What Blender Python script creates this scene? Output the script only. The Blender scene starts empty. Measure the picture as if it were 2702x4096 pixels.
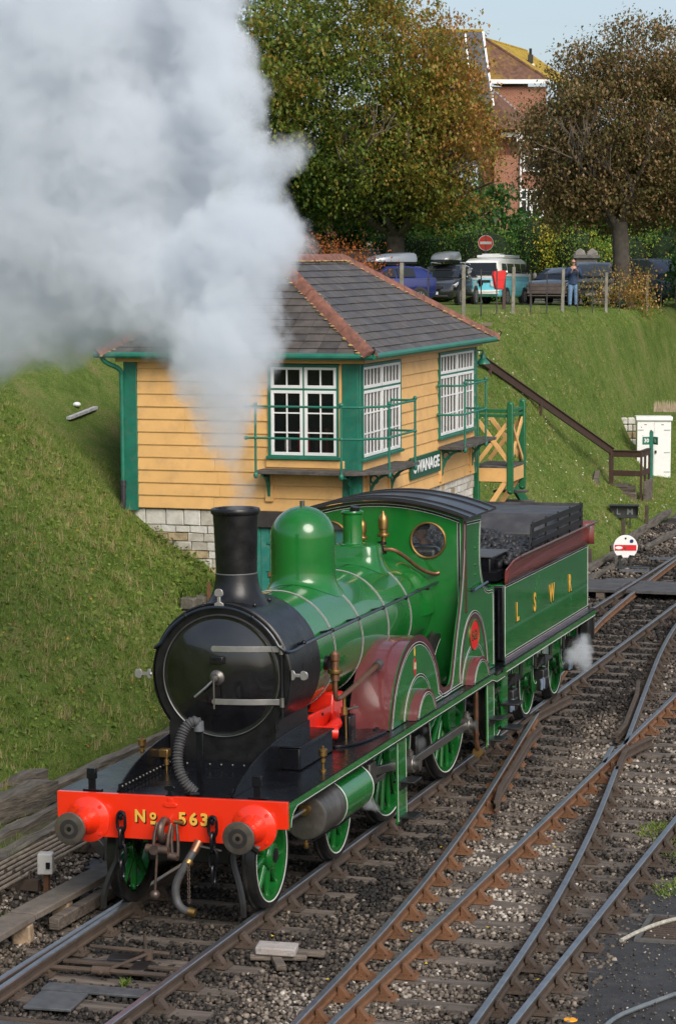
import bpy, bmesh, math, random
import numpy as np
from mathutils import Vector, Matrix, Euler

random.seed(7)
RNG = np.random.default_rng(7)
PI = math.pi
S = bpy.context.scene
COL = S.collection

# ------------------------------------------------------------------ camera
cam_d = bpy.data.cameras.new('camera')
cam = bpy.data.objects.new('camera', cam_d)
COL.objects.link(cam)
cam.location = (8.799, -22.18, 6.355)
cam.rotation_euler = (math.radians(90 - 5.246), 0.0, math.radians(17.543))
cam_d.sensor_fit = 'AUTO'
cam_d.sensor_width = 36.0
cam_d.lens = 36.0 * 9542.0 / 4096.0
cam_d.clip_start = 0.5
cam_d.clip_end = 3000.0
S.camera = cam

# ------------------------------------------------------------------ sky, sun, exposure
SUN_AZ, SUN_EL = math.radians(138.0), math.radians(38.0)
world = bpy.data.worlds.new('World')
S.world = world
world.use_nodes = True
wn, wl = world.node_tree.nodes, world.node_tree.links
wn.clear()
w_out = wn.new('ShaderNodeOutputWorld')
w_bg = wn.new('ShaderNodeBackground')
w_sky = wn.new('ShaderNodeTexSky')
w_sky.sky_type = 'NISHITA'
w_sky.sun_disc = False
w_sky.sun_elevation = SUN_EL
w_sky.sun_rotation = SUN_AZ
w_sky.air_density = 1.0
w_sky.dust_density = 3.0
w_sky.ozone_density = 1.0
w_hsv = wn.new('ShaderNodeHueSaturation')
w_hsv.inputs['Saturation'].default_value = 0.85
w_bg.inputs['Strength'].default_value = 0.079
# thin high cloud: soft pale streaks over the whole dome
w_tc = wn.new('ShaderNodeTexCoord')
w_map = wn.new('ShaderNodeMapping')
w_map.inputs['Scale'].default_value = (1.2, 1.2, 5.0)
w_noi = wn.new('ShaderNodeTexNoise')
w_noi.inputs['Scale'].default_value = 2.2
w_noi.inputs['Detail'].default_value = 6.0
w_rmp = wn.new('ShaderNodeMapRange')
w_rmp.inputs['From Min'].default_value = 0.35
w_rmp.inputs['From Max'].default_value = 0.75
w_rmp.inputs['To Max'].default_value = 0.45
w_mix = wn.new('ShaderNodeMix')
w_mix.data_type = 'RGBA'
w_mix.inputs['B'].default_value = (4.6, 5.3, 6.1, 1)
wl.new(w_sky.outputs['Color'], w_hsv.inputs['Color'])
wl.new(w_tc.outputs['Generated'], w_map.inputs['Vector'])
wl.new(w_map.outputs['Vector'], w_noi.inputs['Vector'])
wl.new(w_noi.outputs['Fac'], w_rmp.inputs['Value'])
wl.new(w_rmp.outputs['Result'], w_mix.inputs['Factor'])
wl.new(w_hsv.outputs['Color'], w_mix.inputs['A'])
wl.new(w_mix.outputs['Result'], w_bg.inputs['Color'])
wl.new(w_bg.outputs['Background'], w_out.inputs['Surface'])

sun_d = bpy.data.lights.new('sun', 'SUN')
sun_d.energy = 1.35
sun_d.angle = math.radians(34.0)
sun_d.color = (1.0, 0.95, 0.88)
sun = bpy.data.objects.new('sun', sun_d)
COL.objects.link(sun)
sdir = Vector((math.sin(SUN_AZ) * math.cos(SUN_EL), math.cos(SUN_AZ) * math.cos(SUN_EL), math.sin(SUN_EL)))
sun.rotation_euler = (-sdir).to_track_quat('-Z', 'Y').to_euler()
sun.location = (20, -40, 40)

S.view_settings.view_transform = 'Standard'
S.view_settings.look = 'None'
S.view_settings.gamma = 1.0
S.view_settings.use_curve_mapping = False
S.view_settings.exposure = 1.05
S.render.engine = 'CYCLES'
S.cycles.max_bounces = 8
S.cycles.diffuse_bounces = 3
S.cycles.glossy_bounces = 3
S.cycles.transmission_bounces = 4
S.cycles.transparent_max_bounces = 10
S.cycles.volume_bounces = 8
S.cycles.volume_step_rate = 1.0
S.cycles.volume_max_steps = 256

# ------------------------------------------------------------------ mesh builder
def rotm(rx=0, ry=0, rz=0):
    return Euler((rx, ry, rz)).to_matrix()

class MB:
    """collects shapes, then links them as ONE mesh object"""
    def __init__(s):
        s.v, s.f, s.m = [], [], []

    def add(s, vs, fs, mi=0):
        o = len(s.v)
        s.v += [tuple(p) for p in vs]
        s.f += [tuple(i + o for i in f) for f in fs]
        s.m += [mi] * len(fs)
        return s

    def box(s, c, d, r=None, mi=0, taper=1.0):
        x, y, z = d[0] / 2, d[1] / 2, d[2] / 2
        t = taper
        vs = [(-x, -y, -z), (x, -y, -z), (x, y, -z), (-x, y, -z), (-x * t, -y * t, z), (x * t, -y * t, z), (x * t, y * t, z), (-x * t, y * t, z)]
        if r is not None:
            M = rotm(*r)
            vs = [M @ Vector(p) for p in vs]
        vs = [(p[0] + c[0], p[1] + c[1], p[2] + c[2]) for p in vs]
        return s.add(vs, [(0, 3, 2, 1), (4, 5, 6, 7), (0, 1, 5, 4), (1, 2, 6, 5), (2, 3, 7, 6), (3, 0, 4, 7)], mi)

    def bar(s, a, b, w, h, up=(0, 0, 1), mi=0):
        a, b = Vector(a), Vector(b)
        d = (b - a).normalized()
        u = Vector(up)
        if abs(d.dot(u)) > 0.98:
            u = Vector((0, 1, 0)) if abs(d.y) < 0.9 else Vector((1, 0, 0))
        sx = d.cross(u).normalized()
        sz = sx.cross(d).normalized()
        vs = []
        for p in (a, b):
            for i, j in ((-1, -1), (1, -1), (1, 1), (-1, 1)):
                vs.append(p + sx * (i * w / 2) + sz * (j * h / 2))
        return s.add(vs, [(0, 1, 2, 3), (7, 6, 5, 4), (0, 4, 5, 1), (1, 5, 6, 2), (2, 6, 7, 3), (3, 7, 4, 0)], mi)

    def tube(s, path, r, n=8, closed=False, mi=0, caps=True):
        P = [Vector(p) for p in path]
        rs = r if isinstance(r, (list, tuple)) else [r] * len(P)
        vs, fs = [], []
        prev = None
        L = len(P)
        for i, p in enumerate(P):
            if closed:
                d = (P[(i + 1) % L] - P[i - 1]).normalized()
            else:
                d = (P[min(i + 1, L - 1)] - P[max(i - 1, 0)]).normalized()
            if prev is None:
                u = Vector((0, 0, 1)) if abs(d.z) < 0.9 else Vector((1, 0, 0))
                u = (u - d * u.dot(d)).normalized()
            else:
                u = prev - d * prev.dot(d)
                u = u.normalized() if u.length > 1e-6 else Vector((1, 0, 0))
            prev = u
            w = d.cross(u)
            for k in range(n):
                a = 2 * PI * k / n
                vs.append(p + (u * math.cos(a) + w * math.sin(a)) * rs[i])
        for i in range(L if closed else L - 1):
            j = (i + 1) % L
            for k in range(n):
                k2 = (k + 1) % n
                fs.append((i * n + k, i * n + k2, j * n + k2, j * n + k))
        if not closed and caps:
            fs.append(tuple(range(n))[::-1])
            fs.append(tuple((L - 1) * n + k for k in range(n)))
        return s.add(vs, fs, mi)

    def cyl(s, a, b, r0, r1=None, n=20, mi=0, caps=True):
        return s.tube([a, b], [r0, r0 if r1 is None else r1], n, mi=mi, caps=caps)

    def lathe(s, prof, o=(0, 0, 0), axis='z', n=32, mi=0, cap0=True, cap1=True, a0=0.0, a1=2 * PI):
        full = abs(a1 - a0 - 2 * PI) < 1e-6
        vs, fs = [], []
        m = n if full else n + 1
        for (r, h) in prof:
            for k in range(m):
                a = a0 + (a1 - a0) * k / n
                c, t = r * math.cos(a), r * math.sin(a)
                q = {'z': (c, t, h), 'y': (c, h, t), 'x': (h, c, t)}[axis]
                vs.append((q[0] + o[0], q[1] + o[1], q[2] + o[2]))
        for i in range(len(prof) - 1):
            for k in range(n):
                k2 = (k + 1) % m if full else k + 1
                fs.append((i * m + k, i * m + k2, (i + 1) * m + k2, (i + 1) * m + k))
        if full and cap0 and prof[0][0] > 1e-5:
            fs.append(tuple(range(m))[::-1])
        if full and cap1 and prof[-1][0] > 1e-5:
            fs.append(tuple((len(prof) - 1) * m + k for k in range(m)))
        if axis == 'y':
            fs = [f[::-1] for f in fs]
        return s.add(vs, fs, mi)

    def prism(s, poly, plane, c0, c1, mi=0):
        def q(p, c):
            return {'yz': (c, p[0], p[1]), 'xz': (p[0], c, p[1]), 'xy': (p[0], p[1], c)}[plane]
        n = len(poly)
        vs = [q(p, c0) for p in poly] + [q(p, c1) for p in poly]
        fs = [tuple(range(n))[::-1], tuple(range(n, 2 * n))]
        fs += [(i, (i + 1) % n, n + (i + 1) % n, n + i) for i in range(n)]
        return s.add(vs, fs, mi)

    def ball(s, c, r, sc=(1, 1, 1), n=12, m=8, mi=0, R=None):
        vs, fs = [], []
        for j in range(1, m):
            t = PI * j / m
            for k in range(n):
                a = 2 * PI * k / n
                p = Vector((math.sin(t) * math.cos(a) * r * sc[0], math.sin(t) * math.sin(a) * r * sc[1], math.cos(t) * r * sc[2]))
                if R is not None:
                    p = R @ p
                vs.append((c[0] + p[0], c[1] + p[1], c[2] + p[2]))
        top, bot = Vector((0, 0, r * sc[2])), Vector((0, 0, -r * sc[2]))
        if R is not None:
            top, bot = R @ top, R @ bot
        vs += [(c[0] + top[0], c[1] + top[1], c[2] + top[2]), (c[0] + bot[0], c[1] + bot[1], c[2] + bot[2])]
        N = (m - 1) * n
        for j in range(m - 2):
            for k in range(n):
                k2 = (k + 1) % n
                fs.append((j * n + k, (j + 1) * n + k, (j + 1) * n + k2, j * n + k2))
        for k in range(n):
            fs.append((N, k, (k + 1) % n))
            fs.append((N + 1, (m - 2) * n + (k + 1) % n, (m - 2) * n + k))
        return s.add(vs, fs, mi)

    def quad(s, a, b, c, d, mi=0):
        return s.add([a, b, c, d], [(0, 1, 2, 3)], mi)

    def loft(s, rings, mi=0, cap=True, closed=True):
        n = len(rings[0])
        vs = [p for r in rings for p in r]
        fs = []
        for i in range(len(rings) - 1):
            for k in range(n if closed else n - 1):
                k2 = (k + 1) % n
                fs.append((i * n + k, i * n + k2, (i + 1) * n + k2, (i + 1) * n + k))
        if cap:
            fs.append(tuple(range(n))[::-1])
            fs.append(tuple((len(rings) - 1) * n + k for k in range(n)))
        return s.add(vs, fs, mi)

    def mesh(s, name, mats, angle=35, flat=False):
        me = bpy.data.meshes.new(name)
        me.from_pydata(s.v, [], s.f)
        for m in (mats if isinstance(mats, (list, tuple)) else [mats]):
            me.materials.append(m)
        if any(s.m):
            me.polygons.foreach_set('material_index', s.m)
        bm = bmesh.new()
        bm.from_mesh(me)
        bmesh.ops.recalc_face_normals(bm, faces=bm.faces)
        bm.to_mesh(me)
        bm.free()
        if not flat:
            me.shade_smooth()
            me.set_sharp_from_angle(angle=math.radians(angle))
        me.update()
        return me

    def obj(s, name, mats, parent=None, bevel=0, seg=2, angle=35, flat=False, label=None, kind=None):
        o = bpy.data.objects.new(name, s.mesh(name, mats, angle, flat))
        COL.objects.link(o)
        if parent is not None:
            o.parent = parent
        if bevel:
            b = o.modifiers.new('bevel', 'BEVEL')
            b.width = bevel
            b.segments = seg
            b.limit_method = 'ANGLE'
            b.angle_limit = math.radians(40)
            b.harden_normals = False
        if label:
            o['label'] = label
        if kind:
            o['kind'] = kind
        return o

def tag(o, label, cat, group=None, kind=None):
    o['label'] = label
    o['category'] = cat
    if group:
        o['group'] = group
    if kind:
        o['kind'] = kind
    return o

def thing(name, label, cat, loc=(0, 0, 0), rz=0.0, group=None, rot=None):
    o = bpy.data.objects.new(name, None)
    o.empty_display_size = 0.2
    COL.objects.link(o)
    o.location = loc
    o.rotation_euler = rot if rot else (0, 0, rz)
    return tag(o, label, cat, group)

def inst(src, name=None, parent=None, loc=None, rot=None, scale=None):
    """a copy of one object sharing its mesh"""
    o = src.copy()
    COL.objects.link(o)
    if name:
        o.name = name
    if parent is not None:
        o.parent = parent
    if loc is not None:
        o.location = loc
    if rot is not None:
        o.rotation_euler = rot
    if scale is not None:
        o.scale = scale
    return o

def kids(o):
    return KID.get(o.name, [])

def copy_tree(o, parent=None):
    c = o.copy()
    COL.objects.link(c)
    if parent is not None:
        c.parent = parent
    for ch in list(o.children):
        copy_tree(ch, c)
    return c

def plate(name, outline, holes, thick, mat, parent, M, bevel=0):
    """a flat plate with holes: 2-D outline filled and given thickness, then placed by matrix M"""
    cu = bpy.data.curves.new('plate_outline', 'CURVE')
    cu.dimensions = '2D'
    cu.fill_mode = 'BOTH'
    cu.extrude = thick / 2
    for poly in [outline] + list(holes):
        sp = cu.splines.new('POLY')
        sp.points.add(len(poly) - 1)
        for i, p in enumerate(poly):
            sp.points[i].co = (p[0], p[1], 0, 1)
        sp.use_cyclic_u = True
    tmp = bpy.data.objects.new('plate_tmp', cu)
    me = bpy.data.meshes.new_from_object(tmp)
    bpy.data.objects.remove(tmp)
    bpy.data.curves.remove(cu)
    me.transform(M)
    me.name = name
    me.materials.clear()
    me.materials.append(mat)
    o = bpy.data.objects.new(name, me)
    COL.objects.link(o)
    o.parent = parent
    return o

M_XZ = Matrix(((1, 0, 0, 0), (0, 0, -1, 0), (0, 1, 0, 0), (0, 0, 0, 1)))      # (u,v) -> x, z ; thickness along y
M_YZ = Matrix(((0, 0, 1, 0), (1, 0, 0, 0), (0, 1, 0, 0), (0, 0, 0, 1)))       # (u,v) -> y, z ; thickness along x

def text(name, body, size, mat, parent, loc, rot, extrude=0.002, offset=0.0, sx=1.0, align='CENTER', shear=0.0, space=1.0):
    cu = bpy.data.curves.new(name, 'FONT')
    cu.body = body
    cu.size = size
    cu.extrude = extrude
    cu.offset = offset
    cu.align_x = align
    cu.align_y = 'CENTER'
    cu.shear = shear
    cu.space_character = space
    cu.resolution_u = 3
    tmp = bpy.data.objects.new('text_tmp', cu)
    me = bpy.data.meshes.new_from_object(tmp)
    bpy.data.objects.remove(tmp)
    bpy.data.curves.remove(cu)
    me.materials.clear()
    me.materials.append(mat)
    o = bpy.data.objects.new(name, me)
    COL.objects.link(o)
    o.parent = parent
    o.location = loc
    o.rotation_euler = rot
    o.scale = (sx, 1, 1)
    return o

ROT_FRONT = (PI / 2, 0, 0)            # reads from -Y
ROT_SIDE = (PI / 2, 0, PI / 2)        # reads from +X

def circ(cx, cy, r, n=32, a0=0.0, a1=2 * PI, end=False):
    m = n + 1 if end else n
    return [(cx + r * math.cos(a0 + (a1 - a0) * i / n), cy + r * math.sin(a0 + (a1 - a0) * i / n)) for i in range(m)]

def smooth_poly(pts, it=2, closed=False):
    """Chaikin corner cutting"""
    for _ in range(it):
        out = []
        n = len(pts)
        if not closed:
            out.append(pts[0])
        for i in range(n if closed else n - 1):
            a, b = pts[i], pts[(i + 1) % n]
            out.append(tuple(a[k] * .75 + b[k] * .25 for k in range(len(a))))
            out.append(tuple(a[k] * .25 + b[k] * .75 for k in range(len(a))))
        if not closed:
            out.append(pts[-1])
        pts = out
    return pts

def offset_line(pts, d):
    out = []
    n = len(pts)
    for i in range(n):
        a, b = pts[max(i - 1, 0)], pts[min(i + 1, n - 1)]
        tx, ty = b[0] - a[0], b[1] - a[1]
        l = math.hypot(tx, ty) or 1
        out.append((pts[i][0] - ty / l * d, pts[i][1] + tx / l * d))
    return out

def ribbon(mb, pts, w, plane, c, t=0.003, mi=0, off=0.0):
    """a thin raised strip of width w along a 2-D polyline"""
    A, B = offset_line(pts, off - w / 2), offset_line(pts, off + w / 2)
    def q(p, cc):
        return {'yz': (cc, p[0], p[1]), 'xz': (p[0], cc, p[1]), 'xy': (p[0], p[1], cc)}[plane]
    n = len(pts)
    vs = [q(p, c + t) for p in A] + [q(p, c + t) for p in B] + [q(p, c) for p in A] + [q(p, c) for p in B]
    fs = []
    for i in range(n - 1):
        fs += [(i, i + 1, n + i + 1, n + i), (i, 2 * n + i, 2 * n + i + 1, i + 1), (n + i, n + i + 1, 3 * n + i + 1, 3 * n + i)]
    mb.add(vs, fs, mi)

def lining(mb, pts, plane, c, s=1.0, t=0.003):
    """white - black - white lining: material 0 white, 1 black"""
    ribbon(mb, pts, 0.034 * s, plane, c, t, 1)
    ribbon(mb, pts, 0.0055 * s, plane, c, t + .001, 0, off=0.017 * s)
    ribbon(mb, pts, 0.0055 * s, plane, c, t + .001, 0, off=-0.017 * s)

# ------------------------------------------------------------------ materials
MATS = {}
def mat(name, col, rough=0.6, metal=0.0, var=0.0, vscale=6.0, bump=0.0, bscale=40.0, coat=0.0, spec=0.5, dirt=None, dscale=2.0, damt=0.5, detail=6.0, rvar=0.0, stretch=None):
    """procedural surface: base colour broken by noise, optional dirt patches, fine relief"""
    if name in MATS:
        return MATS[name]
    m = bpy.data.materials.new(name)
    MATS[name] = m
    m.use_nodes = True
    nt = m.node_tree
    N, L = nt.nodes, nt.links
    b = N['Principled BSDF']
    b.inputs['Roughness'].default_value = rough
    b.inputs['Metallic'].default_value = metal
    b.inputs['Coat Weight'].default_value = coat
    b.inputs['Coat Roughness'].default_value = 0.04
    b.inputs['Specular IOR Level'].default_value = spec
    tc = N.new('ShaderNodeTexCoord')
    geo = N.new('ShaderNodeNewGeometry')
    no = N.new('ShaderNodeTexNoise')
    no.inputs['Scale'].default_value = vscale
    no.inputs['Detail'].default_value = detail
    no.inputs['Roughness'].default_value = 0.6
    oi = N.new('ShaderNodeObjectInfo')
    vadd = N.new('ShaderNodeVectorMath')
    vadd.operation = 'ADD'
    src = tc.outputs['Object']
    if stretch:      # grain drawn out along the timber
        mp = N.new('ShaderNodeMapping')
        mp.inputs['Scale'].default_value = stretch
        L.new(src, mp.inputs['Vector'])
        src = mp.outputs['Vector']
    L.new(src, vadd.inputs[0])
    vm = N.new('ShaderNodeVectorMath')
    vm.operation = 'SCALE'
    vm.inputs[0].default_value = (13, 7, 5)
    L.new(oi.outputs['Random'], vm.inputs['Scale'])
    L.new(vm.outputs[0], vadd.inputs[1])
    L.new(vadd.outputs[0], no.inputs['Vector'])
    mr = N.new('ShaderNodeMapRange')
    mr.inputs['From Min'].default_value = 0.3
    mr.inputs['From Max'].default_value = 0.7
    mr.inputs['To Min'].default_value = 1 - var
    mr.inputs['To Max'].default_value = 1 + var
    L.new(no.outputs['Fac'], mr.inputs['Value'])
    mul = N.new('ShaderNodeVectorMath')
    mul.operation = 'SCALE'
    mul.inputs[0].default_value = col[:3]
    L.new(mr.outputs['Result'], mul.inputs['Scale'])
    out = mul.outputs[0]
    if dirt is not None:
        n2 = N.new('ShaderNodeTexNoise')
        n2.inputs['Scale'].default_value = dscale
        n2.inputs['Detail'].default_value = 8
        n2.inputs['Roughness'].default_value = 0.7
        L.new(vadd.outputs[0], n2.inputs['Vector'])
        r2 = N.new('ShaderNodeMapRange')
        r2.inputs['From Min'].default_value = 0.48
        r2.inputs['From Max'].default_value = 0.68
        r2.inputs['To Max'].default_value = damt
        L.new(n2.outputs['Fac'], r2.inputs['Value'])
        mx = N.new('ShaderNodeMix')
        mx.data_type = 'RGBA'
        mx.inputs['B'].default_value = (*dirt[:3], 1)
        L.new(r2.outputs['Result'], mx.inputs['Factor'])
        L.new(out, mx.inputs['A'])
        out = mx.outputs['Result']
    L.new(out, b.inputs['Base Color'])
    if rvar:
        rr = N.new('ShaderNodeMapRange')
        rr.inputs['From Min'].default_value = 0.3
        rr.inputs['From Max'].default_value = 0.7
        rr.inputs['To Min'].default_value = max(rough - rvar, 0.02)
        rr.inputs['To Max'].default_value = rough + rvar
        L.new(no.outputs['Fac'], rr.inputs['Value'])
        L.new(rr.outputs['Result'], b.inputs['Roughness'])
    if bump:
        n3 = N.new('ShaderNodeTexNoise')
        n3.inputs['Scale'].default_value = bscale
        n3.inputs['Detail'].default_value = 5
        L.new(vadd.outputs[0], n3.inputs['Vector'])
        bp = N.new('ShaderNodeBump')
        bp.inputs['Strength'].default_value = bump
        bp.inputs['Distance'].default_value = 0.02
        L.new(n3.outputs['Fac'], bp.inputs['Height'])
        L.new(bp.outputs['Normal'], b.inputs['Normal'])
    return m

def tint_mat(name, ramp, rough=0.8, trans=0.0, bump=0.0, spec=0.3):
    """colour picked from a ramp by the per-face value 'tint' (each leaf, blade or stone has its own)"""
    m = bpy.data.materials.new(name)
    MATS[name] = m
    m.use_nodes = True
    N, L = m.node_tree.nodes, m.node_tree.links
    b = N['Principled BSDF']
    b.inputs['Roughness'].default_value = rough
    b.inputs['Specular IOR Level'].default_value = spec
    at = N.new('ShaderNodeAttribute')
    at.attribute_name = 'tint'
    cr = N.new('ShaderNodeValToRGB')
    el = cr.color_ramp.elements
    el[0].position, el[0].color = ramp[0][0], (*ramp[0][1], 1)
    el[1].position, el[1].color = ramp[-1][0], (*ramp[-1][1], 1)
    for p, c in ramp[1:-1]:
        e = el.new(p)
        e.color = (*c, 1)
    L.new(at.outputs['Fac'], cr.inputs['Fac'])
    L.new(cr.outputs['Color'], b.inputs['Base Color'])
    if trans:
        tr = N.new('ShaderNodeBsdfTranslucent')
        L.new(cr.outputs['Color'], tr.inputs['Color'])
        mx = N.new('ShaderNodeMixShader')
        mx.inputs['Fac'].default_value = trans
        L.new(b.outputs[0], mx.inputs[1])
        L.new(tr.outputs[0], mx.inputs[2])
        L.new(mx.outputs[0], N['Material Output'].inputs['Surface'])
    return m

def glass_mat(name, col=(0.02, 0.025, 0.03), alpha=0.55, rough=0.03):
    m = bpy.data.materials.new(name)
    MATS[name] = m
    m.use_nodes = True
    b = m.node_tree.nodes['Principled BSDF']
    b.inputs['Base Color'].default_value = (*col, 1)
    b.inputs['Roughness'].default_value = rough
    b.inputs['Alpha'].default_value = alpha
    b.inputs['Specular IOR Level'].default_value = 0.6
    return m

def np_mesh(name, V, F, mat_, tint=None, parent=None, kind=None):
    """big mesh from arrays: V (n,3), F (m,k) with k vertices per face, tint (m,)"""
    me = bpy.data.meshes.new(name)
    n, (mf, k) = len(V), F.shape
    me.vertices.add(n)
    me.vertices.foreach_set('co', np.ascontiguousarray(V, dtype=np.float32).ravel())
    me.loops.add(mf * k)
    me.loops.foreach_set('vertex_index', np.ascontiguousarray(F, dtype=np.int32).ravel())
    me.polygons.add(mf)
    me.polygons.foreach_set('loop_start', np.arange(0, mf * k, k, dtype=np.int32))
    me.update(calc_edges=True)
    me.materials.append(mat_)
    if tint is not None:
        a = me.attributes.new('tint', 'FLOAT', 'FACE')
        a.data.foreach_set('value', np.ascontiguousarray(tint, dtype=np.float32))
    o = bpy.data.objects.new(name, me)
    COL.objects.link(o)
    if parent is not None:
        o.parent = parent
    if kind:
        o['kind'] = kind
    return o

GREEN = mat('loco_green', (0.008, 0.128, 0.020), 0.21, coat=0.6, spec=0.4, var=0.14, vscale=2.2, bump=0.035, bscale=5.0, rvar=0.08, dirt=(0.022, 0.110, 0.032), dscale=3.0, damt=0.5)
MAROON = mat('loco_maroon', (0.130, 0.034, 0.036), 0.20, coat=0.9, var=0.12, vscale=3.0, bump=0.04, bscale=6.0, rvar=0.05)
BLACK = mat('loco_black', (0.0055, 0.006, 0.008), 0.24, var=0.3, vscale=4.0, spec=0.32, bump=0.03, bscale=9.0, rvar=0.08)
SOOT = mat('loco_soot', (0.0065, 0.0065, 0.0072), 0.34, var=0.4, vscale=6.0, spec=0.42, bump=0.05, bscale=30.0, dirt=(0.020, 0.019, 0.019), damt=0.45, rvar=0.10)
FRAMEBLK = mat('frame_black', (0.009, 0.009, 0.009), 0.42, var=0.4, vscale=8.0, dirt=(0.028, 0.025, 0.022), damt=0.5)
RED = mat('beam_red', (0.72, 0.028, 0.006), 0.22, coat=0.5, var=0.05, vscale=3.0)
REDIN = mat('inside_red', (0.62, 0.016, 0.006), 0.35, var=0.15, vscale=6.0)
STEEL = mat('bright_steel', (0.34, 0.33, 0.31), 0.34, metal=0.9, var=0.25, vscale=8.0, dirt=(0.08, 0.07, 0.06), damt=0.5)
DULLSTEEL = mat('dull_steel', (0.15, 0.14, 0.13), 0.42, metal=0.7, var=0.3, vscale=7.0, dirt=(0.06, 0.05, 0.035), damt=0.6)
BRASS = mat('brass', (0.30, 0.185, 0.065), 0.38, metal=0.9, var=0.25, vscale=10.0)
COPPER = mat('copper', (0.27, 0.135, 0.080), 0.42, metal=0.85, var=0.3, vscale=10.0)
WHITEL = mat('lining_white', (0.56, 0.56, 0.53), 0.35)
BLACKL = mat('lining_black', (0.008, 0.008, 0.010), 0.25)
GOLD = mat('letter_gold', (0.70, 0.40, 0.06), 0.35, var=0.1)
RUBBER = mat('hose_rubber', (0.05, 0.05, 0.052), 0.6, var=0.3, vscale=12)
WHITEP = mat('white_paint', (0.80, 0.80, 0.79), 0.45, var=0.06, vscale=5, dirt=(0.45, 0.42, 0.36), dscale=5, damt=0.25)
TEAL = mat('teal_paint', (0.012, 0.145, 0.095), 0.42, var=0.18, vscale=5.0, bump=0.08, bscale=30, dirt=(0.10, 0.13, 0.10), dscale=9, damt=0.35)
YELLOW = mat('cream_yellow_paint', (0.70, 0.41, 0.150), 0.5, var=0.08, vscale=2.2, bump=0.08, bscale=18, dirt=(0.40, 0.25, 0.12), dscale=3.2, damt=0.38)
SLATE = mat('slate', (0.080, 0.067, 0.058), 0.55, var=0.35, vscale=4.0, bump=0.15, bscale=25, dirt=(0.13, 0.12, 0.09), dscale=6, damt=0.35)
RIDGET = mat('ridge_terracotta', (0.215, 0.088, 0.056), 0.75, var=0.3, vscale=7.0, bump=0.2, bscale=30, dirt=(0.035, 0.03, 0.028), dscale=5, damt=0.8)
LICHEN = mat('lichen_mortar', (0.36, 0.24, 0.10), 0.9, var=0.4, vscale=12, bump=0.4, bscale=50)
STONE = mat('limestone', (0.44, 0.41, 0.35), 0.85, var=0.22, vscale=6.0, bump=0.5, bscale=18, dirt=(0.22, 0.19, 0.14), dscale=4, damt=0.6)
DKSTONE = mat('dark_stone', (0.12, 0.105, 0.085), 0.9, var=0.4, vscale=6.0, bump=0.6, bscale=16, dirt=(0.05, 0.07, 0.03), dscale=5, damt=0.6)
MORTAR = mat('mortar', (0.25, 0.225, 0.18), 0.95, var=0.3, vscale=9, bump=0.5, bscale=30)
TIMBER = mat('weathered_timber', (0.125, 0.107, 0.086), 0.88, var=0.55, vscale=16.0, bump=1.0, bscale=34, dirt=(0.030, 0.026, 0.021), dscale=9, damt=0.85, stretch=(1, .10, 1))
SLEEPER = mat('sleeper_timber', (0.125, 0.100, 0.080), 0.9, var=0.5, vscale=14.0, bump=0.9, bscale=40, dirt=(0.03, 0.026, 0.022), dscale=8, damt=0.75, stretch=(.12, 1, 1))
BROWNP = mat('brown_stain', (0.050, 0.026, 0.017), 0.55, var=0.25, vscale=8, bump=0.15, bscale=30)
CONCRETE = mat('concrete', (0.135, 0.112, 0.092), 0.92, var=0.25, vscale=7.0, bump=0.4, bscale=60, dirt=(0.10, 0.085, 0.07), dscale=5, damt=0.6)
RUST = mat('rail_rust', (0.155, 0.070, 0.030), 0.85, var=0.35, vscale=6.0, bump=0.3, bscale=50, dirt=(0.06, 0.035, 0.022), dscale=3, damt=0.7)
RUSTDK = mat('rail_dark', (0.070, 0.048, 0.034), 0.8, var=0.35, vscale=6.0, bump=0.3, bscale=50, dirt=(0.03, 0.025, 0.022), dscale=3, damt=0.7)
RAILTOP = mat('rail_polished', (0.27, 0.28, 0.30), 0.32, metal=0.8, var=0.2, vscale=5.0)
GLASS = glass_mat('window_glass', (0.012, 0.014, 0.016), 0.38, 0.03)
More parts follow.
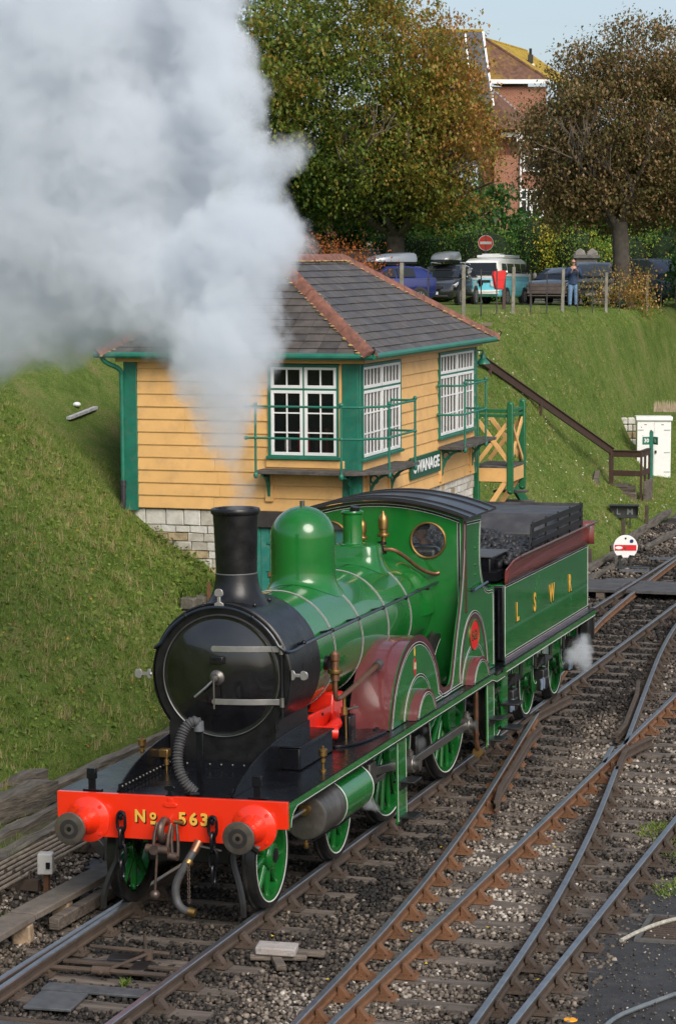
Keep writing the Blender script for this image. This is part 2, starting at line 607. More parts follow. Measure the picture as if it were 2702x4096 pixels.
# ------------------------------------------------------------------ the setting: terrain
KN = {  # cross sections of the embankment: (x, z) from its toe upwards, at several y
    -30: [(-3.9, .05), (-5.0, .95), (-7.0, 2.55), (-9.0, 4.2), (-11.0, 5.55), (-13.0, 5.9)],
    4: [(-3.85, .12), (-5.0, 1.05), (-7.0, 2.60), (-9.0, 4.2), (-11.0, 5.55), (-13.0, 5.9)],
    9.5: [(-3.7, .22), (-5.0, 1.22), (-7.0, 2.70), (-9.0, 4.2), (-11.0, 5.5), (-13.0, 5.9)],
    13: [(-4.5, .35), (-5.3, 1.15), (-7.0, 2.45), (-9.0, 4.0), (-11.0, 5.4), (-13.0, 5.85)],
    15.2: [(-5.42, .98), (-5.9, 1.52), (-7.0, 2.22), (-9.0, 3.9), (-11.0, 5.3), (-13.0, 5.85)],
    16.9: [(-5.42, 1.10), (-5.9, 1.60), (-7.0, 2.30), (-9.0, 3.9), (-11.0, 5.3), (-13.0, 5.85)],
    25.5: [(-4.2, .1), (-5.2, 1.2), (-6.6, 2.6), (-8.0, 4.2), (-9.0, 5.4), (-11.0, 5.8)],
    30: [(-2.65, .02), (-4.0, 1.40), (-5.4, 3.05), (-6.5, 4.40), (-7.3, 5.20), (-8.35, 5.68)],
    40: [(-2.75, .02), (-4.0, 1.2), (-5.4, 2.85), (-6.5, 4.35), (-7.3, 5.20), (-8.35, 5.68)],
    47: [(-3.0, .03), (-4.2, .22), (-5.1, .70), (-6.4, 3.15), (-7.35, 5.05), (-8.35, 5.68)],
    57: [(-3.7, .02), (-5.2, .30), (-6.2, 1.3), (-7.0, 3.4), (-7.6, 5.10), (-8.35, 5.68)],
    75: [(-6.2, .1), (-7.0, .9), (-7.4, 2.4), (-7.75, 4.0), (-8.0, 5.2), (-8.4, 5.70)],
    140: [(-6.5, .3), (-7.5, 2.0), (-8.0, 3.6), (-8.5, 5.0), (-8.9, 5.7), (-10, 5.8)],
}
KY = sorted(KN)
KA = np.array([KN[y] for y in KY])
def section(y):
    i = int(np.clip(np.searchsorted(KY, y) - 1, 0, len(KY) - 2))
    t = np.clip((y - KY[i]) / (KY[i + 1] - KY[i]), 0, 1)
    t = t * t * (3 - 2 * t)
    return KA[i] * (1 - t) + KA[i + 1] * t
def lump(x, y):
    return 0.05 * np.sin(x * 1.9 + y * .7) * np.cos(y * 1.3 - x * .6) + 0.03 * np.sin(x * 4.1 - y * 2.3) * np.sin(y * 3.1 + x)
def bank(x, y):
    s = section(y)
    if x > s[0][0]:
        return -0.2
    z = float(np.interp(-x, -s[:, 0], s[:, 1]))
    if y > 28 and x < -8.9:
        q = min(1.0, (-x - 8.9) / 1.6)
        z += .20 * q * q * (3 - 2 * q)
    return z + float(lump(x, y)) * min(1.0, (s[0][0] - x) / .5)

rows = []
YS = np.concatenate([np.arange(-30, 0, 1.0), np.arange(0, 35, .3), np.arange(35, 80, .6), np.arange(80, 141, 3)])
NSUB = 44
for y in YS:
    s = section(y)
    t = np.linspace(0, 1, NSUB)
    x = np.interp(t, np.linspace(0, 1, 6), s[:, 0])
    x = np.concatenate([x, np.linspace(s[-1, 0] - 1.0, -90, 14)])
    z = np.interp(-x, -s[:, 0], s[:, 1])
    fade = np.clip((s[0, 0] - x) / .5, 0, 1)
    z = z + lump(x, y) * fade * np.where(x < s[-1, 0] - 1, .4, 1)
    q = np.clip((-x - 8.9) / 1.6, 0, 1)
    z = z + (.20 * q * q * (3 - 2 * q) if y > 28 else 0)
    z = z + np.clip(y - 97, 0, 60) * .16 * np.clip((-x - 10) / 6, 0, 1)
    row = np.stack([x, np.full_like(x, y), z], 1)
    toe = row[0].copy()
    toe[0] += .04
    toe[2] = -.5
    rows.append(np.vstack([toe[None], row]))
R_ = np.array(rows)
nr, nc = R_.shape[:2]
idx = np.arange(nr * nc).reshape(nr, nc)
F_ = np.stack([idx[:-1, :-1], idx[1:, :-1], idx[1:, 1:], idx[:-1, 1:]], -1).reshape(-1, 4)

def grass_mat():
    m = bpy.data.materials.new('grass_ground')
    m.use_nodes = True
    N, L = m.node_tree.nodes, m.node_tree.links
    b = N['Principled BSDF']
    b.inputs['Roughness'].default_value = 0.95
    b.inputs['Specular IOR Level'].default_value = 0.15
    tc = N.new('ShaderNodeTexCoord')
    def noise(sc, det=6, rough=.6):
        n = N.new('ShaderNodeTexNoise')
        n.inputs['Scale'].default_value = sc
        n.inputs['Detail'].default_value = det
        n.inputs['Roughness'].default_value = rough
        L.new(tc.outputs['Object'], n.inputs['Vector'])
        return n
    a, c, d = noise(.55), noise(3.2, 8, .7), noise(38, 4, .7)
    r1 = N.new('ShaderNodeValToRGB')
    e = r1.color_ramp.elements
    e[0].position, e[0].color = .34, (.060, .095, .018, 1)
    e[1].position, e[1].color = .70, (.27, .21, .105, 1)
    q = e.new(.50)
    q.color = (.125, .185, .036, 1)
    q = e.new(.58)
    q.color = (.18, .20, .060, 1)
    mx = N.new('ShaderNodeMix')
    mx.data_type = 'FLOAT'
    mx.inputs['Factor'].default_value = .5
    L.new(a.outputs['Fac'], mx.inputs['A'])
    L.new(c.outputs['Fac'], mx.inputs['B'])
    L.new(mx.outputs['Result'], r1.inputs['Fac'])
    mr = N.new('ShaderNodeMapRange')
    mr.inputs['From Min'].default_value = .3
    mr.inputs['From Max'].default_value = .7
    mr.inputs['To Min'].default_value = .45
    mr.inputs['To Max'].default_value = 1.5
    L.new(d.outputs['Fac'], mr.inputs['Value'])
    sc = N.new('ShaderNodeVectorMath')
    sc.operation = 'SCALE'
    L.new(r1.outputs['Color'], sc.inputs[0])
    L.new(mr.outputs['Result'], sc.inputs['Scale'])
    L.new(sc.outputs[0], b.inputs['Base Color'])
    bp = N.new('ShaderNodeBump')
    bp.inputs['Strength'].default_value = .9
    bp.inputs['Distance'].default_value = .06
    L.new(d.outputs['Fac'], bp.inputs['Height'])
    L.new(bp.outputs['Normal'], b.inputs['Normal'])
    return m
GRASSG = grass_mat()
emb = np_mesh('embankment', R_.reshape(-1, 3), F_, GRASSG)
emb.data.shade_smooth()
emb['kind'] = 'structure'

# wide ground out to the horizon
g = MB()
g.quad((-1500, -600, -.6), (1500, -600, -.6), (1500, 2200, -.6), (-1500, 2200, -.6))
g.obj('ground', mat('far_ground', (.07, .09, .04), .95, var=.3, vscale=.05)).__setitem__('kind', 'structure')

# ballast bed under the tracks
def ballast_mat():
    m = bpy.data.materials.new('ballast_bed')
    m.use_nodes = True
    N, L = m.node_tree.nodes, m.node_tree.links
    b = N['Principled BSDF']
    b.inputs['Roughness'].default_value = .95
    b.inputs['Specular IOR Level'].default_value = .2
    tc = N.new('ShaderNodeTexCoord')
    vo = N.new('ShaderNodeTexVoronoi')
    vo.inputs['Scale'].default_value = 20
    L.new(tc.outputs['Object'], vo.inputs['Vector'])
    r = N.new('ShaderNodeValToRGB')
    e = r.color_ramp.elements
    e[0].position, e[0].color = 0, (.055, .048, .042, 1)
    e[1].position, e[1].color = 1, (.24, .215, .185, 1)
    sx = N.new('ShaderNodeSeparateColor')
    L.new(vo.outputs['Color'], sx.inputs['Color'])
    L.new(sx.outputs[0], r.inputs['Fac'])
    n = N.new('ShaderNodeTexNoise')
    n.inputs['Scale'].default_value = .5
    n.inputs['Detail'].default_value = 6
    L.new(tc.outputs['Object'], n.inputs['Vector'])
    mr = N.new('ShaderNodeMapRange')
    mr.inputs['From Min'].default_value = .38
    mr.inputs['From Max'].default_value = .62
    mr.inputs['To Min'].default_value = .35
    mr.inputs['To Max'].default_value = 1.05
    L.new(n.outputs['Fac'], mr.inputs['Value'])
    sc = N.new('ShaderNodeVectorMath')
    sc.operation = 'SCALE'
    L.new(r.outputs['Color'], sc.inputs[0])
    L.new(mr.outputs['Result'], sc.inputs['Scale'])
    L.new(sc.outputs[0], b.inputs['Base Color'])
    bp = N.new('ShaderNodeBump')
    bp.inputs['Strength'].default_value = 1
    bp.inputs['Distance'].default_value = .05
    bp.invert = True
    L.new(vo.outputs['Distance'], bp.inputs['Height'])
    L.new(bp.outputs['Normal'], b.inputs['Normal'])
    return m
g = MB()
g.quad((-9.5, -40, -.235), (4.55, -40, -.235), (4.55, 400, -.235), (-9.5, 400, -.235))
bb = g.obj('ballast_bed', ballast_mat())
bb['kind'] = 'structure'

YARD = mat('yard_surface', (.030, .030, .032), .9, var=.35, vscale=1.6, bump=.6, bscale=90, dirt=(.075, .070, .064), dscale=7, damt=.45)
g = MB()
ys = np.arange(-40, 120, .7)
edge = [4.30 - .16 * math.sin(y * .9) - .08 * math.sin(y * 2.7) + (.0 if y > -2 else .1) for y in ys]
vs = [(edge[i], ys[i], -.20) for i in range(len(ys))] + [(60, y, -.14) for y in ys]
n = len(ys)
g.add(vs, [(i, n + i, n + i + 1, i + 1) for i in range(n - 1)])
yd = g.obj('yard_ground', YARD)
yd['kind'] = 'structure'

# ------------------------------------------------------------------ stones of the ballast
def stones(name, n_, region, size, ramp_name, tint_fn, ztop=-.20):
    x, y = region(n_)
    # most stones have been knocked off the tops of the sleepers
    onA = (np.abs(x) < 1.28) & (np.abs((y + 4.6 + .38) % .76 - .38) < .115)
    onB = (np.abs(x - 3.35) < 1.28) & (np.abs((y + 4.3 + .37) % .74 - .37) < .115)
    keep = ~((onA | onB) & (RNG.uniform(0, 1, len(x)) < .86)) | (ztop > -.21)
    x, y = x[keep], y[keep]
    n_ = len(x)
    base = np.array([[-1, -1, -.6], [1, -1, -.7], [1, 1, -.6], [-1, 1, -.7], [-.7, -.75, .7], [.75, -.6, .6], [.65, .8, .75], [-.8, .6, .55]])
    fq = np.array([[0, 3, 2, 1], [4, 5, 6, 7], [0, 1, 5, 4], [1, 2, 6, 5], [2, 3, 7, 6], [3, 0, 4, 7]])
    s_ = RNG.uniform(size[0], size[1], n_)
    P = base[None] * (1 + RNG.uniform(-.3, .3, (n_, 8, 3)))
    P = P * s_[:, None, None] * RNG.uniform(.65, 1.1, (n_, 1, 3))
    a, b_, c_ = [RNG.uniform(0, 2 * PI, n_) for _ in range(3)]
    b_ = b_ * .15
    ca, sa, cb, sb = np.cos(a), np.sin(a), np.cos(b_), np.sin(b_)
    X = P[..., 0] * cb[:, None] + P[..., 2] * sb[:, None]
    Z = -P[..., 0] * sb[:, None] + P[..., 2] * cb[:, None]
    Y = P[..., 1]
    X2 = X * ca[:, None] - Y * sa[:, None] + x[:, None]
    Y2 = X * sa[:, None] + Y * ca[:, None] + y[:, None]
    z0 = ztop + RNG.uniform(-.030, .028, n_)
    V = np.stack([X2, Y2, Z + z0[:, None]], -1).reshape(-1, 3)
    F = (fq[None] + (np.arange(n_) * 8)[:, None, None]).reshape(-1, 4)
    t = np.repeat(tint_fn(x, y, n_), 6)
    o = np_mesh(name, V, F, MATS[ramp_name], t)
    o['kind'] = 'stuff'
    return o
tint_mat('stone_tints', [(0, (.014, .013, .012)), (.3, (.042, .035, .029)), (.6, (.130, .104, .082)), (.85, (.29, .245, .20)), (1, (.50, .45, .39))], .85, spec=.35)
def reg(x0, x1, y0, y1):
    return lambda n: (RNG.uniform(x0, x1, n), RNG.uniform(y0, y1, n))
def st_tint(x, y, n):
    # clean pale stone between the tracks, oily dark stone in the engine's own track and at its side
    d = 0.64 + 0.10 * np.sin(x * 1.7 + y * .9) + .08 * np.sin(y * 2.1 - x)
    oily = np.exp(-((x - .30) / 1.45) ** 4)
    d = d - .44 * oily
    d = d - .30 * np.clip((x - 3.1) / 1.0, 0, 1) * np.clip((7 - y) / 3, .35, 1) - .16 * np.clip((y - 9) / 10, 0, 1)
    patch = np.sin(x * 3.1 + 1.3 * y) * np.sin(y * 1.1 - .4 * x) > .55
    d = d - .22 * patch
    return np.clip(d + RNG.normal(0, .17, n), 0, 1)
def near(n):
    x, y = RNG.uniform(-2.6, 4.45, n), RNG.uniform(-4.2, 9, n)
    return x, y
stones('ballast_stones', 62000, near, (.014, .030), 'stone_tints', st_tint, -.220)
stones('ballast_stones', 26000, reg(-2.6, 4.6, 9, 22), (.018, .034), 'stone_tints', st_tint, -.220)
stones('ballast_stones', 16000, reg(-2.9, 4.6, 22, 45), (.025, .045), 'stone_tints', st_tint)
stones('ballast_stones', 2600, reg(-3.6, -1.2, -3, 14), (.015, .035), 'stone_tints', lambda x, y, n: np.clip(RNG.normal(.42, .2, n), 0, 1), -.19)
stones('yard_grit', 4200, reg(4.4, 6.6, -4, 9), (.005, .013), 'stone_tints', lambda x, y, n: np.clip(RNG.normal(.45, .25, n), 0, 1), -.192)

# ------------------------------------------------------------------ grass
tint_mat('grass_tints', [(0, (0.063, 0.109, 0.017)), (.35, (0.161, 0.247, 0.039)), (.6, (0.259, 0.333, 0.069)), (.8, (0.391, 0.356, 0.132)), (1, (0.529, 0.414, 0.241))], .7, trans=.45)
def vnoise(x, y, cell, seed):
    """smooth value noise on a grid"""
    g_ = np.random.default_rng(seed).uniform(-1, 1, (256, 256))
    u, v = x / cell + 500, y / cell + 500
    i, j = np.floor(u).astype(int), np.floor(v).astype(int)
    a, b = u - i, v - j
    a, b = a * a * (3 - 2 * a), b * b * (3 - 2 * b)
    q = lambda p, r: g_[p % 256, r % 256]
    return (q(i, j) * (1 - a) + q(i + 1, j) * a) * (1 - b) + (q(i, j + 1) * (1 - a) + q(i + 1, j + 1) * a) * b
def grass(n_, y0, y1, smax, length, width, dry):
    y = RNG.uniform(y0, y1, n_)
    u = RNG.uniform(0, 1, n_)
    x = np.empty(n_)
    z = np.empty(n_)
    g_ = np.empty(n_)
    order = np.argsort(y)
    for k in order:
        s = section(y[k])
        x[k] = s[0, 0] - u[k] * smax
        z[k] = np.interp(-x[k], -s[:, 0], s[:, 1]) + lump(x[k], y[k]) * min(1, (s[0, 0] - x[k]) / .5)
    # tufts: pull blades towards clump centres
    a = RNG.uniform(0, 2 * PI, n_)
    clump = np.sin(x * 5.3 + 2 * np.sin(y * 2.2)) * np.sin(y * 4.7 + 1.5 * np.sin(x * 3)) 
    L_ = RNG.uniform(.5, 1.2, n_) * length * (1 + .35 * clump + .45 * vnoise(x, y, .22, 7))
    lean = RNG.uniform(.15, 1.1, n_)
    w = width * RNG.uniform(.6, 1.3, n_)
    dx, dy = np.cos(a), np.sin(a)
    b0 = np.stack([x - dy * w, y + dx * w, z - .01], 1)
    b1 = np.stack([x + dy * w, y - dx * w, z - .01], 1)
    tip = np.stack([x + dx * lean * L_ + .25 * L_, y + dy * lean * L_, z + L_ * (1.1 - .45 * lean)], 1)
    big = np.sin(x * .9 + 1.7 * np.sin(y * .33)) * np.cos(y * .61 - .8 * x) + .5 * np.sin(2.7 * x + y * 1.9)
    patch = .6 * vnoise(x, y, .32, 1) + .5 * vnoise(x, y, .11, 2) + .5 * vnoise(x, y, 1.1, 3)
    t = .42 + .06 * clump + dry * (.16 + .16 * np.clip(big, -1, 1) + .34 * patch) + (.14 * patch if dry < .5 else 0) + RNG.normal(0, .12, n_)
    bare = (vnoise(x, y, .45, 11) + .5 * vnoise(x, y, .15, 12) > .62) & (RNG.uniform(0, 1, n_) < .85) & (dry > .5)
    b0, b1, tip, t = b0[~bare], b1[~bare], tip[~bare], t[~bare]
    V = np.stack([b0, b1, tip], 1).reshape(-1, 3)
    F = np.arange(len(V)).reshape(-1, 3)
    return V, F, np.clip(t, 0, 1)
parts_ = [grass(135000, 2.5, 17.5, 7.2, .062, .0065, .75), grass(26000, -4, 3, 3.0, .085, .006, .7), grass(70000, 26, 50, 6.8, .050, .013, .30), grass(26000, 50, 76, 5.2, .060, .015, .30)]
V = np.vstack([p[0] for p in parts_])
off, Fs = 0, []
for p in parts_:
    Fs.append(p[1] + off)
    off += len(p[0])
gr = np_mesh('grass', V, np.vstack(Fs), MATS['grass_tints'], np.concatenate([p[2] for p in parts_]))
tag(gr, 'green and straw coloured grass growing all over the embankment', 'grass', kind='stuff')
# ragged taller tufts and dead stalks on the near bank
def tufts(n_, y0, y1, smax, seed):
    rr = random.Random(seed)
    V, T = [], []
    for k in range(n_):
        y = rr.uniform(y0, y1)
        x = section(y)[0, 0] - rr.uniform(.05, smax)
        z = bank(x, y)
        dead = rr.random() < .35
        h = rr.uniform(.07, .17) * (1.3 if dead else 1)
        for q in range(rr.randint(5, 14)):
            a, l = rr.uniform(0, 6.28), rr.uniform(.15, .9)
            bx, by = x + rr.uniform(-.05, .05), y + rr.uniform(-.05, .05)
            dx, dy = math.cos(a), math.sin(a)
            L_ = h * rr.uniform(.6, 1.2)
            V += [(bx - dy * .006, by + dx * .006, z - .01), (bx + dy * .006, by - dx * .006, z - .01), (bx + dx * l * L_, by + dy * l * L_, z + L_ * (1 - .3 * l))]
            T.append(rr.uniform(.72, 1) if dead else rr.uniform(.15, .62))
    return np.array(V), np.arange(len(V)).reshape(-1, 3), np.array(T)
v_, f_, t_ = tufts(3600, 2.5, 16.6, 5.4, 5)
o = np_mesh('grass_tufts', v_, f_, MATS['grass_tints'], t_)
tag(o, 'ragged taller tufts and dead stalks on the near bank', 'grass', kind='stuff')
v_, f_, t_ = tufts(2600, 27, 60, 6.0, 6)
o = np_mesh('grass_tufts', v_, f_, MATS['grass_tints'], t_)
tag(o, 'scattered taller tufts on the far bank beyond the signal box', 'grass', kind='stuff')
# broad-leaved weeds and daisies on the bank
def specks(name, n_, pick, size, matname, tint, label, cat):
    V, F, T = [], [], []
    for k in range(n_):
        x, y, z = pick()
        r = size * random.uniform(.6, 1.4)
        m = 4
        a0 = random.uniform(0, 6.28)
        tilt = Matrix.Rotation(random.uniform(-.7, .7), 3, 'X') @ Matrix.Rotation(random.uniform(-.2, .9), 3, 'Y')
        o = len(V)
        for q in range(m):
            p = tilt @ Vector((r * math.cos(a0 + q * 2 * PI / m) * random.uniform(.6, 1), r * math.sin(a0 + q * 2 * PI / m), 0))
            V.append((x + p.x, y + p.y, z + p.z))
        F.append((o, o + 1, o + 2, o + 3))
        T.append(random.uniform(*tint))
    o = np_mesh(name, np.array(V), np.array(F), MATS[matname], np.array(T))
    return tag(o, label, cat, kind='stuff')
def on_bank(y0, y1, d0, d1, h=.05):
    def f():
        y = random.uniform(y0, y1)
        x = section(y)[0, 0] - random.uniform(d0, d1)
        return x, y, bank(x, y) + random.uniform(.2, 1) * h
    return f
tint_mat('fleck_tints', [(0, (.55, .55, .50)), (.5, (.62, .60, .45)), (.75, (.60, .42, .05)), (1, (.35, .13, .03))], .8)
specks('weeds', 5200, on_bank(2.5, 16.5, .1, 5, .07), .035, 'grass_tints', (.15, .62), 'low broad leaved weeds scattered through the bank grass', 'weeds')
specks('daisies', 700, on_bank(28, 52, .1, 6, .10), .022, 'fleck_tints', (0, .55), 'tiny white daisies dotted over the bright far bank', 'flowers')
specks('fallen_leaves', 420, on_bank(3, 16, .1, 5, .05), .020, 'fleck_tints', (.86, 1), 'fallen brown and yellow leaves lying on the near bank', 'leaves')
# ------------------------------------------------------------------ railway
def rail_section():
    # bullhead rail, head at z = 0
    return [(-.034, -.010), (-.026, -.001), (.026, -.001), (.034, -.010), (.033, -.036), (.010, -.050), (.010, -.105), (.027, -.118), (.027, -.138), (.015, -.146), (-.015, -.146), (-.027, -.138), (-.027, -.118), (-.010, -.105), (-.010, -.050), (-.033, -.036)]
def rail(parent, path, name='rail', mats=None):
    """rail swept along (x, y) points; head polished, web rusty"""
    mb = MB()
    sec = rail_section()
    rings = []
    n = len(path)
    for i, p in enumerate(path):
        a, b = path[max(i - 1, 0)], path[min(i + 1, n - 1)]
        t = Vector((b[0] - a[0], b[1] - a[1], 0)).normalized()
        r = Vector((t.y, -t.x, 0))
        rings.append([(p[0] + r.x * u, p[1] + r.y * u, w) for u, w in sec])
    vs = [q for r in rings for q in r]
    k = len(sec)
    fs, mi = [], []
    for i in range(n - 1):
        for j in range(k):
            j2 = (j + 1) % k
            fs.append((i * k + j, i * k + j2, (i + 1) * k + j2, (i + 1) * k + j))
            mi.append(1 if j in (0, 1, 2) else 0)
    fs += [tuple(range(k))[::-1], tuple((n - 1) * k + j for j in range(k))]
    mi += [0, 0]
    o = len(mb.v)
    mb.add(vs, fs)
    mb.m = mi
    return mb.obj(name, mats or [RUST, RAILTOP], parent, flat=True)

def chair_mesh():
    mb = MB()
    mb.box((0, 0, -.178), (.36, .20, .028), taper=.94)
    mb.box((0, 0, -.156), (.15, .16, .022))
    for sgn in (-1, 1):
        mb.prism([(sgn * .035, -.165), (sgn * .145, -.165), (sgn * .075, -.085), (sgn * .052, -.052), (sgn * .038, -.052)], 'xz', -.05, .05)
        mb.cyl((sgn * .145, .05 * sgn, -.17), (sgn * .145, .05 * sgn, -.135), .018, n=8)
        mb.cyl((sgn * .145, -.06 * sgn, -.17), (sgn * .145, -.06 * sgn, -.145), .016, n=8)
    mb.box((.048, 0, -.085), (.03, .15, .05), r=(0, 0, .06))
    return mb.mesh('rail_chair', RUSTDK, flat=True)
CHAIR_RUST = None
CHAIR = chair_mesh()
CHAIR_R = CHAIR.copy()
CHAIR_R.materials[0] = RUST

def sleeper_mesh(L=2.6, w=.25):
    mb = MB()
    k = 9
    top, rings = [], []
    for i in range(k + 1):
        x = -L / 2 + L * i / k
        j = lambda a=.006: random.uniform(-a, a)
        rings.append([(x, -w / 2 + j(), -.33), (x, w / 2 + j(), -.33), (x, w / 2 + j(), -.198 + j(.004)), (x, 0, -.193 + j(.004)), (x, -w / 2 + j(), -.198 + j(.004))])
    mb.loft(rings)
    return mb.mesh('sleeper', SLEEPER, flat=True)
SLP = [sleeper_mesh() for _ in range(3)]

def link(name, me, parent, loc, rz=0.0, sc=(1, 1, 1)):
    o = bpy.data.objects.new(name, me)
    COL.objects.link(o)
    o.parent = parent
    o.location = loc
    o.rotation_euler = (0, 0, rz)
    o.scale = sc
    return o

def lerp_path(keys, ys):
    k = np.array(keys)
    return [(float(np.interp(y, k[:, 1], k[:, 0])), float(y)) for y in ys]

G2 = .7525
trackA = thing('railway_track', 'straight railway track under the green steam engine, dark oily sleepers', 'railway track', group='railway tracks of the yard')
trackB = thing('railway_track', 'straight railway track along the edge of the dark yard, furthest from the signal box', 'railway track', group='railway tracks of the yard')
trackC = thing('railway_track', 'curving crossover track slanting between the engine track and the yard track', 'railway track', group='railway tracks of the yard')
yy = list(np.arange(-14, 150, 2.0))
for x in (-G2, G2):
    rail(trackA, [(x, y) for y in yy], mats=[RUSTDK, RAILTOP])
for x in (2.60, 2.60 + 2 * G2):
    rail(trackB, [(x, y) for y in yy], mats=[RUST if x < 3 else RUSTDK, RAILTOP])
# crossover: measured centre of its left rail
KC = [(2.58, -14), (2.47, -9), (2.30, -3), (2.22, -1), (2.15, .5), (2.05, 2), (1.91, 3.7), (1.71, 5.8), (1.49, 7.7), (1.24, 9.8), (.98, 12.0), (.62, 15), (.10, 19.4), (-.26, 23.2), (-.45, 28), (-.60, 33), (-.70, 38), (-.72, 44)]
yC = list(np.arange(-14, 44.1, .8))
kc = np.array(KC)
xs_ = np.interp(yC, kc[:, 1], kc[:, 0])
for _ in range(3):
    xs_[1:-1] = (xs_[:-2] + xs_[1:-1] * 2 + xs_[2:]) / 4
left = [(float(x), float(y)) for x, y in zip(xs_, yC)]
right = [(x + 2 * G2 * 1.0, y) for x, y in left]
# gaps where the crossover rails cut the straight ones
rail(trackC, [p for p in left if p[1] < 13.3])
rail(trackC, [p for p in left if p[1] > 14.4 and p[1] < 42])
rail(trackC, [p for p in right if -9 < p[1] < 9.4], mats=[RUSTDK, RAILTOP])
rail(trackC, [p for p in right if 10.6 < p[1] < 40], mats=[RUSTDK, RAILTOP])
# check rails and wing rails at the two crossings
def xc(y): return float(np.interp(y, [p[1] for p in left], [p[0] for p in left]))
CHKM = [RUSTDK, RUSTDK]
rail(trackC, [(xc(y) + .115 + (.06 if y in (6.6, 11.8) else 0), y) for y in (6.6, 7.4, 8.6, 9.8, 11.0, 11.8)], 'check_rail', CHKM)
rail(trackC, [(1.02, 14.6), (.93, 13.6), (.86, 12.8), (.86, 12.0), (.95, 11.4)], 'wing_rail', CHKM)
rail(trackC, [(xc(y) + 2 * G2 - .115 - (.06 if y in (11.6, 16.4) else 0), y) for y in (11.6, 12.4, 13.6, 15.2, 16.4)], 'check_rail', CHKM)
rail(trackC, [(2.48, 10.6), (2.53, 10.0), (2.60, 9.4)], 'wing_rail', [RUSTDK, RAILTOP])
rail(trackC, [(2.86, 9.0), (2.78, 9.6), (2.70, 10.4), (2.78, 11.0), (2.88, 11.5)], 'wing_rail', CHKM)
# switch blades of the turnout just in front of the engine
rail(trackA, [(-.40, -9), (-.52, -6), (-.60, -3.4), (-.655, -1.6), (-.685, .2), (-.690, .9)], 'switch_blade', [RUSTDK, RAILTOP])

# sleepers and chairs
for i, y in enumerate(np.arange(-4.6, 40, .76)):
    link('sleeper', SLP[i % 3], trackA, (random.uniform(-.03, .03), y, random.uniform(-.012, 0)), random.uniform(-.015, .015) + (PI if random.random() < .5 else 0))
    for x in (-G2, G2):
        if y < 16 or i % 2 == 0:
            link('rail_chair', CHAIR, trackA, (x, y, 0), 0 if x > 0 else PI)
for i, y in enumerate(np.arange(-4.3, 34, .74)):
    link('sleeper', SLP[(i + 1) % 3], trackB, (3.3525 + random.uniform(-.05, .05), y, random.uniform(-.014, 0)), random.uniform(-.02, .02))
    for x in (2.60, 2.60 + 2 * G2):
        link('rail_chair', CHAIR_R if x < 3 else CHAIR, trackB, (x, y, 0), 0 if x > 3 else PI)
for i, y in enumerate(np.arange(-4.5, 22, .75)):
    x = xc(y)
    if y < 12.6:
        if 1.0 < y:
            link('sleeper', SLP[i % 3], trackC, (x + G2 + .1, y, -.006), random.uniform(-.03, .03) - .05, (.92, 1, 1))
        link('rail_chair', CHAIR_R, trackC, (x, y, 0), PI)
    if y < 9:
        link('rail_chair', CHAIR, trackC, (x + 2 * G2, y, 0), 0)
    if y > 15:
        link('rail_chair', CHAIR, trackC, (x + 2 * G2, y, 0), 0)

# rodding, slide plates and covers between the rails in front of the engine
sw = thing('point_mechanism', 'dark greasy point rods and stretcher bars lying between the rails in front of the engine', 'point rods')
for y in (-3.15, -1.25):
    MB().bar((-.62, y, -.135), (.70, y + .05, -.135), .07, .03).obj('stretcher_bar', RUSTDK, sw, bevel=.006)
mb = MB()
mb.tube([(-.55, -.75, -.12), (-.1, -.82, -.10), (.3, -.78, -.12)], .022, 8)
mb.tube([(-.72, -1.55, -.12), (-.2, -1.52, -.12), (.55, -1.48, -.12)], .026, 8)
mb.tube([(-.2, -.2, -.12), (.1, -.9, -.11), (-.1, -1.6, -.12)], .018, 8)
mb.cyl((-.2, -1.52, -.12), (-.02, -1.51, -.12), .045, n=12)
mb.cyl((.1, -.85, -.17), (.1, -.85, -.08), .05, n=12)
mb.obj('point_rod', RUSTDK, sw)
mb = MB()
mb.box((-.08, -.98, -.15), (.34, .22, .06), r=(0, 0, .2))
mb.box((-.22, -1.18, -.16), (.5, .14, .05), r=(0, 0, .08))
mb.box((.18, -1.25, -.15), (.16, .3, .07), r=(0, 0, .1))
mb.obj('crank_plate', FRAMEBLK, sw, bevel=.01)
mb = MB()
mb.box((-.18, -2.42, -.165), (.46, .52, .03), r=(0, 0, .10))
mb.box((.02, -1.98, -.168), (1.0, .22, .03), r=(0, 0, .05))
mb.box((-.35, -3.25, -.160), (1.1, .22, .04), r=(0, 0, .04))
cp = mb.obj('cover_plate', mat('grey_cover', (.075, .080, .085), .6, var=.3, vscale=9, dirt=(.03, .03, .03), dscale=6, damt=.7), sw, bevel=.008)

sl = thing('concrete_slab', 'pale broken concrete block lying on planks beside the engine track', 'concrete block', (1.30, -.45, -.13), .18)
mb = MB()
mb.box((0, 0, .06), (.40, .24, .08), r=(.03, .03, 0))
mb.obj('block', mat('pale_concrete', (.34, .31, .29), .9, var=.3, vscale=10, bump=.4, dirt=(.18, .12, .10), dscale=5, damt=.6), sl, bevel=.015)
mb = MB()
mb.box((.02, -.02, -.01), (.56, .12, .06), r=(0, 0, .1))
mb.box((.16, .16, -.015), (.6, .12, .05), r=(0, 0, -.05))
mb.box((.05, -.22, -.02), (.10, .35, .06), r=(0, 0, .3))
mb.obj('support', SLEEPER, sl, bevel=.01)

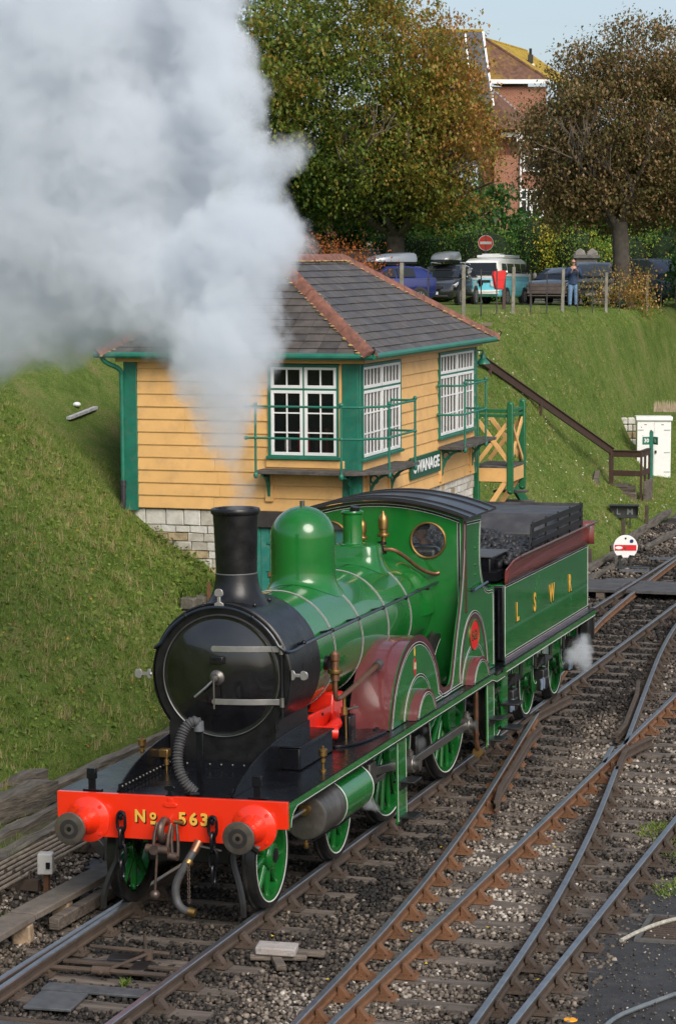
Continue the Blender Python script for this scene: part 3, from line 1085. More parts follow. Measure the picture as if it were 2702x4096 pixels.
# ------------------------------------------------------------------ left side of the engine track: troughs, rods, edging
tr = thing('concrete_beam', 'long low concrete edging beam on blocks just left of the engine track', 'concrete beam')
for (a, b) in (((-1.42, -3.6, .03), (-1.44, -.45, .03)), ((-1.44, -.42, .035), (-1.33, 3.4, .035)), ((-1.34, 3.44, .03), (-1.36, 9.5, .03))):
    MB().bar(a, b, .30, .075).obj('beam', CONCRETE, tr, bevel=.012)
MB().bar((-1.20, -.2, -.09), (-1.14, 3.2, -.09), .12, .13).obj('lower_beam', SLEEPER, tr, bevel=.012)
for y in (-3.2, -1.75, -.55, .42, 1.7, 3.2, 4.8, 6.4):
    MB().box((-1.38, y, -.12), (.20, .16, .22), r=(0, 0, random.uniform(-.15, .15)), taper=.9).obj('block', mat('beam_block', (.28, .20, .13), .92, var=.3, vscale=12, bump=.5, bscale=40), tr, bevel=.02)

rd = thing('point_rodding', 'bundle of parallel steel point rods running along the foot of the bank', 'point rods')
ROD = mat('rod_steel', (.25, .21, .17), .6, metal=.3, var=.35, vscale=8, dirt=(.12, .07, .04), dscale=5, damt=.6)
for i in range(6):
    x = -2.72 + i * .098
    MB().tube([(x + .02, -3, -.02), (x + .01, 2, -.01), (x + .06, 7, -.01), (x + .12, 13, -.02)], .021, 8).obj('rod', ROD, rd)
for y in (-2.6, -.5, 1.35, 3.2, 5.2, 7.5):
    mb = MB()
    mb.box((-2.46, y, -.12), (.78, .10, .12))
    for i in range(7):
        mb.box((-2.77 + i * .098, y, -.02), (.016, .05, .10))
    mb.obj('roller_stand', RUSTDK, rd)
wb = thing('marker_post', 'small white box on a short rusty post beside the point rods', 'marker post', (-1.98, 1.32, -.2))
MB().box((0, 0, .34), (.17, .15, .23), r=(0, 0, .25), taper=.96).obj('box', mat('dull_white', (.52, .50, .47), .6, var=.15, vscale=9, dirt=(.25, .22, .18), dscale=9), wb, bevel=.012)
MB().box((.055, -.064, .33), (.045, .03, .07), r=(0, 0, .25)).obj('slot', BLACKL, wb)
MB().box((0, .02, .11), (.06, .05, .26)).obj('post', RUST, wb)
for (x, y, h, nm) in ((-1.70, 3.25, .55, 'a'), (-1.62, 3.05, .40, 'b')):
    pass
ps = thing('cable_bracket', 'grey steel bracket standing on a dark plate behind the left buffer', 'bracket', (-1.82, 2.75, -.2))
MB().box((0, 0, .40), (.13, .10, .80)).obj('post', DULLSTEEL, ps, bevel=.01)
MB().prism([(-.08, .05), (-.30, .30), (-.26, .42), (-.05, .22)], 'xz', -.04, .04).obj('arm', DULLSTEEL, ps, bevel=.01)
MB().box((.02, -.1, .02), (.5, .42, .03), r=(0, 0, .2)).obj('base_plate', FRAMEBLK, ps, bevel=.006)

def log(name, a, b, w, h, label, group='old sleepers edging the foot of the bank', m=TIMBER):
    a, b = Vector(a), Vector(b)
    d = (b - a).normalized()
    r = d.cross(Vector((0, 0, 1))).normalized()
    u = r.cross(d)
    rings = []
    k = 10
    for i in range(k + 1):
        p = a.lerp(b, i / k)
        j = lambda: random.uniform(-.026, .026)
        e = .85 if i in (0, k) else 1
        rings.append([p + r * (s_ * w / 2 * e + j()) + u * (t_ * h / 2 * e + j()) for s_, t_ in ((-1, -1), (-.2, -1.02), (1, -1), (1.02, .2), (1, 1), (.1, 1.04), (-1, 1), (-1.02, -.1))])
    o = MB().loft(rings).obj(name, m, angle=50)
    return tag(o, label, 'timber', group)
log('edging_timber', (-3.66, 5.05, .06), (-3.54, 9.6, .12), .15, .16, 'longest grey timber edging the grass behind the left end of the red beam')
log('edging_timber', (-4.02, 2.6, .02), (-3.62, 5.1, .10), .28, .30, 'thick weathered sleeper with a broken end, lying left of the red beam')
log('edging_timber', (-4.35, 3.3, .20), (-3.88, 5.35, .24), .24, .14, 'thin timber with flaking white paint at the grass edge')
log('edging_timber', (-3.38, 1.9, -.08), (-3.33, 5.0, -.05), .18, .14, 'low half buried timber between two grassy strips')
log('edging_timber', (-2.98, .6, -.10), (-2.96, 5.6, -.10), .20, .12, 'flat grey kerb timber nearest the point rods')
log('edging_timber', (-3.55, 9.7, .10), (-4.3, 13.2, .15), .16, .16, 'dark timber edging the grass beside the smokebox')
WPAINT = mat('flaking_white', (.62, .62, .60), .7, var=.3, vscale=14)
# verge between timbers
tint_verge = grass_mat
g = MB()
for (x0, x1, y0, y1, z0) in ((-3.85, -3.12, -6, 9.5, -.10), (-3.22, -2.84, -6, 9.5, -.15)):
    k = 24
    vs = []
    for i in range(k + 1):
        y = y0 + (y1 - y0) * i / k
        for j in range(5):
            x = x0 + (x1 - x0) * j / 4
            vs.append((x, y, z0 + .04 * math.sin(x * 7 + y * 3) * math.sin(y * 1.7)))
    g.add(vs, [(i * 5 + j, i * 5 + j + 1, i * 5 + j + 6, i * 5 + j + 5) for i in range(k) for j in range(4)])
vg = g.obj('verge_ground', mat('verge_soil', (.060, .055, .030), .95, var=.5, vscale=5, bump=.6, bscale=40, dirt=(.045, .07, .015), dscale=3, damt=.9))
vg['kind'] = 'structure'
def verge(n_):
    x = np.concatenate([RNG.uniform(-3.75, -3.2, n_ // 2), RNG.uniform(-3.2, -2.85, n_ // 4), RNG.uniform(-2.0, -1.6, n_ // 4)])
    y = RNG.uniform(-2, 9, len(x))
    keep = np.sin(x * 3 + y * 1.9) + np.sin(y * 3.7 - x) + np.where(x > -2.5, -1.1, .3) > 0
    x, y = x[keep], y[keep]
    n_ = len(x)
    z = np.where(x < -2.5, -.13, -.2)
    a = RNG.uniform(0, 2 * PI, n_)
    L_ = RNG.uniform(.05, .13, n_)
    l = RNG.uniform(.1, .8, n_)
    dx, dy = np.cos(a), np.sin(a)
    w = .006
    V = np.stack([np.stack([x - dy * w, y + dx * w, z], 1), np.stack([x + dy * w, y - dx * w, z], 1), np.stack([x + dx * l * L_, y + dy * l * L_, z + L_], 1)], 1).reshape(-1, 3)
    return V, np.arange(3 * n_).reshape(-1, 3), np.clip(RNG.normal(.45, .25, n_), 0, 1)
v_, f_, t_ = verge(15000)
o = np_mesh('verge_grass', v_, f_, MATS['grass_tints'], t_)
tag(o, 'thin rough grass sprouting between the edging timbers', 'grass', kind='stuff')

# moss and weeds by the yard rail
def mossy(n_, cx, cy, r):
    a, q = RNG.uniform(0, 2 * PI, n_), r * np.sqrt(RNG.uniform(0, 1, n_)) * RNG.uniform(.6, 1.2, n_)
    x, y = cx + q * np.cos(a) * .45, cy + q * np.sin(a)
    z = np.full(n_, -.2)
    b = RNG.uniform(0, 2 * PI, n_)
    L_ = RNG.uniform(.02, .07, n_)
    dx, dy = np.cos(b), np.sin(b)
    w = .012
    V = np.stack([np.stack([x - dy * w, y + dx * w, z], 1), np.stack([x + dy * w, y - dx * w, z], 1), np.stack([x + dx * L_, y + dy * L_, z + L_ * .9], 1)], 1).reshape(-1, 3)
    return V, np.arange(3 * n_).reshape(-1, 3), np.clip(RNG.normal(.42, .2, n_), 0, 1)
Vs, Fs, Ts, off = [], [], [], 0
for args in ((900, 4.45, 5.9, 1.1), (300, 3.85, 6.4, .5), (160, 4.5, 3.6, .4), (60, 2.0, 1.4, .10), (60, .18, -1.62, .08), (60, 4.3, 8.3, .5)):
    v_, f_, t_ = mossy(*args)
    Vs.append(v_); Fs.append(f_ + off); Ts.append(t_); off += len(v_)
o = np_mesh('moss', np.vstack(Vs), np.vstack(Fs), MATS['grass_tints'], np.concatenate(Ts))
tag(o, 'patches of green moss and weeds by the yard rail', 'moss', kind='stuff')
leafs = []
for (x, y) in ((2.35, 1.8), (2.30, .9), (2.28, 2.6), (2.75, -.2), (3.2, 4.4), (2.9, 5.0), (3.0, 1.3), (1.6, 4.6), (2.0, -1.0), (3.9, -.4), (3.6, .9), (1.0, .3)):
    leafs.append((x, y))
mb = MB()
for (x, y) in leafs:
    a = random.uniform(0, 6)
    mb.add([(x + .032 * math.cos(a + q * PI / 2) * (1 if q % 2 else .55), y + .032 * math.sin(a + q * PI / 2) * (1 if q % 2 else .55), -.165 + .012 * (q % 2)) for q in range(4)], [(0, 1, 2, 3)])
o = mb.obj('yellow_leaves', mat('yellow_leaf', (.55, .38, .02), .7), flat=True)
tag(o, 'small bright yellow leaves dropped on the ballast', 'leaves', kind='stuff')

# ------------------------------------------------------------------ things on the yard
o = MB().lathe([(.001, .0), (.060, .0), (.064, .006), (.060, .012), (.001, .013)], (4.45, -1.46, -.198), n=24).obj('orange_disc', mat('orange_plastic', (.85, .36, .01), .5))
tag(o, 'small round orange disc lying on the dark yard', 'disc')
o = MB().tube(smooth_poly([(4.60, -2.9, -.17), (4.78, -1.9, -.165), (4.83, -1.35, -.165), (4.98, -1.0, -.165), (5.35, -.2, -.17), (6.2, 1.1, -.17)], 2), .022, 8).obj('bent_pipe', mat('pipe_grey', (.16, .18, .19), .5, metal=.3, var=.2))
tag(o, 'long bent grey pipe lying on the yard near the orange disc', 'pipe')
o = MB().tube(smooth_poly([(4.40, 1.22, -.17), (4.48, 1.48, -.16), (4.66, 1.95, -.15), (4.95, 2.35, -.15), (5.6, 2.9, -.165)], 2), .022, 8).obj('pale_stick', mat('pale_wood', (.34, .32, .27), .8, var=.3, vscale=20))
tag(o, 'pale curved stick lying across the corner of the drain grate', 'stick')
gt = thing('drain_grate', 'dark barred drain grate set in a pale frame in the yard', 'drain grate', (5.05, 1.85, -.185), .02)
MB().box((0, 0, -.02), (1.0, .92, .02)).obj('pit', BLACKL, gt)
for i in range(11):
    MB().box((0, -.42 + i * .084, 0), (.95, .034, .02)).obj('bar', RUSTDK, gt)
mb = MB()
for d in (-1, 1):
    mb.box((0, d * .485, .0), (1.10, .05, .035))
    mb.box((d * .525, 0, .0), (.05, .92, .035))
mb.obj('frame', mat('grate_frame', (.085, .08, .075), .8, var=.3, vscale=12), gt)

# ------------------------------------------------------------------ boarded crossing behind the tender
bx = thing('boarded_crossing', 'dark timber foot crossing laid over the tracks behind the tender', 'crossing')
BOARD = mat('crossing_board', (.060, .058, .060), .7, var=.3, vscale=5, bump=.3, bscale=25, dirt=(.12, .12, .12), dscale=3, damt=.4)
for (x0, x1) in ((-2.3, -.86), (-.64, .60), (.86, 2.45), (2.75, 3.95), (4.25, 5.6)):
    for j in range(5):
        y = 28.3 + j * .36
        MB().box(((x0 + x1) / 2, y, -.03 + random.uniform(-.006, .006)), (x1 - x0, .345, .07)).obj('board', BOARD, bx, bevel=.008)
for x in (-2.1, -1.2, 1.2, 2.2):
    MB().box((x, 29.0, -.15), (.18, 1.7, .17)).obj('bearer', SLEEPER, bx)
# ------------------------------------------------------------------ the engine
loco = thing('steam_locomotive', 'green and black steam locomotive with red front beam numbered 563', 'steam locomotive', (.03, 0, 0), rot=(0, math.radians(-.9), 0))

FZ = 1.27                                     # top of the running plate
fp = MB()
fp.box((0, 4.6, FZ - .012), (2.50, 9.1, .024))
footplate = fp.obj('footplate', BLACK, loco)
mb = MB()
for sx in (-1, 1):
    mb.prism([(.04, 1.255), (8.55, 1.255), (8.75, 1.20), (9.2, 1.20), (9.2, 1.12), (8.72, 1.12), (8.5, 1.175), (.30, 1.175), (.16, 1.14), (.10, 1.02), (.04, .98)], 'yz', sx * 1.235, sx * 1.252)
mb.obj('valance', GREEN, loco)
mb = MB()
for sx in (1,):
    lining_pts = [(.10, 1.0), (.115, 1.06), (.17, 1.135), (.30, 1.186), (8.5, 1.186), (8.74, 1.13), (9.2, 1.13)]
    ribbon(mb, lining_pts, .0065, 'yz', 1.252, .002, 0)
    ribbon(mb, offset_line(lining_pts, -.014), .016, 'yz', 1.252, .0015, 1)
mb.obj('valance_lining', [WHITEL, BLACKL], loco)

# --- front beam
half = [(1.25, 1.275), (1.25, 1.00), (1.10, .995), (1.06, .96), (1.03, .90), (.97, .86), (.90, .83), (.86, .82)]
poly = half + [(-x, z) for x, z in half[::-1]]
beam = MB().prism(poly, 'xz', 0.0, .05).obj('buffer_beam', RED, loco, bevel=.004)
def num(body, x, z, size, sx=1.0):
    text('lettering', body, size, BLACKL, beam, (x + .012, -.0035, z - .012), ROT_FRONT, .0012, .006, sx)
    text('lettering', body, size, GOLD, beam, (x, -.007, z), ROT_FRONT, .0012, .006, sx)
num('N', -.333, 1.055, .175, .92)
num('o', -.192, 1.078, .135, .95)
num('-', -.192, 1.018, .25, .8)
num('5', .125, 1.050, .172, 1.05)
num('6', .245, 1.050, .172, 1.05)
num('3', .363, 1.050, .172, 1.05)
mb = MB()
mb.prism(smooth_poly([(-.075, 1.215), (.075, 1.215), (.075, 1.165), (-.075, 1.165)], 2, True), 'xz', -.012, 0)
mb.box((0, -.005, 1.235), (.05, .012, .05))
mb.obj('lamp_iron_foot', RED, beam, bevel=.003)
for x in (.12, .18, .24):
    pass

def lamp_iron(x, y, z, col, h=.16):
    o = MB()
    o.box((x, y, z + h / 2), (.05, .018, h))
    o.prism(smooth_poly([(x - .06, z + h), (x - .055, z + h + .055), (x + .055, z + h + .055), (x + .06, z + h)], 2, True), 'xz', y - .009, y + .009)
    o.box((x, y + .02, z + .01), (.09, .06, .02))
    return o.obj('lamp_iron', col, loco, bevel=.004)
lamp_iron(-.01, .015, 1.27, BLACK, .06)
for x in (-.90, .90):
    o = MB()
    o.box((x, .10, 1.27 + .10), (.075, .028, .20))
    o.box((x, .10, 1.27 + .185), (.10, .05, .11), taper=.96)
    o.box((x, .12, 1.28), (.20, .07, .02))
    o.obj('lamp_bracket', BLACK, loco, bevel=.005)

def buffer(x):
    z = 1.0
    b = MB()
    b.lathe([(.235, 0), (.235, -.018), (.215, -.03), (.150, -.055), (.118, -.12), (.105, -.20), (.105, -.33), (.112, -.34), (.112, -.355)], (x, 0, z), 'y', 32)
    o = b.obj('buffer_stock', RED, loco)
    for a in (PI / 4, 3 * PI / 4, 5 * PI / 4, 7 * PI / 4):
        MB().cyl((x + .195 * math.cos(a), -.012, z + .195 * math.sin(a)), (x + .195 * math.cos(a), -.048, z + .195 * math.sin(a)), .022, .018, 8).obj('bolt', RED, o)
    h = MB()
    h.lathe([(.075, -.34), (.075, -.44), (.10, -.455), (.158, -.462), (.166, -.470), (.166, -.486), (.160, -.494), (.10, -.503), (.026, -.506), (.022, -.48)], (x, 0, z), 'y', 40)
    hd = h.obj('buffer_head', mat('buffer_face', (.115, .105, .092), .35, metal=.6, var=.35, vscale=9, dirt=(.20, .13, .055), dscale=6, damt=.6), loco)
    g_ = MB().lathe([(.024, -.5045), (.085, -.5052), (.100, -.5035)], (x, 0, z), 'y', 32, cap0=False, cap1=False)
    g_.obj('grease_ring', mat('grease', (.022, .021, .021), .38, var=.3, vscale=14), hd)
    MB().lathe([(.0005, -.5075), (.023, -.507)], (x, 0, z), 'y', 20).obj('centre_hole', BLACKL, hd)
buffer(-.90)
buffer(.90)

# --- couplings and hoses
def chain(x, z0, n, s=1.0, parent=None, nm='safety_chain'):
    c = bpy.data.objects.new(nm, None)
    COL.objects.link(c)
    c.parent = loco
    h = MB().tube([(x, 0, z0 + .02), (x, -.05, z0 + .03), (x, -.085, z0), (x, -.07, z0 - .03)], .022, 8)
    h.obj('hook', BLACK, c)
    zz = z0 - .055
    for k in range(n):
        R = Matrix.Rotation(0 if k % 2 == 0 else PI / 2, 3, 'Z')
        pts = []
        for q in range(20):
            a = 2 * PI * q / 20
            px = .043 * s * math.cos(a)
            pz = .075 * s * math.sin(a) + (.028 * s if math.sin(a) > 0 else -.028 * s)
            v = R @ Vector((px, 0, pz))
            pts.append((x + v.x, -.07 + v.y, zz + v.z))
        MB().tube(pts, .017 * s, 8, closed=True).obj('link', BLACK, c)
        zz -= .165 * s
    return c
chain(-.515, 1.06, 4)
chain(.475, 1.06, 4)
sc_ = bpy.data.objects.new('screw_coupling', None)
COL.objects.link(sc_)
sc_.parent = loco
RUSTST = mat('coupling_steel', (.10, .075, .065), .4, metal=.6, var=.35, vscale=12, dirt=(.22, .12, .06), dscale=8, damt=.6)
MB().tube(smooth_poly([(-.04, .0, 1.03), (-.04, -.10, 1.06), (-.04, -.19, 1.0), (-.04, -.20, .90), (-.04, -.13, .86), (-.04, -.08, .91)], 2), [.04] * 1 + [.042] * 100, 10).obj('draw_hook', RUSTST, sc_) if False else None
pts = smooth_poly([(-.04, .0, 1.02), (-.04, -.10, 1.06), (-.04, -.19, 1.0), (-.04, -.20, .90), (-.04, -.13, .85), (-.04, -.08, .90)], 2)
MB().tube(pts, .038, 10).obj('draw_hook', RUSTST, sc_)
for dx in (-.085, .065):
    MB().tube([(dx - .01, -.13, 1.03), (dx - .025, -.17, .92), (dx - .04, -.18, .78)], .020, 8).obj('shackle', RUSTST, sc_)
for dx in (.10,):
    MB().tube([(dx, -.10, 1.02), (dx + .02, -.12, .85), (dx + .02, -.13, .70), (dx - .04, -.13, .67), (dx - .05, -.12, .85), (dx - .045, -.10, 1.0)], .018, 8).obj('shackle', RUSTST, sc_)
MB().cyl((-.20, -.18, .775), (.04, -.18, .765), .045, n=14).cyl((-.10, -.24, .77), (-.10, -.12, .77), .05, n=12).obj('trunnion', RUSTST, sc_)
MB().cyl((.02, -.13, .70), (.12, -.13, .69), .042, n=12).obj('trunnion', RUSTST, sc_)
MB().cyl((.07, -.09, 1.04), (.17, -.09, 1.03), .022, n=10).obj('pin', BRASS, sc_)
MB().tube([(-.085, -.18, .74), (-.10, -.18, .55), (-.115, -.18, .34)], .014, 8).ball((-.118, -.18, .30), .052, n=14, m=10).obj('tommy_bar', RUSTST, sc_)
vh = bpy.data.objects.new('vacuum_hose', None)
COL.objects.link(vh)
vh.parent = loco
MB().tube(smooth_poly([(.30, -.02, .80), (.26, -.10, .72), (.20, -.16, .60), (.10, -.18, .42), (.12, -.20, .24), (.20, -.22, .17), (.27, -.22, .16)], 2), .043, 12).obj('hose', RUBBER, vh)
MB().cyl((.305, -.01, .83), (.27, -.08, .735), .05, .046, 12).obj('collar', COPPER, vh)
MB().cyl((.24, -.12, .66), (.225, -.14, .63), .052, n=12).obj('clip', BRASS, vh)
MB().cyl((.26, -.22, .163), (.33, -.22, .15), .045, n=12).obj('hose_end', BRASS, vh)
for k in range(9):
    MB().tube([(.25 + .012 * math.cos(q * PI / 3), -.18 + (.012 * math.sin(q * PI / 3) if k % 2 else 0), .62 - k * .045 + (.0 if k % 2 else .022 * math.sin(q * PI / 3)) + .01 * math.sin(q * PI / 3)) for q in range(6)], .006, 5, closed=True).obj('chain_link', RUSTDK, vh)
MB().bar((.30, -.05, .80), (.56, -.05, .76), .016, .016).obj('rod', STEEL, vh)
# corrugated hose standing on the platform
bh = bpy.data.objects.new('brake_hose', None)
COL.objects.link(bh)
bh.parent = loco
path = smooth_poly([(.20, .16, 1.30), (.10, .10, 1.42), (.03, .12, 1.60), (.03, .20, 1.80), (.08, .26, 1.96), (.16, .30, 2.01), (.20, .32, 1.98)], 3)
P_, R_l = [], []
acc = 0
for i in range(len(path) - 1):
    a, b = Vector(path[i]), Vector(path[i + 1])
    m = max(1, int((b - a).length / .006))
    for k in range(m):
        P_.append(a.lerp(b, k / m))
        acc += (b - a).length / m
        R_l.append(.052 + .007 * math.sin(acc * 2 * PI / .030))
MB().tube(P_, R_l, 14).obj('corrugated_hose', RUBBER, bh)
MB().box((.20, .34, 1.62), (.075, .03, .72)).obj('standpipe_bracket', BLACK, bh, bevel=.005)
MB().cyl((.20, .32, 2.0), (.20, .32, 1.90), .05, .055, 12).obj('hose_cap', mat('hose_cap_grey', (.09, .10, .11), .4, var=.2), bh)
MB().tube([(.26, .12, 1.29), (.20, .05, 1.30), (.14, .10, 1.29)], .02, 8).obj('hose_clip', BLACK, bh)

# --- frame wings in front of the smokebox, with rivets
for sx in (-1, 1):
    prof = smooth_poly([(.12, 1.285), (.45, 1.44), (.95, 1.56), (1.6, 1.63), (2.6, 1.64)], 2) + [(2.6, 1.27), (.12, 1.27)]
    MB().prism(prof, 'yz', sx * .620, sx * .637).obj('frame_wing', BLACK, loco, bevel=.003)
    mb = MB()
    mb.box((sx * .585, .85, 1.276), (.07, 1.45, .012))
    mb.box((sx * .614, .85, 1.31), (.012, 1.45, .08))
    angle_iron = mb.obj('angle_iron', BLACK, loco)
    for k in range(15):
        y = .20 + k * .095
        MB().ball((sx * .606, y, 1.315), .013, n=8, m=5).obj('rivet', DULLSTEEL, angle_iron)
mb = MB()
mb.box((0, 1.49, 1.31), (1.16, .012, .09))
al = mb.obj('angle_iron', BLACK, loco)
for k in range(9):
    MB().ball((-.52 + k * .13, 1.482, 1.32), .013, n=8, m=5).obj('rivet', DULLSTEEL, al)

# --- smokebox
SBZ, SBR, SY0, SY1 = 2.275, .775, 1.55, 2.60
out = []
for i in range(41):
    a = math.radians(-38 + (256) * i / 40)
    out.append((SBR * math.cos(a), SBZ + SBR * math.sin(a)))
leftside = smooth_poly([out[-1], (-.62, 1.66), (-.615, 1.50), (-.635, 1.27)], 2)
rightside = [(-x, z) for x, z in leftside[::-1]]
outline = rightside[:-1] + out + leftside[1:]
sb = MB().prism(outline, 'xz', SY0, SY1)
smokebox = sb.obj('smokebox', SOOT, loco, bevel=.012, angle=30)
fl = MB()
fl.lathe([(SBR + .002, 0), (SBR + .018, .01), (SBR + .018, .05), (SBR, .06)], (0, SY0 - .01, SBZ), 'y', 64, a0=math.radians(-40), a1=math.radians(220))
fl.obj('front_rim', SOOT, smokebox)
dr = MB()
dr.lathe([(.655, 0), (.655, -.02), (.640, -.034), (.622, -.030), (.60, -.034), (.50, -.075), (.36, -.110), (.20, -.132), (.08, -.142), (.0005, -.145)], (0, SY0, SBZ), 'y', 72)
door = dr.obj('smokebox_door', mat('door_black', (.0055, .0055, .0065), .18, var=.4, vscale=4.0, coat=.85, bump=.03, bscale=4.0, dirt=(.018, .0175, .0175), dscale=3, damt=.40, rvar=.08), loco, angle=50)
ring = MB()
ring.lathe([(.648, -.030), (.658, -.036), (.664, -.026), (.664, -.0)], (0, SY0, SBZ), 'y', 72, cap0=False, cap1=False)
ring.obj('door_ring', mat('ring_grey', (.10, .10, .10), .38, metal=.5, var=.3), door)
for z in (SBZ + .305, SBZ - .262):
    mb = MB()
    def sy(x): # door surface
        r = math.hypot(x, z - SBZ)
        return SY0 - np.interp(r, [0, .2, .36, .5, .6, .66, .8], [.145, .132, .110, .075, .034, .02, .02]) - .012
    xs = [-.04 + .71 * k / 8 for k in range(9)]
    n_ = len(xs)
    vs = []
    for x in xs:
        h_ = .032
        y = sy(x)
        vs += [(x, y, z - h_), (x, y, z + h_), (x, y + .03, z + h_), (x, y + .03, z - h_)]
    fs = [(i * 4 + a, i * 4 + (a + 1) % 4, (i + 1) * 4 + (a + 1) % 4, (i + 1) * 4 + a) for i in range(n_ - 1) for a in range(4)] + [(3, 2, 1, 0), ((n_ - 1) * 4, (n_ - 1) * 4 + 1, (n_ - 1) * 4 + 2, (n_ - 1) * 4 + 3)]
    mb.add(vs, fs)
    mb.cyl((-.04, sy(-.04), z), (-.04, sy(-.04) + .03, z), .032, n=14)
    mb.obj('hinge_strap', mat('strap_steel', (.42, .41, .39), .36, metal=.85, var=.15, vscale=8), door, bevel=.004)
    MB().cyl((.69, SY0 - .035, z - .05), (.69, SY0 - .035, z + .05), .026, n=12).obj('hinge_knuckle', STEEL, door)
MB().cyl((.69, SY0 - .03, SBZ - .43), (.69, SY0 - .03, SBZ + .30), .014, n=8).obj('hinge_rod', SOOT, door)
mb = MB()
mb.lathe([(.085, 0), (.080, -.02), (.045, -.05), (.035, -.09), (.0005, -.10)], (0, SY0 - .14, SBZ), 'y', 20)
mb.obj('dart_boss', DULLSTEEL, door)
MB().tube([(0, SY0 - .21, SBZ), (-.09, SY0 - .24, SBZ - .09), (-.22, SY0 - .25, SBZ - .20)], .013, 8).obj('door_handle', STEEL, door)
MB().tube([(0, SY0 - .25, SBZ), (.0, SY0 - .25, SBZ - .32)], .010, 8).obj('door_handle', DULLSTEEL, door)
MB().box((.01, SY0 - .16, SBZ + .19), (.15, .07, .085)).obj('lamp_bracket', SOOT, door, bevel=.012)
# rail curving over the smokebox front and along the boiler
pts = []
HR = SBR + .10
rail_pts = [(-.80 + .0, 7.52, 2.61)]
mb = MB()
arc = []
for i in range(25):
    a = math.radians(28 + 124 * i / 24)
    arc.append(((SBR - .02) * math.cos(a), SY0 - .06, SBZ + (SBR - .02) * math.sin(a) - .01))
a0_, a1_ = arc[0], arc[-1]
front_r = [(.78, 7.5, 2.61), (.78, 2.1, 2.575), (.785, 1.75, 2.55), (.765, 1.56, 2.545), (.735, 1.49, 2.57)]
front_l = [(-x, y, z) for x, y, z in front_r]
whole = smooth_poly(front_r, 2) + arc + smooth_poly(front_l, 2)[::-1]
hr = mb.tube(whole, .017, 8).obj('handrail', mat('handrail_blue_black', (.012, .016, .026), .3, coat=.3), loco)
for y in (2.0, 3.0, 4.0, 5.0, 6.0, 7.0):
    for sx in (-1, 1):
        MB().ball((sx * .78, y, 2.59), .028, n=10, m=6).cyl((sx * .78, y, 2.59), (sx * .64, y, 2.56), .014, n=8).obj('handrail_knob', BLACK, hr)
for a in (60, 120):
    a = math.radians(a)
    MB().ball(((SBR - .02) * math.cos(a), SY0 - .055, SBZ + (SBR - .02) * math.sin(a) - .01), .026, n=10, m=6).obj('handrail_knob', SOOT, hr)
# lamp irons on the smokebox
LI = mat('lamp_iron_steel', (.36, .35, .33), .42, metal=.7, var=.2, vscale=10)
def sb_lamp(x, z, ang):
    R = Matrix.Rotation(ang, 3, 'Y')
    mb = MB()
    for (pts_, y0, y1) in (([(-.055, 0), (.055, 0), (.05, .03), (.018, .045), (.018, .11), (-.018, .11), (-.018, .045), (-.05, .03)], 0, .018), (smooth_poly([(-.048, .10), (-.05, .15), (-.03, .185), (.03, .185), (.05, .15), (.048, .10)], 2, True), -.004, .022)):
        n = len(pts_)
        vs = []
        for y in (y0, y1):
            for p in pts_:
                q = R @ Vector((p[0], 0, p[1]))
                vs.append((x + q.x, SY0 - .05 + y, z + q.z))
        mb.add(vs, [tuple(range(n))[::-1], tuple(range(n, 2 * n))] + [(i, (i + 1) % n, n + (i + 1) % n, n + i) for i in range(n)])
    mb.obj('lamp_iron', LI, smokebox, bevel=.004)
sb_lamp(0, SBZ + SBR - .02, 0)
sb_lamp(.80, SBZ + .035, PI / 2)
sb_lamp(-.80, SBZ + .0, -PI / 2)
MB().ball((-.80, SY0 - .04, SBZ), .02).obj('lamp_iron_nut', LI, smokebox)

# --- chimney, dome, safety valves
ch = MB()
prof = [(.345, 2.985), (.335, 3.00), (.290, 3.06), (.255, 3.14), (.235, 3.24), (.2265, 3.315), (.229, 3.320), (.229, 3.328), (.224, 3.333), (.228, 3.5), (.238, 3.8), (.247, 3.965), (.262, 3.972), (.269, 3.990), (.269, 4.012), (.262, 4.030), (.250, 4.034), (.225, 4.02), (.215, 3.90), (.20, 3.3)]
CY = 2.07
n = 48
vs, fs = [], []
for i, (r, h) in enumerate(prof):
    for k in range(n):
        a = 2 * PI * k / n
        x, y = r * math.cos(a), r * math.sin(a)
        z = h
        if i < 6:   # the flared foot sits down over the smokebox
            drop = SBR - math.sqrt(max(SBR ** 2 - x * x, 0))
            z = h - drop * (1 - i / 6)
        vs.append((x, CY + y, z + (.07 if i < 1 else .0) * 0 + (.06 if i < 6 else 0) * (1 - i / 6)))
for i in range(len(prof) - 1):
    for k in range(n):
        k2 = (k + 1) % n
        fs.append((i * n + k, i * n + k2, (i + 1) * n + k2, (i + 1) * n + k))
ch.add(vs, fs)
chim = ch.obj('chimney', SOOT, loco, angle=40)
MB().lathe([(.2275, 3.316), (.2315, 3.321), (.2315, 3.327), (.2275, 3.332)], (0, CY, 0), n=48, cap0=False, cap1=False).obj('joint_band', mat('joint_grey', (.16, .16, .16), .4, metal=.5), chim)
for ax in (-.29, .29):
    for ay in (-.24, .24):
        MB().ball((ax, CY + ay, SBZ + math.sqrt(SBR ** 2 - ax ** 2) + .012), .022, n=8, m=5).obj('bolt', SOOT, chim)

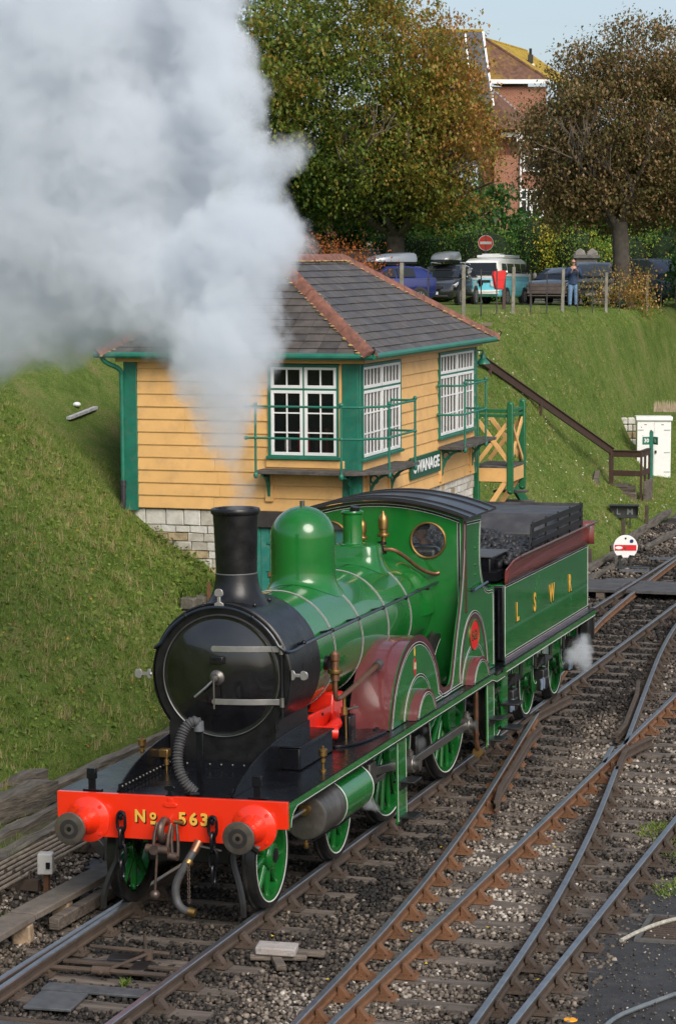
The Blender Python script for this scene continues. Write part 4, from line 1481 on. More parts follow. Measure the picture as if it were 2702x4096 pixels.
BR, BZ = .700, 2.275
boil = MB().lathe([(BR, 0), (BR, 4.9)], (0, 2.60, BZ), 'y', 96)
boiler = boil.obj('boiler', GREEN, loco, angle=30)
fb = MB()
ringp = []
for t_ in range(4):
    y = (6.98, 7.10, 7.2, 7.5)[t_]
    g_ = (0, .02, .045, .045)[t_]
    ring_ = []
    for i in range(49):
        a = math.radians(-4 + 188 * i / 48)
        r = BR + g_
        ring_.append((r * math.cos(a), y, BZ + r * math.sin(a)))
    ringp.append(ring_)
fb.loft(ringp, cap=False, closed=False).obj('firebox_cladding', GREEN, loco, angle=60)
for y in (2.62, 3.36, 4.42, 5.50, 6.50):
    mb = MB()
    mb.lathe([(BR, -.028), (BR + .004, -.026), (BR + .004, .026), (BR, .028)], (0, y, BZ), 'y', 96, mi=1, cap0=False, cap1=False)
    for d in (-.019, .019):
        mb.lathe([(BR + .004, d - .0022), (BR + .0062, d - .0018), (BR + .0062, d + .0018), (BR + .004, d + .0022)], (0, y, BZ), 'y', 96, mi=0, cap0=False, cap1=False)
    mb.obj('boiler_band', [WHITEL, BLACKL], boiler)
MB().box((0, 5.0, BZ + BR + .0015), (.012, 4.8, .004)).obj('top_seam', BLACKL, boiler)

def saddle_lathe(prof, cy, R, nfoot, n=56):
    mb = MB()
    vs, fs = [], []
    for i, (r, h) in enumerate(prof):
        for k in range(n):
            a = 2 * PI * k / n
            x, y = r * math.cos(a), r * math.sin(a)
            z = h
            if i < nfoot:
                f_ = 1 - i / nfoot
                z = h * (1 - f_) + f_ * (BZ + math.sqrt(R * R - x * x) + .003)
            vs.append((x, cy + y, z))
    for i in range(len(prof) - 1):
        for k in range(n):
            k2 = (k + 1) % n
            fs.append((i * n + k, i * n + k2, (i + 1) * n + k2, (i + 1) * n + k))
    fs.append(tuple((len(prof) - 1) * n + k for k in range(n)))
    return mb.add(vs, fs)
dome_prof = [(.47, 2.93), (.445, 2.955), (.415, 3.0), (.392, 3.06), (.384, 3.14), (.382, 3.25), (.382, 3.50)] + [(.382 * math.cos(t), 3.50 + .36 * math.sin(t)) for t in [PI / 2 * k / 12 for k in range(1, 12)]] + [(.02, 3.862)]
dome = saddle_lathe(dome_prof, 4.36, BR, 5).obj('dome', GREEN, loco, angle=60)
MB().cyl((0, 4.36, 3.85), (0, 4.36, 3.92), .03, n=12).obj('dome_plug', DULLSTEEL, dome)
# safety valve seat: a low saddle with a round column, and brass whistle valves behind
sv = MB()
rings_ = []
for (w_, l_, z_, sag) in ((.42, .33, 2.96, 1), (.36, .28, 3.02, .6), (.32, .25, 3.10, .2), (.31, .245, 3.17, 0), (.29, .23, 3.195, 0)):
    r_ = []
    for k in range(32):
        a = 2 * PI * k / 32
        c_, s_ = math.cos(a), math.sin(a)
        x = w_ * (abs(c_) ** .5) * (1 if c_ > 0 else -1)
        y = l_ * (abs(s_) ** .5) * (1 if s_ > 0 else -1)
        zs = BZ + math.sqrt(max(BR ** 2 - x * x, 0)) + .004
        r_.append((x, 6.45 + y, zs * sag + z_ * (1 - sag)))
    rings_.append(r_)
sv.loft(rings_)
sve = sv.obj('safety_valve_seat', GREEN, loco, angle=50)
MB().lathe([(.16, 3.19), (.16, 3.205), (.132, 3.215), (.124, 3.25), (.124, 3.58), (.138, 3.59), (.142, 3.61), (.134, 3.625), (.11, 3.62), (.10, 3.5)], (-.02, 6.40, 0), n=32, cap1=True).obj('safety_valve_casing', GREEN, loco)
MB().cyl((.0, 6.38, 3.5), (.03, 6.36, 3.68), .075, .06, 12).obj('valve_spindle', SOOT, sve)
def brass_valve(x, y, z, s=1.0):
    return MB().lathe([(.03, 0), (.03, .12 * s), (.075, .125 * s), (.08, .15 * s), (.075, .17 * s), (.05, .18 * s), (.05, .22 * s), (.062, .23 * s), (.066, .34 * s), (.055, .40 * s), (.02, .44 * s), (.012, .47 * s), (.001, .475 * s)], (x, y, z), n=20).obj('brass_valve', BRASS, loco)
brass_valve(.22, 6.95, 3.13, .95)
brass_valve(-.10, 7.05, 3.10, .8)
MB().lathe([(.035, 0), (.06, .01), (.06, .05), (.035, .06), (.035, .12), (.06, .13), (.06, .16), (.03, .17)], (.20, 6.95, 3.02), n=14).obj('valve_base', SOOT, loco)
MB().tube(smooth_poly([(.24, 6.90, 3.09), (.36, 6.92, 3.09), (.48, 7.05, 2.98), (.60, 7.28, 2.80), (.74, 7.44, 2.72), (.80, 7.49, 2.73)], 2), .026, 10).obj('steam_pipe', COPPER, loco)
# clack valve and feed pipe at the boiler side
MB().lathe([(.05, 0), (.05, .07), (.07, .08), (.07, .105), (.045, .115), (.045, .22), (.055, .23), (.055, .30), (.03, .33)], (.80, 3.02, 2.02), n=16).obj('clack_valve', COPPER, loco)
MB().lathe([(.078, 0), (.082, .02), (.078, .045)], (.80, 3.02, 2.10), n=16).obj('clack_ring', BRASS, loco)
MB().cyl((.62, 3.0, 2.22), (.74, 3.0, 2.22), .085, .08, 14).obj('clack_flange', SOOT, loco)
MB().tube(smooth_poly([(.80, 3.02, 2.04), (.80, 3.02, 1.86), (.80, 3.08, 1.79), (.86, 3.5, 1.84), (.92, 4.25, 2.02)], 2), [.030] * 200, 10).obj('feed_pipe', COPPER, loco) if False else None
MB().tube(smooth_poly([(.80, 3.02, 2.05), (.80, 3.02, 1.84), (.80, 3.07, 1.79), (.82, 3.3, 1.81), (.90, 4.35, 2.00)], 2), .030, 10).obj('feed_pipe', COPPER, loco)
MB().cyl((.90, 4.30, 1.99), (.91, 4.40, 2.01), .055, n=12).obj('pipe_union', DULLSTEEL, loco)
mb = MB()
mb.cyl((.80, 3.35, 1.80), (.80, 3.35, 1.62), .02, n=8)
mb.cyl((.80, 3.35, 1.66), (.80, 3.35, 1.58), .04, n=8)
mb.cyl((.80, 3.40, 1.58), (.80, 3.40, 1.30), .012, n=8)
mb.obj('drain_cock', BRASS, loco)

# --- red motion between the frames, behind the smokebox
mo = bpy.data.objects.new('inside_motion', None)
COL.objects.link(mo)
mo.parent = loco
MB().box((0, 3.7, 1.40), (1.15, 1.8, .04)).obj('frame_tray', REDIN, mo)
MB().box((.56, 3.3, 1.50), (.04, 1.2, .30)).obj('frame_side', REDIN, mo, bevel=.01)
MB().bar((.45, 3.05, 1.52), (.30, 4.2, 1.62), .16, .05).obj('guard_plate', REDIN, mo, bevel=.01)
MB().prism([(3.5, 1.44), (3.95, 1.44), (4.0, 1.74), (3.62, 1.78)], 'yz', .30, .60).obj('weighshaft', REDIN, mo, bevel=.03)
MB().tube([(.62, 2.9, 1.36), (.66, 3.1, 1.40), (.70, 3.35, 1.47), (.60, 3.6, 1.5)], .07, 12).obj('lifting_arm', REDIN, mo)
MB().cyl((.55, 3.05, 1.42), (.78, 3.15, 1.40), .075, n=16).obj('arm_boss', REDIN, mo)
MB().bar((-.5, 3.2, 1.62), (.6, 3.2, 1.60), .02, .03).obj('rod', FRAMEBLK, mo)
MB().box((.72, 3.62, 1.40), (.20, .22, .26)).obj('lubricator_box', BLACK, mo, bevel=.02)
MB().tube([(.72, 3.6, 1.5), (.75, 3.55, 1.60), (.85, 3.7, 1.61)], .014, 8).obj('handle', DULLSTEEL, mo)

# --- things standing on the running plate
MB().box((.68, 2.15, 1.395), (.36, 1.15, .25)).obj('sand_box', BLACK, loco, bevel=.02)
MB().box((.68, 2.15, 1.525), (.39, 1.19, .02)).obj('sand_box_lid', BLACK, loco, bevel=.008)
pl = MB()
pl.prism(smooth_poly([(.66, 3.25), (.70, 2.95), (.86, 2.90), (1.05, 3.2), (1.12, 3.9), (1.10, 4.05), (.72, 4.05)], 2, True), 'xy', 1.27, 1.30)
pl.obj('cylinder_cover_plate', BLACK, loco, bevel=.006)
def oil_cup(x, y, z, s=1.0):
    MB().lathe([(.035, 0), (.035, .02), (.016, .03), (.016, .09), (.030, .10), (.030, .13), (.018, .14), (.024, .16), (.045, .17), (.045, .215), (.050, .22), (.050, .24), (.012, .255), (.018, .27), (.001, .28)], (x, y, z), n=16).obj('oil_cup', BRASS, loco).scale = (1, 1, 1)
oil_cup(1.10, 1.62, 1.27)
oil_cup(-1.02, 1.75, 1.27)
MB().box((-.58, 1.30, 1.46), (.12, .10, .09)).obj('brass_lubricator', BRASS, loco, bevel=.01)
MB().lathe([(.012, 0), (.012, .06), (.03, .07), (.03, .12), (.015, .13), (.02, .16)], (-.54, 1.26, 1.27), n=12).obj('brass_lubricator_cock', BRASS, loco)
MB().cyl((-.70, 1.32, 1.48), (-.62, 1.30, 1.47), .035, n=12).obj('brass_lubricator_cap', BRASS, loco)
for y in (3.95, 4.03):
    MB().cyl((.98, y, 1.27), (.98, y, 1.32), .022, n=8).obj('bolt', BLACK, loco)

# --- side sheet with splasher and cab, both sides
SX = 1.13
arch1 = circ(5.20, 1.06, 1.17, 30, math.radians(169), math.radians(20), True)
sheet = [(4.05, 1.28)] + arch1 + smooth_poly([(6.33, 1.44), (6.42, 1.40), (6.60, 1.39), (6.74, 1.42), (6.84, 1.56), (7.02, 1.96), (7.26, 2.36), (7.42, 2.74), (7.485, 3.1), (7.50, 3.46)], 2)
sheet += smooth_poly([(8.46, 3.44), (8.40, 3.15), (8.38, 2.85), (8.44, 2.62), (8.60, 2.44), (8.80, 2.38), (9.12, 2.385)], 2) + [(9.12, 1.28)]
cabp = bpy.data.objects.new('cab', None)
COL.objects.link(cabp)
cabp.parent = loco
for sx in (-1, 1):
    MB().prism(sheet, 'yz', sx * SX, sx * (SX - .018)).obj('side_sheet', GREEN, cabp)
# splasher tops over the leading drivers, in maroon
for sx in (-1, 1):
    mb = MB()
    A = circ(5.20, 1.06, 1.165, 28, math.radians(169), math.radians(20), True)
    inner = .62
    mb.loft([[(sx * SX, y, z), (sx * inner, y, z)] for y, z in A], cap=False, closed=False)
    sp = mb.obj('splasher', MAROON, loco, angle=60)
    # maroon edging and lining of the face
    if sx > 0:
        mb = MB()
        arcline = circ(5.20, 1.06, 1.13, 36, math.radians(172), math.radians(20), True)
        ribbon(mb, [(4.10, 1.29)] + arcline + smooth_poly([(6.30, 1.42), (6.40, 1.365), (6.60, 1.35), (6.78, 1.375), (6.88, 1.54), (7.06, 1.94), (7.30, 2.34), (7.455, 2.74), (7.52, 3.1), (7.535, 3.42)], 2), .10, 'yz', SX, .002, 0)
        mb.obj('splasher_edging', mat('edging_maroon', (.075, .018, .018), .22, coat=.5, var=.1), sp)
        mb = MB()
        lining(mb, [(4.17, 1.30)] + circ(5.20, 1.06, 1.075, 36, math.radians(168), math.radians(17), True) + smooth_poly([(6.26, 1.38), (6.36, 1.315), (6.60, 1.30), (6.82, 1.32), (6.94, 1.52), (7.11, 1.92), (7.34, 2.32), (7.50, 2.74), (7.57, 3.1), (7.585, 3.36)], 2), 'yz', SX)
        mb.obj('lining', [WHITEL, BLACKL], sp)
        crest = MB()
        crest.prism(smooth_poly([(5.13, 1.73), (5.07, 1.82), (5.07, 1.92), (5.13, 2.0), (5.19, 1.92), (5.19, 1.82)], 2, True), 'yz', SX, SX + .004)
        cr = crest.obj('crest', mat('crest_red', (.35, .03, .03), .4), sp)
        MB().prism([(5.09, 1.84), (5.17, 1.84), (5.17, 1.92), (5.09, 1.92)], 'yz', SX + .004, SX + .007).obj('crest_shield', mat('crest_cream', (.55, .45, .30), .4, var=.5, vscale=60), cr)
        MB().prism([(5.115, 2.0), (5.145, 2.0), (5.155, 2.05), (5.13, 2.12), (5.105, 2.05)], 'yz', SX, SX + .004).obj('crest_helm', GOLD, cr)
    # low crank splashers
    for cy in (5.28, 7.98):
        a = circ(cy, 1.10, .50, 22, math.radians(160), math.radians(20), True)
        a = [(cy - .50, 1.275)] + [(y, z - .02) for y, z in a if z > 1.3] + [(cy + .50, 1.275)]
        mb = MB()
        mb.prism(a, 'yz', sx * (SX + .001), sx * 1.235)
        cs = mb.obj('crank_splasher', MAROON, loco, angle=40)
        if sx > 0:
            face = MB().prism([(cy + (y - cy) * .86, 1.275 + (z - 1.275) * .86) for y, z in a], 'yz', 1.235, 1.238)
            face.obj('crank_splasher_face', GREEN, cs)
            mb = MB()
            lining(mb, [(cy + (y - cy) * .80, 1.285 + (z - 1.275) * .80) for y, z in a], 'yz', 1.238, .75)
            mb.obj('lining', [WHITEL, BLACKL], cs)
            mb = MB()
            big = [(cy - .62, 1.285)] + [(y, z) for y, z in circ(cy, 1.08, .66, 24, math.radians(163), math.radians(17), True) if z > 1.29] + [(cy + .62, 1.285)]
            lining(mb, big, 'yz', SX, .9)
            mb.obj('arch_lining', [WHITEL, MAROON], cs).data.materials[1] = BLACKL
if True:
    mb = MB()
    # bottom and rear lining of the side sheet
    lining(mb, [(6.05, 1.315), (7.35, 1.315)], 'yz', SX, .9)
    lining(mb, [(7.66, 3.36), (8.40, 3.335)], 'yz', SX, .9)
    lining(mb, smooth_poly([(8.40, 3.335), (8.345, 3.12), (8.325, 2.85), (8.39, 2.58), (8.57, 2.39), (8.80, 2.325), (9.06, 2.33), (9.065, 2.2), (9.065, 1.32)], 2), 'yz', SX, .9)
    big = [(7.30, 1.33)] + circ(7.98, 1.30, .74, 30, math.radians(168), math.radians(-2), True) 
    big = [(y, 1.33 + (z - 1.33) * 1.18) for y, z in big]
    lining(mb, big, 'yz', SX, .9)
    ribbon(mb, offset_line(big, -.055), .06, 'yz', SX, .002, 2)
    mb.obj('lining', [WHITEL, BLACKL, MATS['edging_maroon']], cabp)
    npl = MB().prism([(8.0 + .235 * math.cos(a), 1.86 + .195 * math.sin(a)) for a in [2 * PI * k / 32 for k in range(32)]], 'yz', SX, SX + .010).obj('number_plate', mat('plate_red', (.60, .012, .012), .3), cabp)
    MB().tube([(SX + .008, 8.0 + .235 * math.cos(a), 1.86 + .195 * math.sin(a)) for a in [2 * PI * k / 32 for k in range(32)]], .010, 6, closed=True).obj('plate_rim', BRASS, npl)
    text('plate_number', '563', .17, BLACKL, npl, (SX + .012, 8.0, 1.855), ROT_SIDE, .002, .008, 1.15)
    text('plate_number', '563', .17, mat('number_dark_gold', (.22, .10, .02), .4), npl, (SX + .014, 7.992, 1.860), ROT_SIDE, .002, -.002, 1.15)
    MB().tube([(SX + .05, 7.82, 2.47), (SX + .05, 8.55, 2.50)], .016, 8).obj('cab_handrail', mat('grab_blue', (.03, .05, .09), .35), cabp)
    for y in (7.84, 8.53):
        MB().cyl((SX, y, 2.47), (SX + .06, y, 2.475), .022, n=8).obj('cab_handrail_knob', BLACK, cabp)
    MB().tube([(SX + .03, 7.66, 3.42), (SX + .03, 7.64, 2.6), (SX + .03, 7.60, 2.3)], .016, 8) if False else None
    MB().box((SX + .004, 7.60, 2.80), (.012, .06, 1.20)).obj('front_pillar', MATS['edging_maroon'], cabp)
    for z in (2.65, 2.78, 3.0):
        MB().cyl((SX, 8.1, z), (SX + .012, 8.1, z), .018, n=8).obj('bolt', GREEN, cabp)

# cab front sheet, curved top, two round windows
crown = [(-SX + 2 * SX * k / 20, 3.46 + .20 * (1 - ((k - 10) / 10) ** 2)) for k in range(21)]
outl = [(-SX, 1.28), (SX, 1.28)] + crown[::-1]
holes = [circ(.665, 3.155, .222, 36), circ(-.665, 3.155, .222, 36)]
fs_ = plate('front_sheet', outl, holes, .018, GREEN, cabp, Matrix.Translation((0, 7.50, 0)) @ M_XZ)
for x in (-.665, .665):
    w = MB().tube([(x + .228 * math.cos(a), 7.482, 3.155 + .228 * math.sin(a)) for a in [2 * PI * k / 36 for k in range(36)]], .017, 8, closed=True).obj('spectacle_rim', BRASS, cabp)
    MB().lathe([(.0005, 0), (.222, 0)], (x, 7.497, 3.155), 'y', 36, cap0=False, cap1=False).obj('spectacle_glass', glass_mat('spectacle', (.06, .07, .08), .25, .03) if 'spectacle' not in MATS else MATS['spectacle'], w)
mb = MB()
cl = [(x, z - .055) for x, z in crown]
cl2 = [(SX - .06, 1.6), (SX - .06, 2.6), (SX - .06, 3.36)]
def yl(mb_, pts):     # lining on the front face (towards -y)
    for w_, o_, t_, mi in ((.034, 0, .003, 1), (.0055, .017, .004, 0), (.0055, -.017, .004, 0)):
        A, B = offset_line(pts, o_ - w_ / 2), offset_line(pts, o_ + w_ / 2)
        n_ = len(pts)
        mb_.add([(p[0], 7.491 - t_, p[1]) for p in A] + [(p[0], 7.491 - t_, p[1]) for p in B], [(i, n_ + i, n_ + i + 1, i + 1) for i in range(n_ - 1)], mi)
yl(mb, [(x * .955, z) for x, z in cl])
yl(mb, [(SX - .058, 2.0), (SX - .058, 3.38)])
mb.obj('front_lining', [WHITEL, BLACKL], cabp)
mb = MB()
n_ = len(crown)
mb.add([(x, 7.488, z - .028) for x, z in crown] + [(x, 7.488, z) for x, z in crown], [(i, i + 1, n_ + i + 1, n_ + i) for i in range(n_ - 1)])
mb.obj('front_edging', MATS['edging_maroon'], cabp)
# roof
rf = MB()
rw = SX + .09
def rz(x): return 3.46 + .20 * (1 - (x / SX) ** 2) + .012
xs = [-rw + 2 * rw * k / 32 for k in range(33)]
vs = [(x, 7.38, rz(x)) for x in xs] + [(x, 8.92, rz(x)) for x in xs] + [(x, 7.38, rz(x) + .025) for x in xs] + [(x, 8.92, rz(x) + .025) for x in xs]
m_ = 33
fs = []
for k in range(32):
    fs += [(k, k + 1, m_ + k + 1, m_ + k), (2 * m_ + k, 3 * m_ + k, 3 * m_ + k + 1, 2 * m_ + k + 1), (k, 2 * m_ + k, 2 * m_ + k + 1, k + 1), (m_ + k, m_ + k + 1, 3 * m_ + k + 1, 3 * m_ + k)]
fs += [(0, m_, 3 * m_, 2 * m_), (32, 2 * m_ + 32, 3 * m_ + 32, m_ + 32)]
rf.add(vs, fs)
roof = rf.obj('roof', mat('roof_black', (.020, .020, .023), .38, var=.3, vscale=5, coat=.15, bump=.05, bscale=9), cabp, angle=40)
for y in (7.42, 7.78, 8.45, 8.88):
    mb = MB()
    vs = [(x, y - .02, rz(x) + .024) for x in xs] + [(x, y - .02, rz(x) + .045) for x in xs] + [(x, y + .02, rz(x) + .045) for x in xs] + [(x, y + .02, rz(x) + .024) for x in xs]
    fs = []
    for k in range(32):
        for q in range(3):
            fs.append((q * m_ + k, q * m_ + k + 1, (q + 1) * m_ + k + 1, (q + 1) * m_ + k))
    mb.add(vs, fs)
    mb.obj('roof_rib', MATS['roof_black'], roof, angle=60)
# inside of the cab: dark backhead
MB().box((0, 7.72, 2.2), (1.5, .3, 1.7)).obj('backhead', SOOT, cabp, bevel=.06)
MB().box((0, 8.4, 1.50), (2.2, 1.5, .06)).obj('cab_floor', SLEEPER, cabp)

# --- frames, wheels, cylinders
mb = MB()
for sx in (-1, 1):
    mb.box((sx * .60, 2.0, .98), (.03, 3.9, .54))
    mb.box((sx * .60, 6.4, .90), (.03, 5.2, .70))
mb.obj('frame_plates', FRAMEBLK, loco)
mb = MB()
mb.box((0, 1.9, .62), (.9, 2.9, .26))
mb.obj('bogie_frame', FRAMEBLK, loco, bevel=.02)

def make_wheel(r, spokes, name='wheel', crank=0.0, driver=False):
    e = bpy.data.objects.new(name, None)
    COL.objects.link(e)
    w = .135
    ty = MB().lathe([(r - .075, 0), (r - .070, w), (r - .03, w + .006), (r - .002, w), (r, w - .01), (r + .003, .045), (r + .028, .032), (r + .028, .012), (r + .015, 0), (r - .075, 0)], (0, 0, 0), 'x', 64, cap0=False, cap1=False)
    t = ty.obj('tyre', mat('tyre_black', (.012, .012, .012), .32, var=.4, vscale=8, dirt=(.05, .045, .04), damt=.5), e)
    rim = MB().lathe([(r - .125, .03), (r - .125, w - .015), (r - .072, w - .008), (r - .070, .02)], (0, 0, 0), 'x', 64, cap0=False, cap1=False)
    rim.obj('rim', GREEN, e)
    MB().lathe([(r - .076, w + .0005), (r - .072, w + .004), (r - .064, w + .0055), (r - .060, w + .002)], (0, 0, 0), 'x', 64, cap0=False, cap1=False).obj('rim_line', WHITEL, e)
    hub = MB()
    hr_ = .15 if not driver else .20
    hub.lathe([(hr_, 0), (hr_, w), (hr_ - .03, w + .03), (.075, w + .035)], (0, 0, 0), 'x', 32)
    if driver:
        hub.prism(smooth_poly([(-.20, .1), (-.16, -.42), (.16, -.42), (.20, .1)], 2, True), 'yz', w - .03, w + .06)
    hub.obj('hub', GREEN, e, bevel=.01)
    MB().lathe([(.075, 0), (.075, w + .045), (.0005, w + .05)], (0, 0, 0), 'x', 20).obj('axle_end', FRAMEBLK, e)
    sp = MB()
    sp.loft([[(w * .5 + x * .040, y * .046, hr_ * .9) for x, y in ((-1, -.5), (-.4, -1), (.4, -1), (1, -.5), (1, .5), (.4, 1), (-.4, 1), (-1, .5))], [(w * .5 + x * .030, y * .034, r - .10) for x, y in ((-1, -.5), (-.4, -1), (.4, -1), (1, -.5), (1, .5), (.4, 1), (-.4, 1), (-1, .5))]])
    me = sp.mesh('spoke', GREEN, 50)
    for k in range(spokes):
        o = bpy.data.objects.new('spoke', me)
        COL.objects.link(o)
        o.parent = e
        o.rotation_euler = (2 * PI * (k + .5) / spokes, 0, 0)
    return e
def place_wheels(proto, ys, z, parent):
    first = True
    for y in ys:
        for sx in (1, -1):
            o = proto if first else copy_tree(proto)
            first = False
            o.parent = parent
            o.location = (sx * .675, y, z)
            o.rotation_euler = (0, 0, 0 if sx > 0 else PI)
place_wheels(make_wheel(.546, 9), (.76, 3.02), .546, loco)
place_wheels(make_wheel(1.0, 18, driver=True), (5.09, 7.83), 1.0, loco)
# cylinders
for sx in (-1, 1):
    cx, cz = sx * .985, .835
    MB().lathe([(.262, 0), (.262, 1.02)], (cx, 1.98, cz), 'y', 48).obj('cylinder', GREEN, loco, angle=30)
    if sx > 0:
        for y in (1.99, 2.98):
            MB().lathe([(.2625, -.012), (.265, -.01), (.265, .01), (.2625, .012)], (cx, y, cz), 'y', 48, cap0=False, cap1=False).obj('cylinder_line', WHITEL, loco)
    c = MB().lathe([(.0005, -.66), (.215, -.66), (.238, -.652), (.248, -.635), (.250, -.60), (.250, -.12), (.262, -.10), (.262, -.02), (.25, 0)], (cx, 1.97, cz), 'y', 48).obj('cylinder_cover', DULLSTEEL, loco, angle=40)
    MB().cyl((cx + .02, 1.32, cz + .09), (cx + .02, 1.24, cz + .09), .06, n=16).obj('relief_valve', BRASS, c)
    MB().tube([(cx + .02, 1.26, cz + .09), (cx - .02, .90, cz + .07)], .026, 8).obj('valve_pipe', STEEL, c)
    MB().lathe([(.02, 0), (.03, .02), (.03, .06), (.015, .07), (.015, .11)], (cx, 1.35, cz - .34), n=10).obj('drain_cock', BRASS, c)
    MB().tube([(cx, 1.35, cz - .30), (cx + .06, 2.4, cz - .30), (cx + .06, 3.2, cz - .26)], .012, 6).obj('drain_rod', FRAMEBLK, c)
    # slide bars, crosshead, rods
    for z in (.18, -.13):
        MB().bar((cx - .02, 3.0, cz + z), (cx - .02, 4.3, cz + z), .06, .05).obj('slide_bar', STEEL, loco, bevel=.005)
    MB().cyl((cx - .02, 2.95, cz), (cx - .02, 3.7, cz), .035, n=12).obj('piston_rod', STEEL, loco)
    MB().box((cx - .02, 3.75, cz), (.10, .26, .26)).obj('crosshead', DULLSTEEL, loco, bevel=.02)
    MB().bar((cx - .03, 3.75, cz), (cx - .03, 5.1, .69), .05, .10).obj('connecting_rod', STEEL, loco, bevel=.01)
    rx = sx * 1.06
    rod = MB().bar((rx, 5.10, .69), (rx, 7.83, .69), .045, .105).obj('coupling_rod', mat('rod_bright', (.30, .29, .28), .3, metal=.9, var=.2, vscale=6, dirt=(.20, .15, .06), dscale=3, damt=.4), loco, bevel=.008)
    for y in (5.10, 7.83):
        MB().cyl((rx - sx * .06, y, .69), (rx + sx * .06, y, .69), .105, n=24).cyl((rx + sx * .06, y, .69), (rx + sx * .12, y, .69), .06, n=18).obj('rod_end', STEEL, rod, bevel=.006)
        MB().cyl((rx + sx * .12, y, .69), (rx + sx * .135, y, .69), .075, n=18).obj('crank_nut', STEEL, rod)
        MB().lathe([(.05, 0), (.05, .05), (.03, .06), (.03, .08)], (rx, y, .79), n=10).obj('rod_oil_cup', DULLSTEEL, rod)
    # hanging step plates
    for (y, zb, w_) in ((4.25, .18, .40), (8.55, .30, .40)):
        st = MB().box((sx * 1.20, y, (1.25 + zb) / 2), (.02, w_, 1.25 - zb)).obj('step_plate', GREEN, loco, bevel=.003)
        if sx > 0:
            mb = MB()
            ribbon(mb, [(y - w_ / 2 + .025, 1.17), (y - w_ / 2 + .025, zb + .03), (y + w_ / 2 - .025, zb + .03), (y + w_ / 2 - .025, 1.17)], .006, 'yz', 1.21, .003, 0)
            mb.obj('step_lining', [WHITEL], st)
        for z in (.66, .24 if y < 6 else .38):
            MB().box((sx * 1.26, y + .05, z), (.26, .34, .025), r=(0, 0, 0)).box((sx * 1.21, y + .05, z - .05), (.03, .34, .10)).obj('step', FRAMEBLK, st, bevel=.008)
    # guard irons in front of the leading wheels
    MB().tube(smooth_poly([(sx * .62, .12, .85), (sx * .62, .10, .60), (sx * .70, .05, .42), (sx * .76, .0, .22), (sx * .76, .0, .08)], 2), .035, 6).obj('guard_iron', FRAMEBLK, loco)
    # springs and axleboxes of the bogie
    MB().box((sx * .62, 1.9, .60), (.08, 1.5, .10)).obj('bogie_spring', FRAMEBLK, loco, bevel=.01)
MB().cyl((.70, -.0, .92), (.95, .0, .78), .06, n=10).obj('steam_heat_pipe', FRAMEBLK, loco)
for y in (6.46,):
    for sx in (-1, 1):
        MB().box((sx * .75, y, .55), (.10, .16, .5)).obj('brake_block', FRAMEBLK, loco, bevel=.03)
MB().tube([(1.12, 8.10, 1.2), (1.12, 8.10, .45), (1.12, 8.2, .28), (1.12, 8.35, .25)], .035, 10).obj('injector_pipe', COPPER, loco)
MB().cyl((1.12, 8.16, .27), (1.12, 8.42, .22), .07, .05, 12).obj('injector', BRASS, loco)
# ------------------------------------------------------------------ the tender
tender = thing('tender', 'green tender lettered LSWR, loaded with coal behind the engine cab', 'tender', (.03, 0, 0), rot=(0, math.radians(-.5), 0))
TX, T0, T1 = 1.16, 9.52, 15.20
MB().box((0, (T0 + T1) / 2, 1.27), (2.46, T1 - T0 + .5, .03)).obj('footplate', BLACK, tender)
mb = MB()
for sx in (-1, 1):
    mb.box((sx * 1.225, (T0 + T1) / 2, 1.215), (.016, T1 - T0 + .5, .085))
mb.obj('valance', GREEN, tender)
mb = MB()
ribbon(mb, [(T0 - .2, 1.18), (T1 + .2, 1.18)], .011, 'yz', 1.234, .003, 0)
mb.obj('valance_lining', [WHITEL], tender)
tank = MB().box((0, (T0 + T1) / 2, 1.82), (2 * TX, T1 - T0, 1.06)).obj('tank', GREEN, tender, bevel=.02)
mb = MB()
lining(mb, [(T0 + .03, 2.325), (T1 - .03, 2.325)], 'yz', TX, .9)
lining(mb, [(T0 + .035, 1.35), (T1 - .03, 1.35)], 'yz', TX, .9)
ribbon(mb, [(T0 + .03, 2.36), (T0 + .03, 1.35)], .018, 'yz', TX, .004, 0)
ribbon(mb, [(T1 - .03, 2.36), (T1 - .03, 1.35)], .018, 'yz', TX, .004, 0)
mb.obj('lining', [WHITEL, BLACKL], tank)
mb = MB()
ribbon(mb, [(T0 + .01, 1.305), (T1 - .01, 1.305)], .05, 'yz', TX, .0025, 0)
mb.obj('bottom_band', mat('band_mauve', (.12, .07, .085), .25, coat=.4, var=.1), tank)
for ch_, y in (('L', 10.28), ('S', 11.36), ('W', 12.50), ('R', 13.78)):
    text('tank_letter', ch_, .36, BLACKL, tank, (TX + .004, y + .022, 1.86), ROT_SIDE, .0015, .012, .92)
    text('tank_letter', ch_, .36, GOLD, tank, (TX + .008, y, 1.875), ROT_SIDE, .0015, .012, .92)
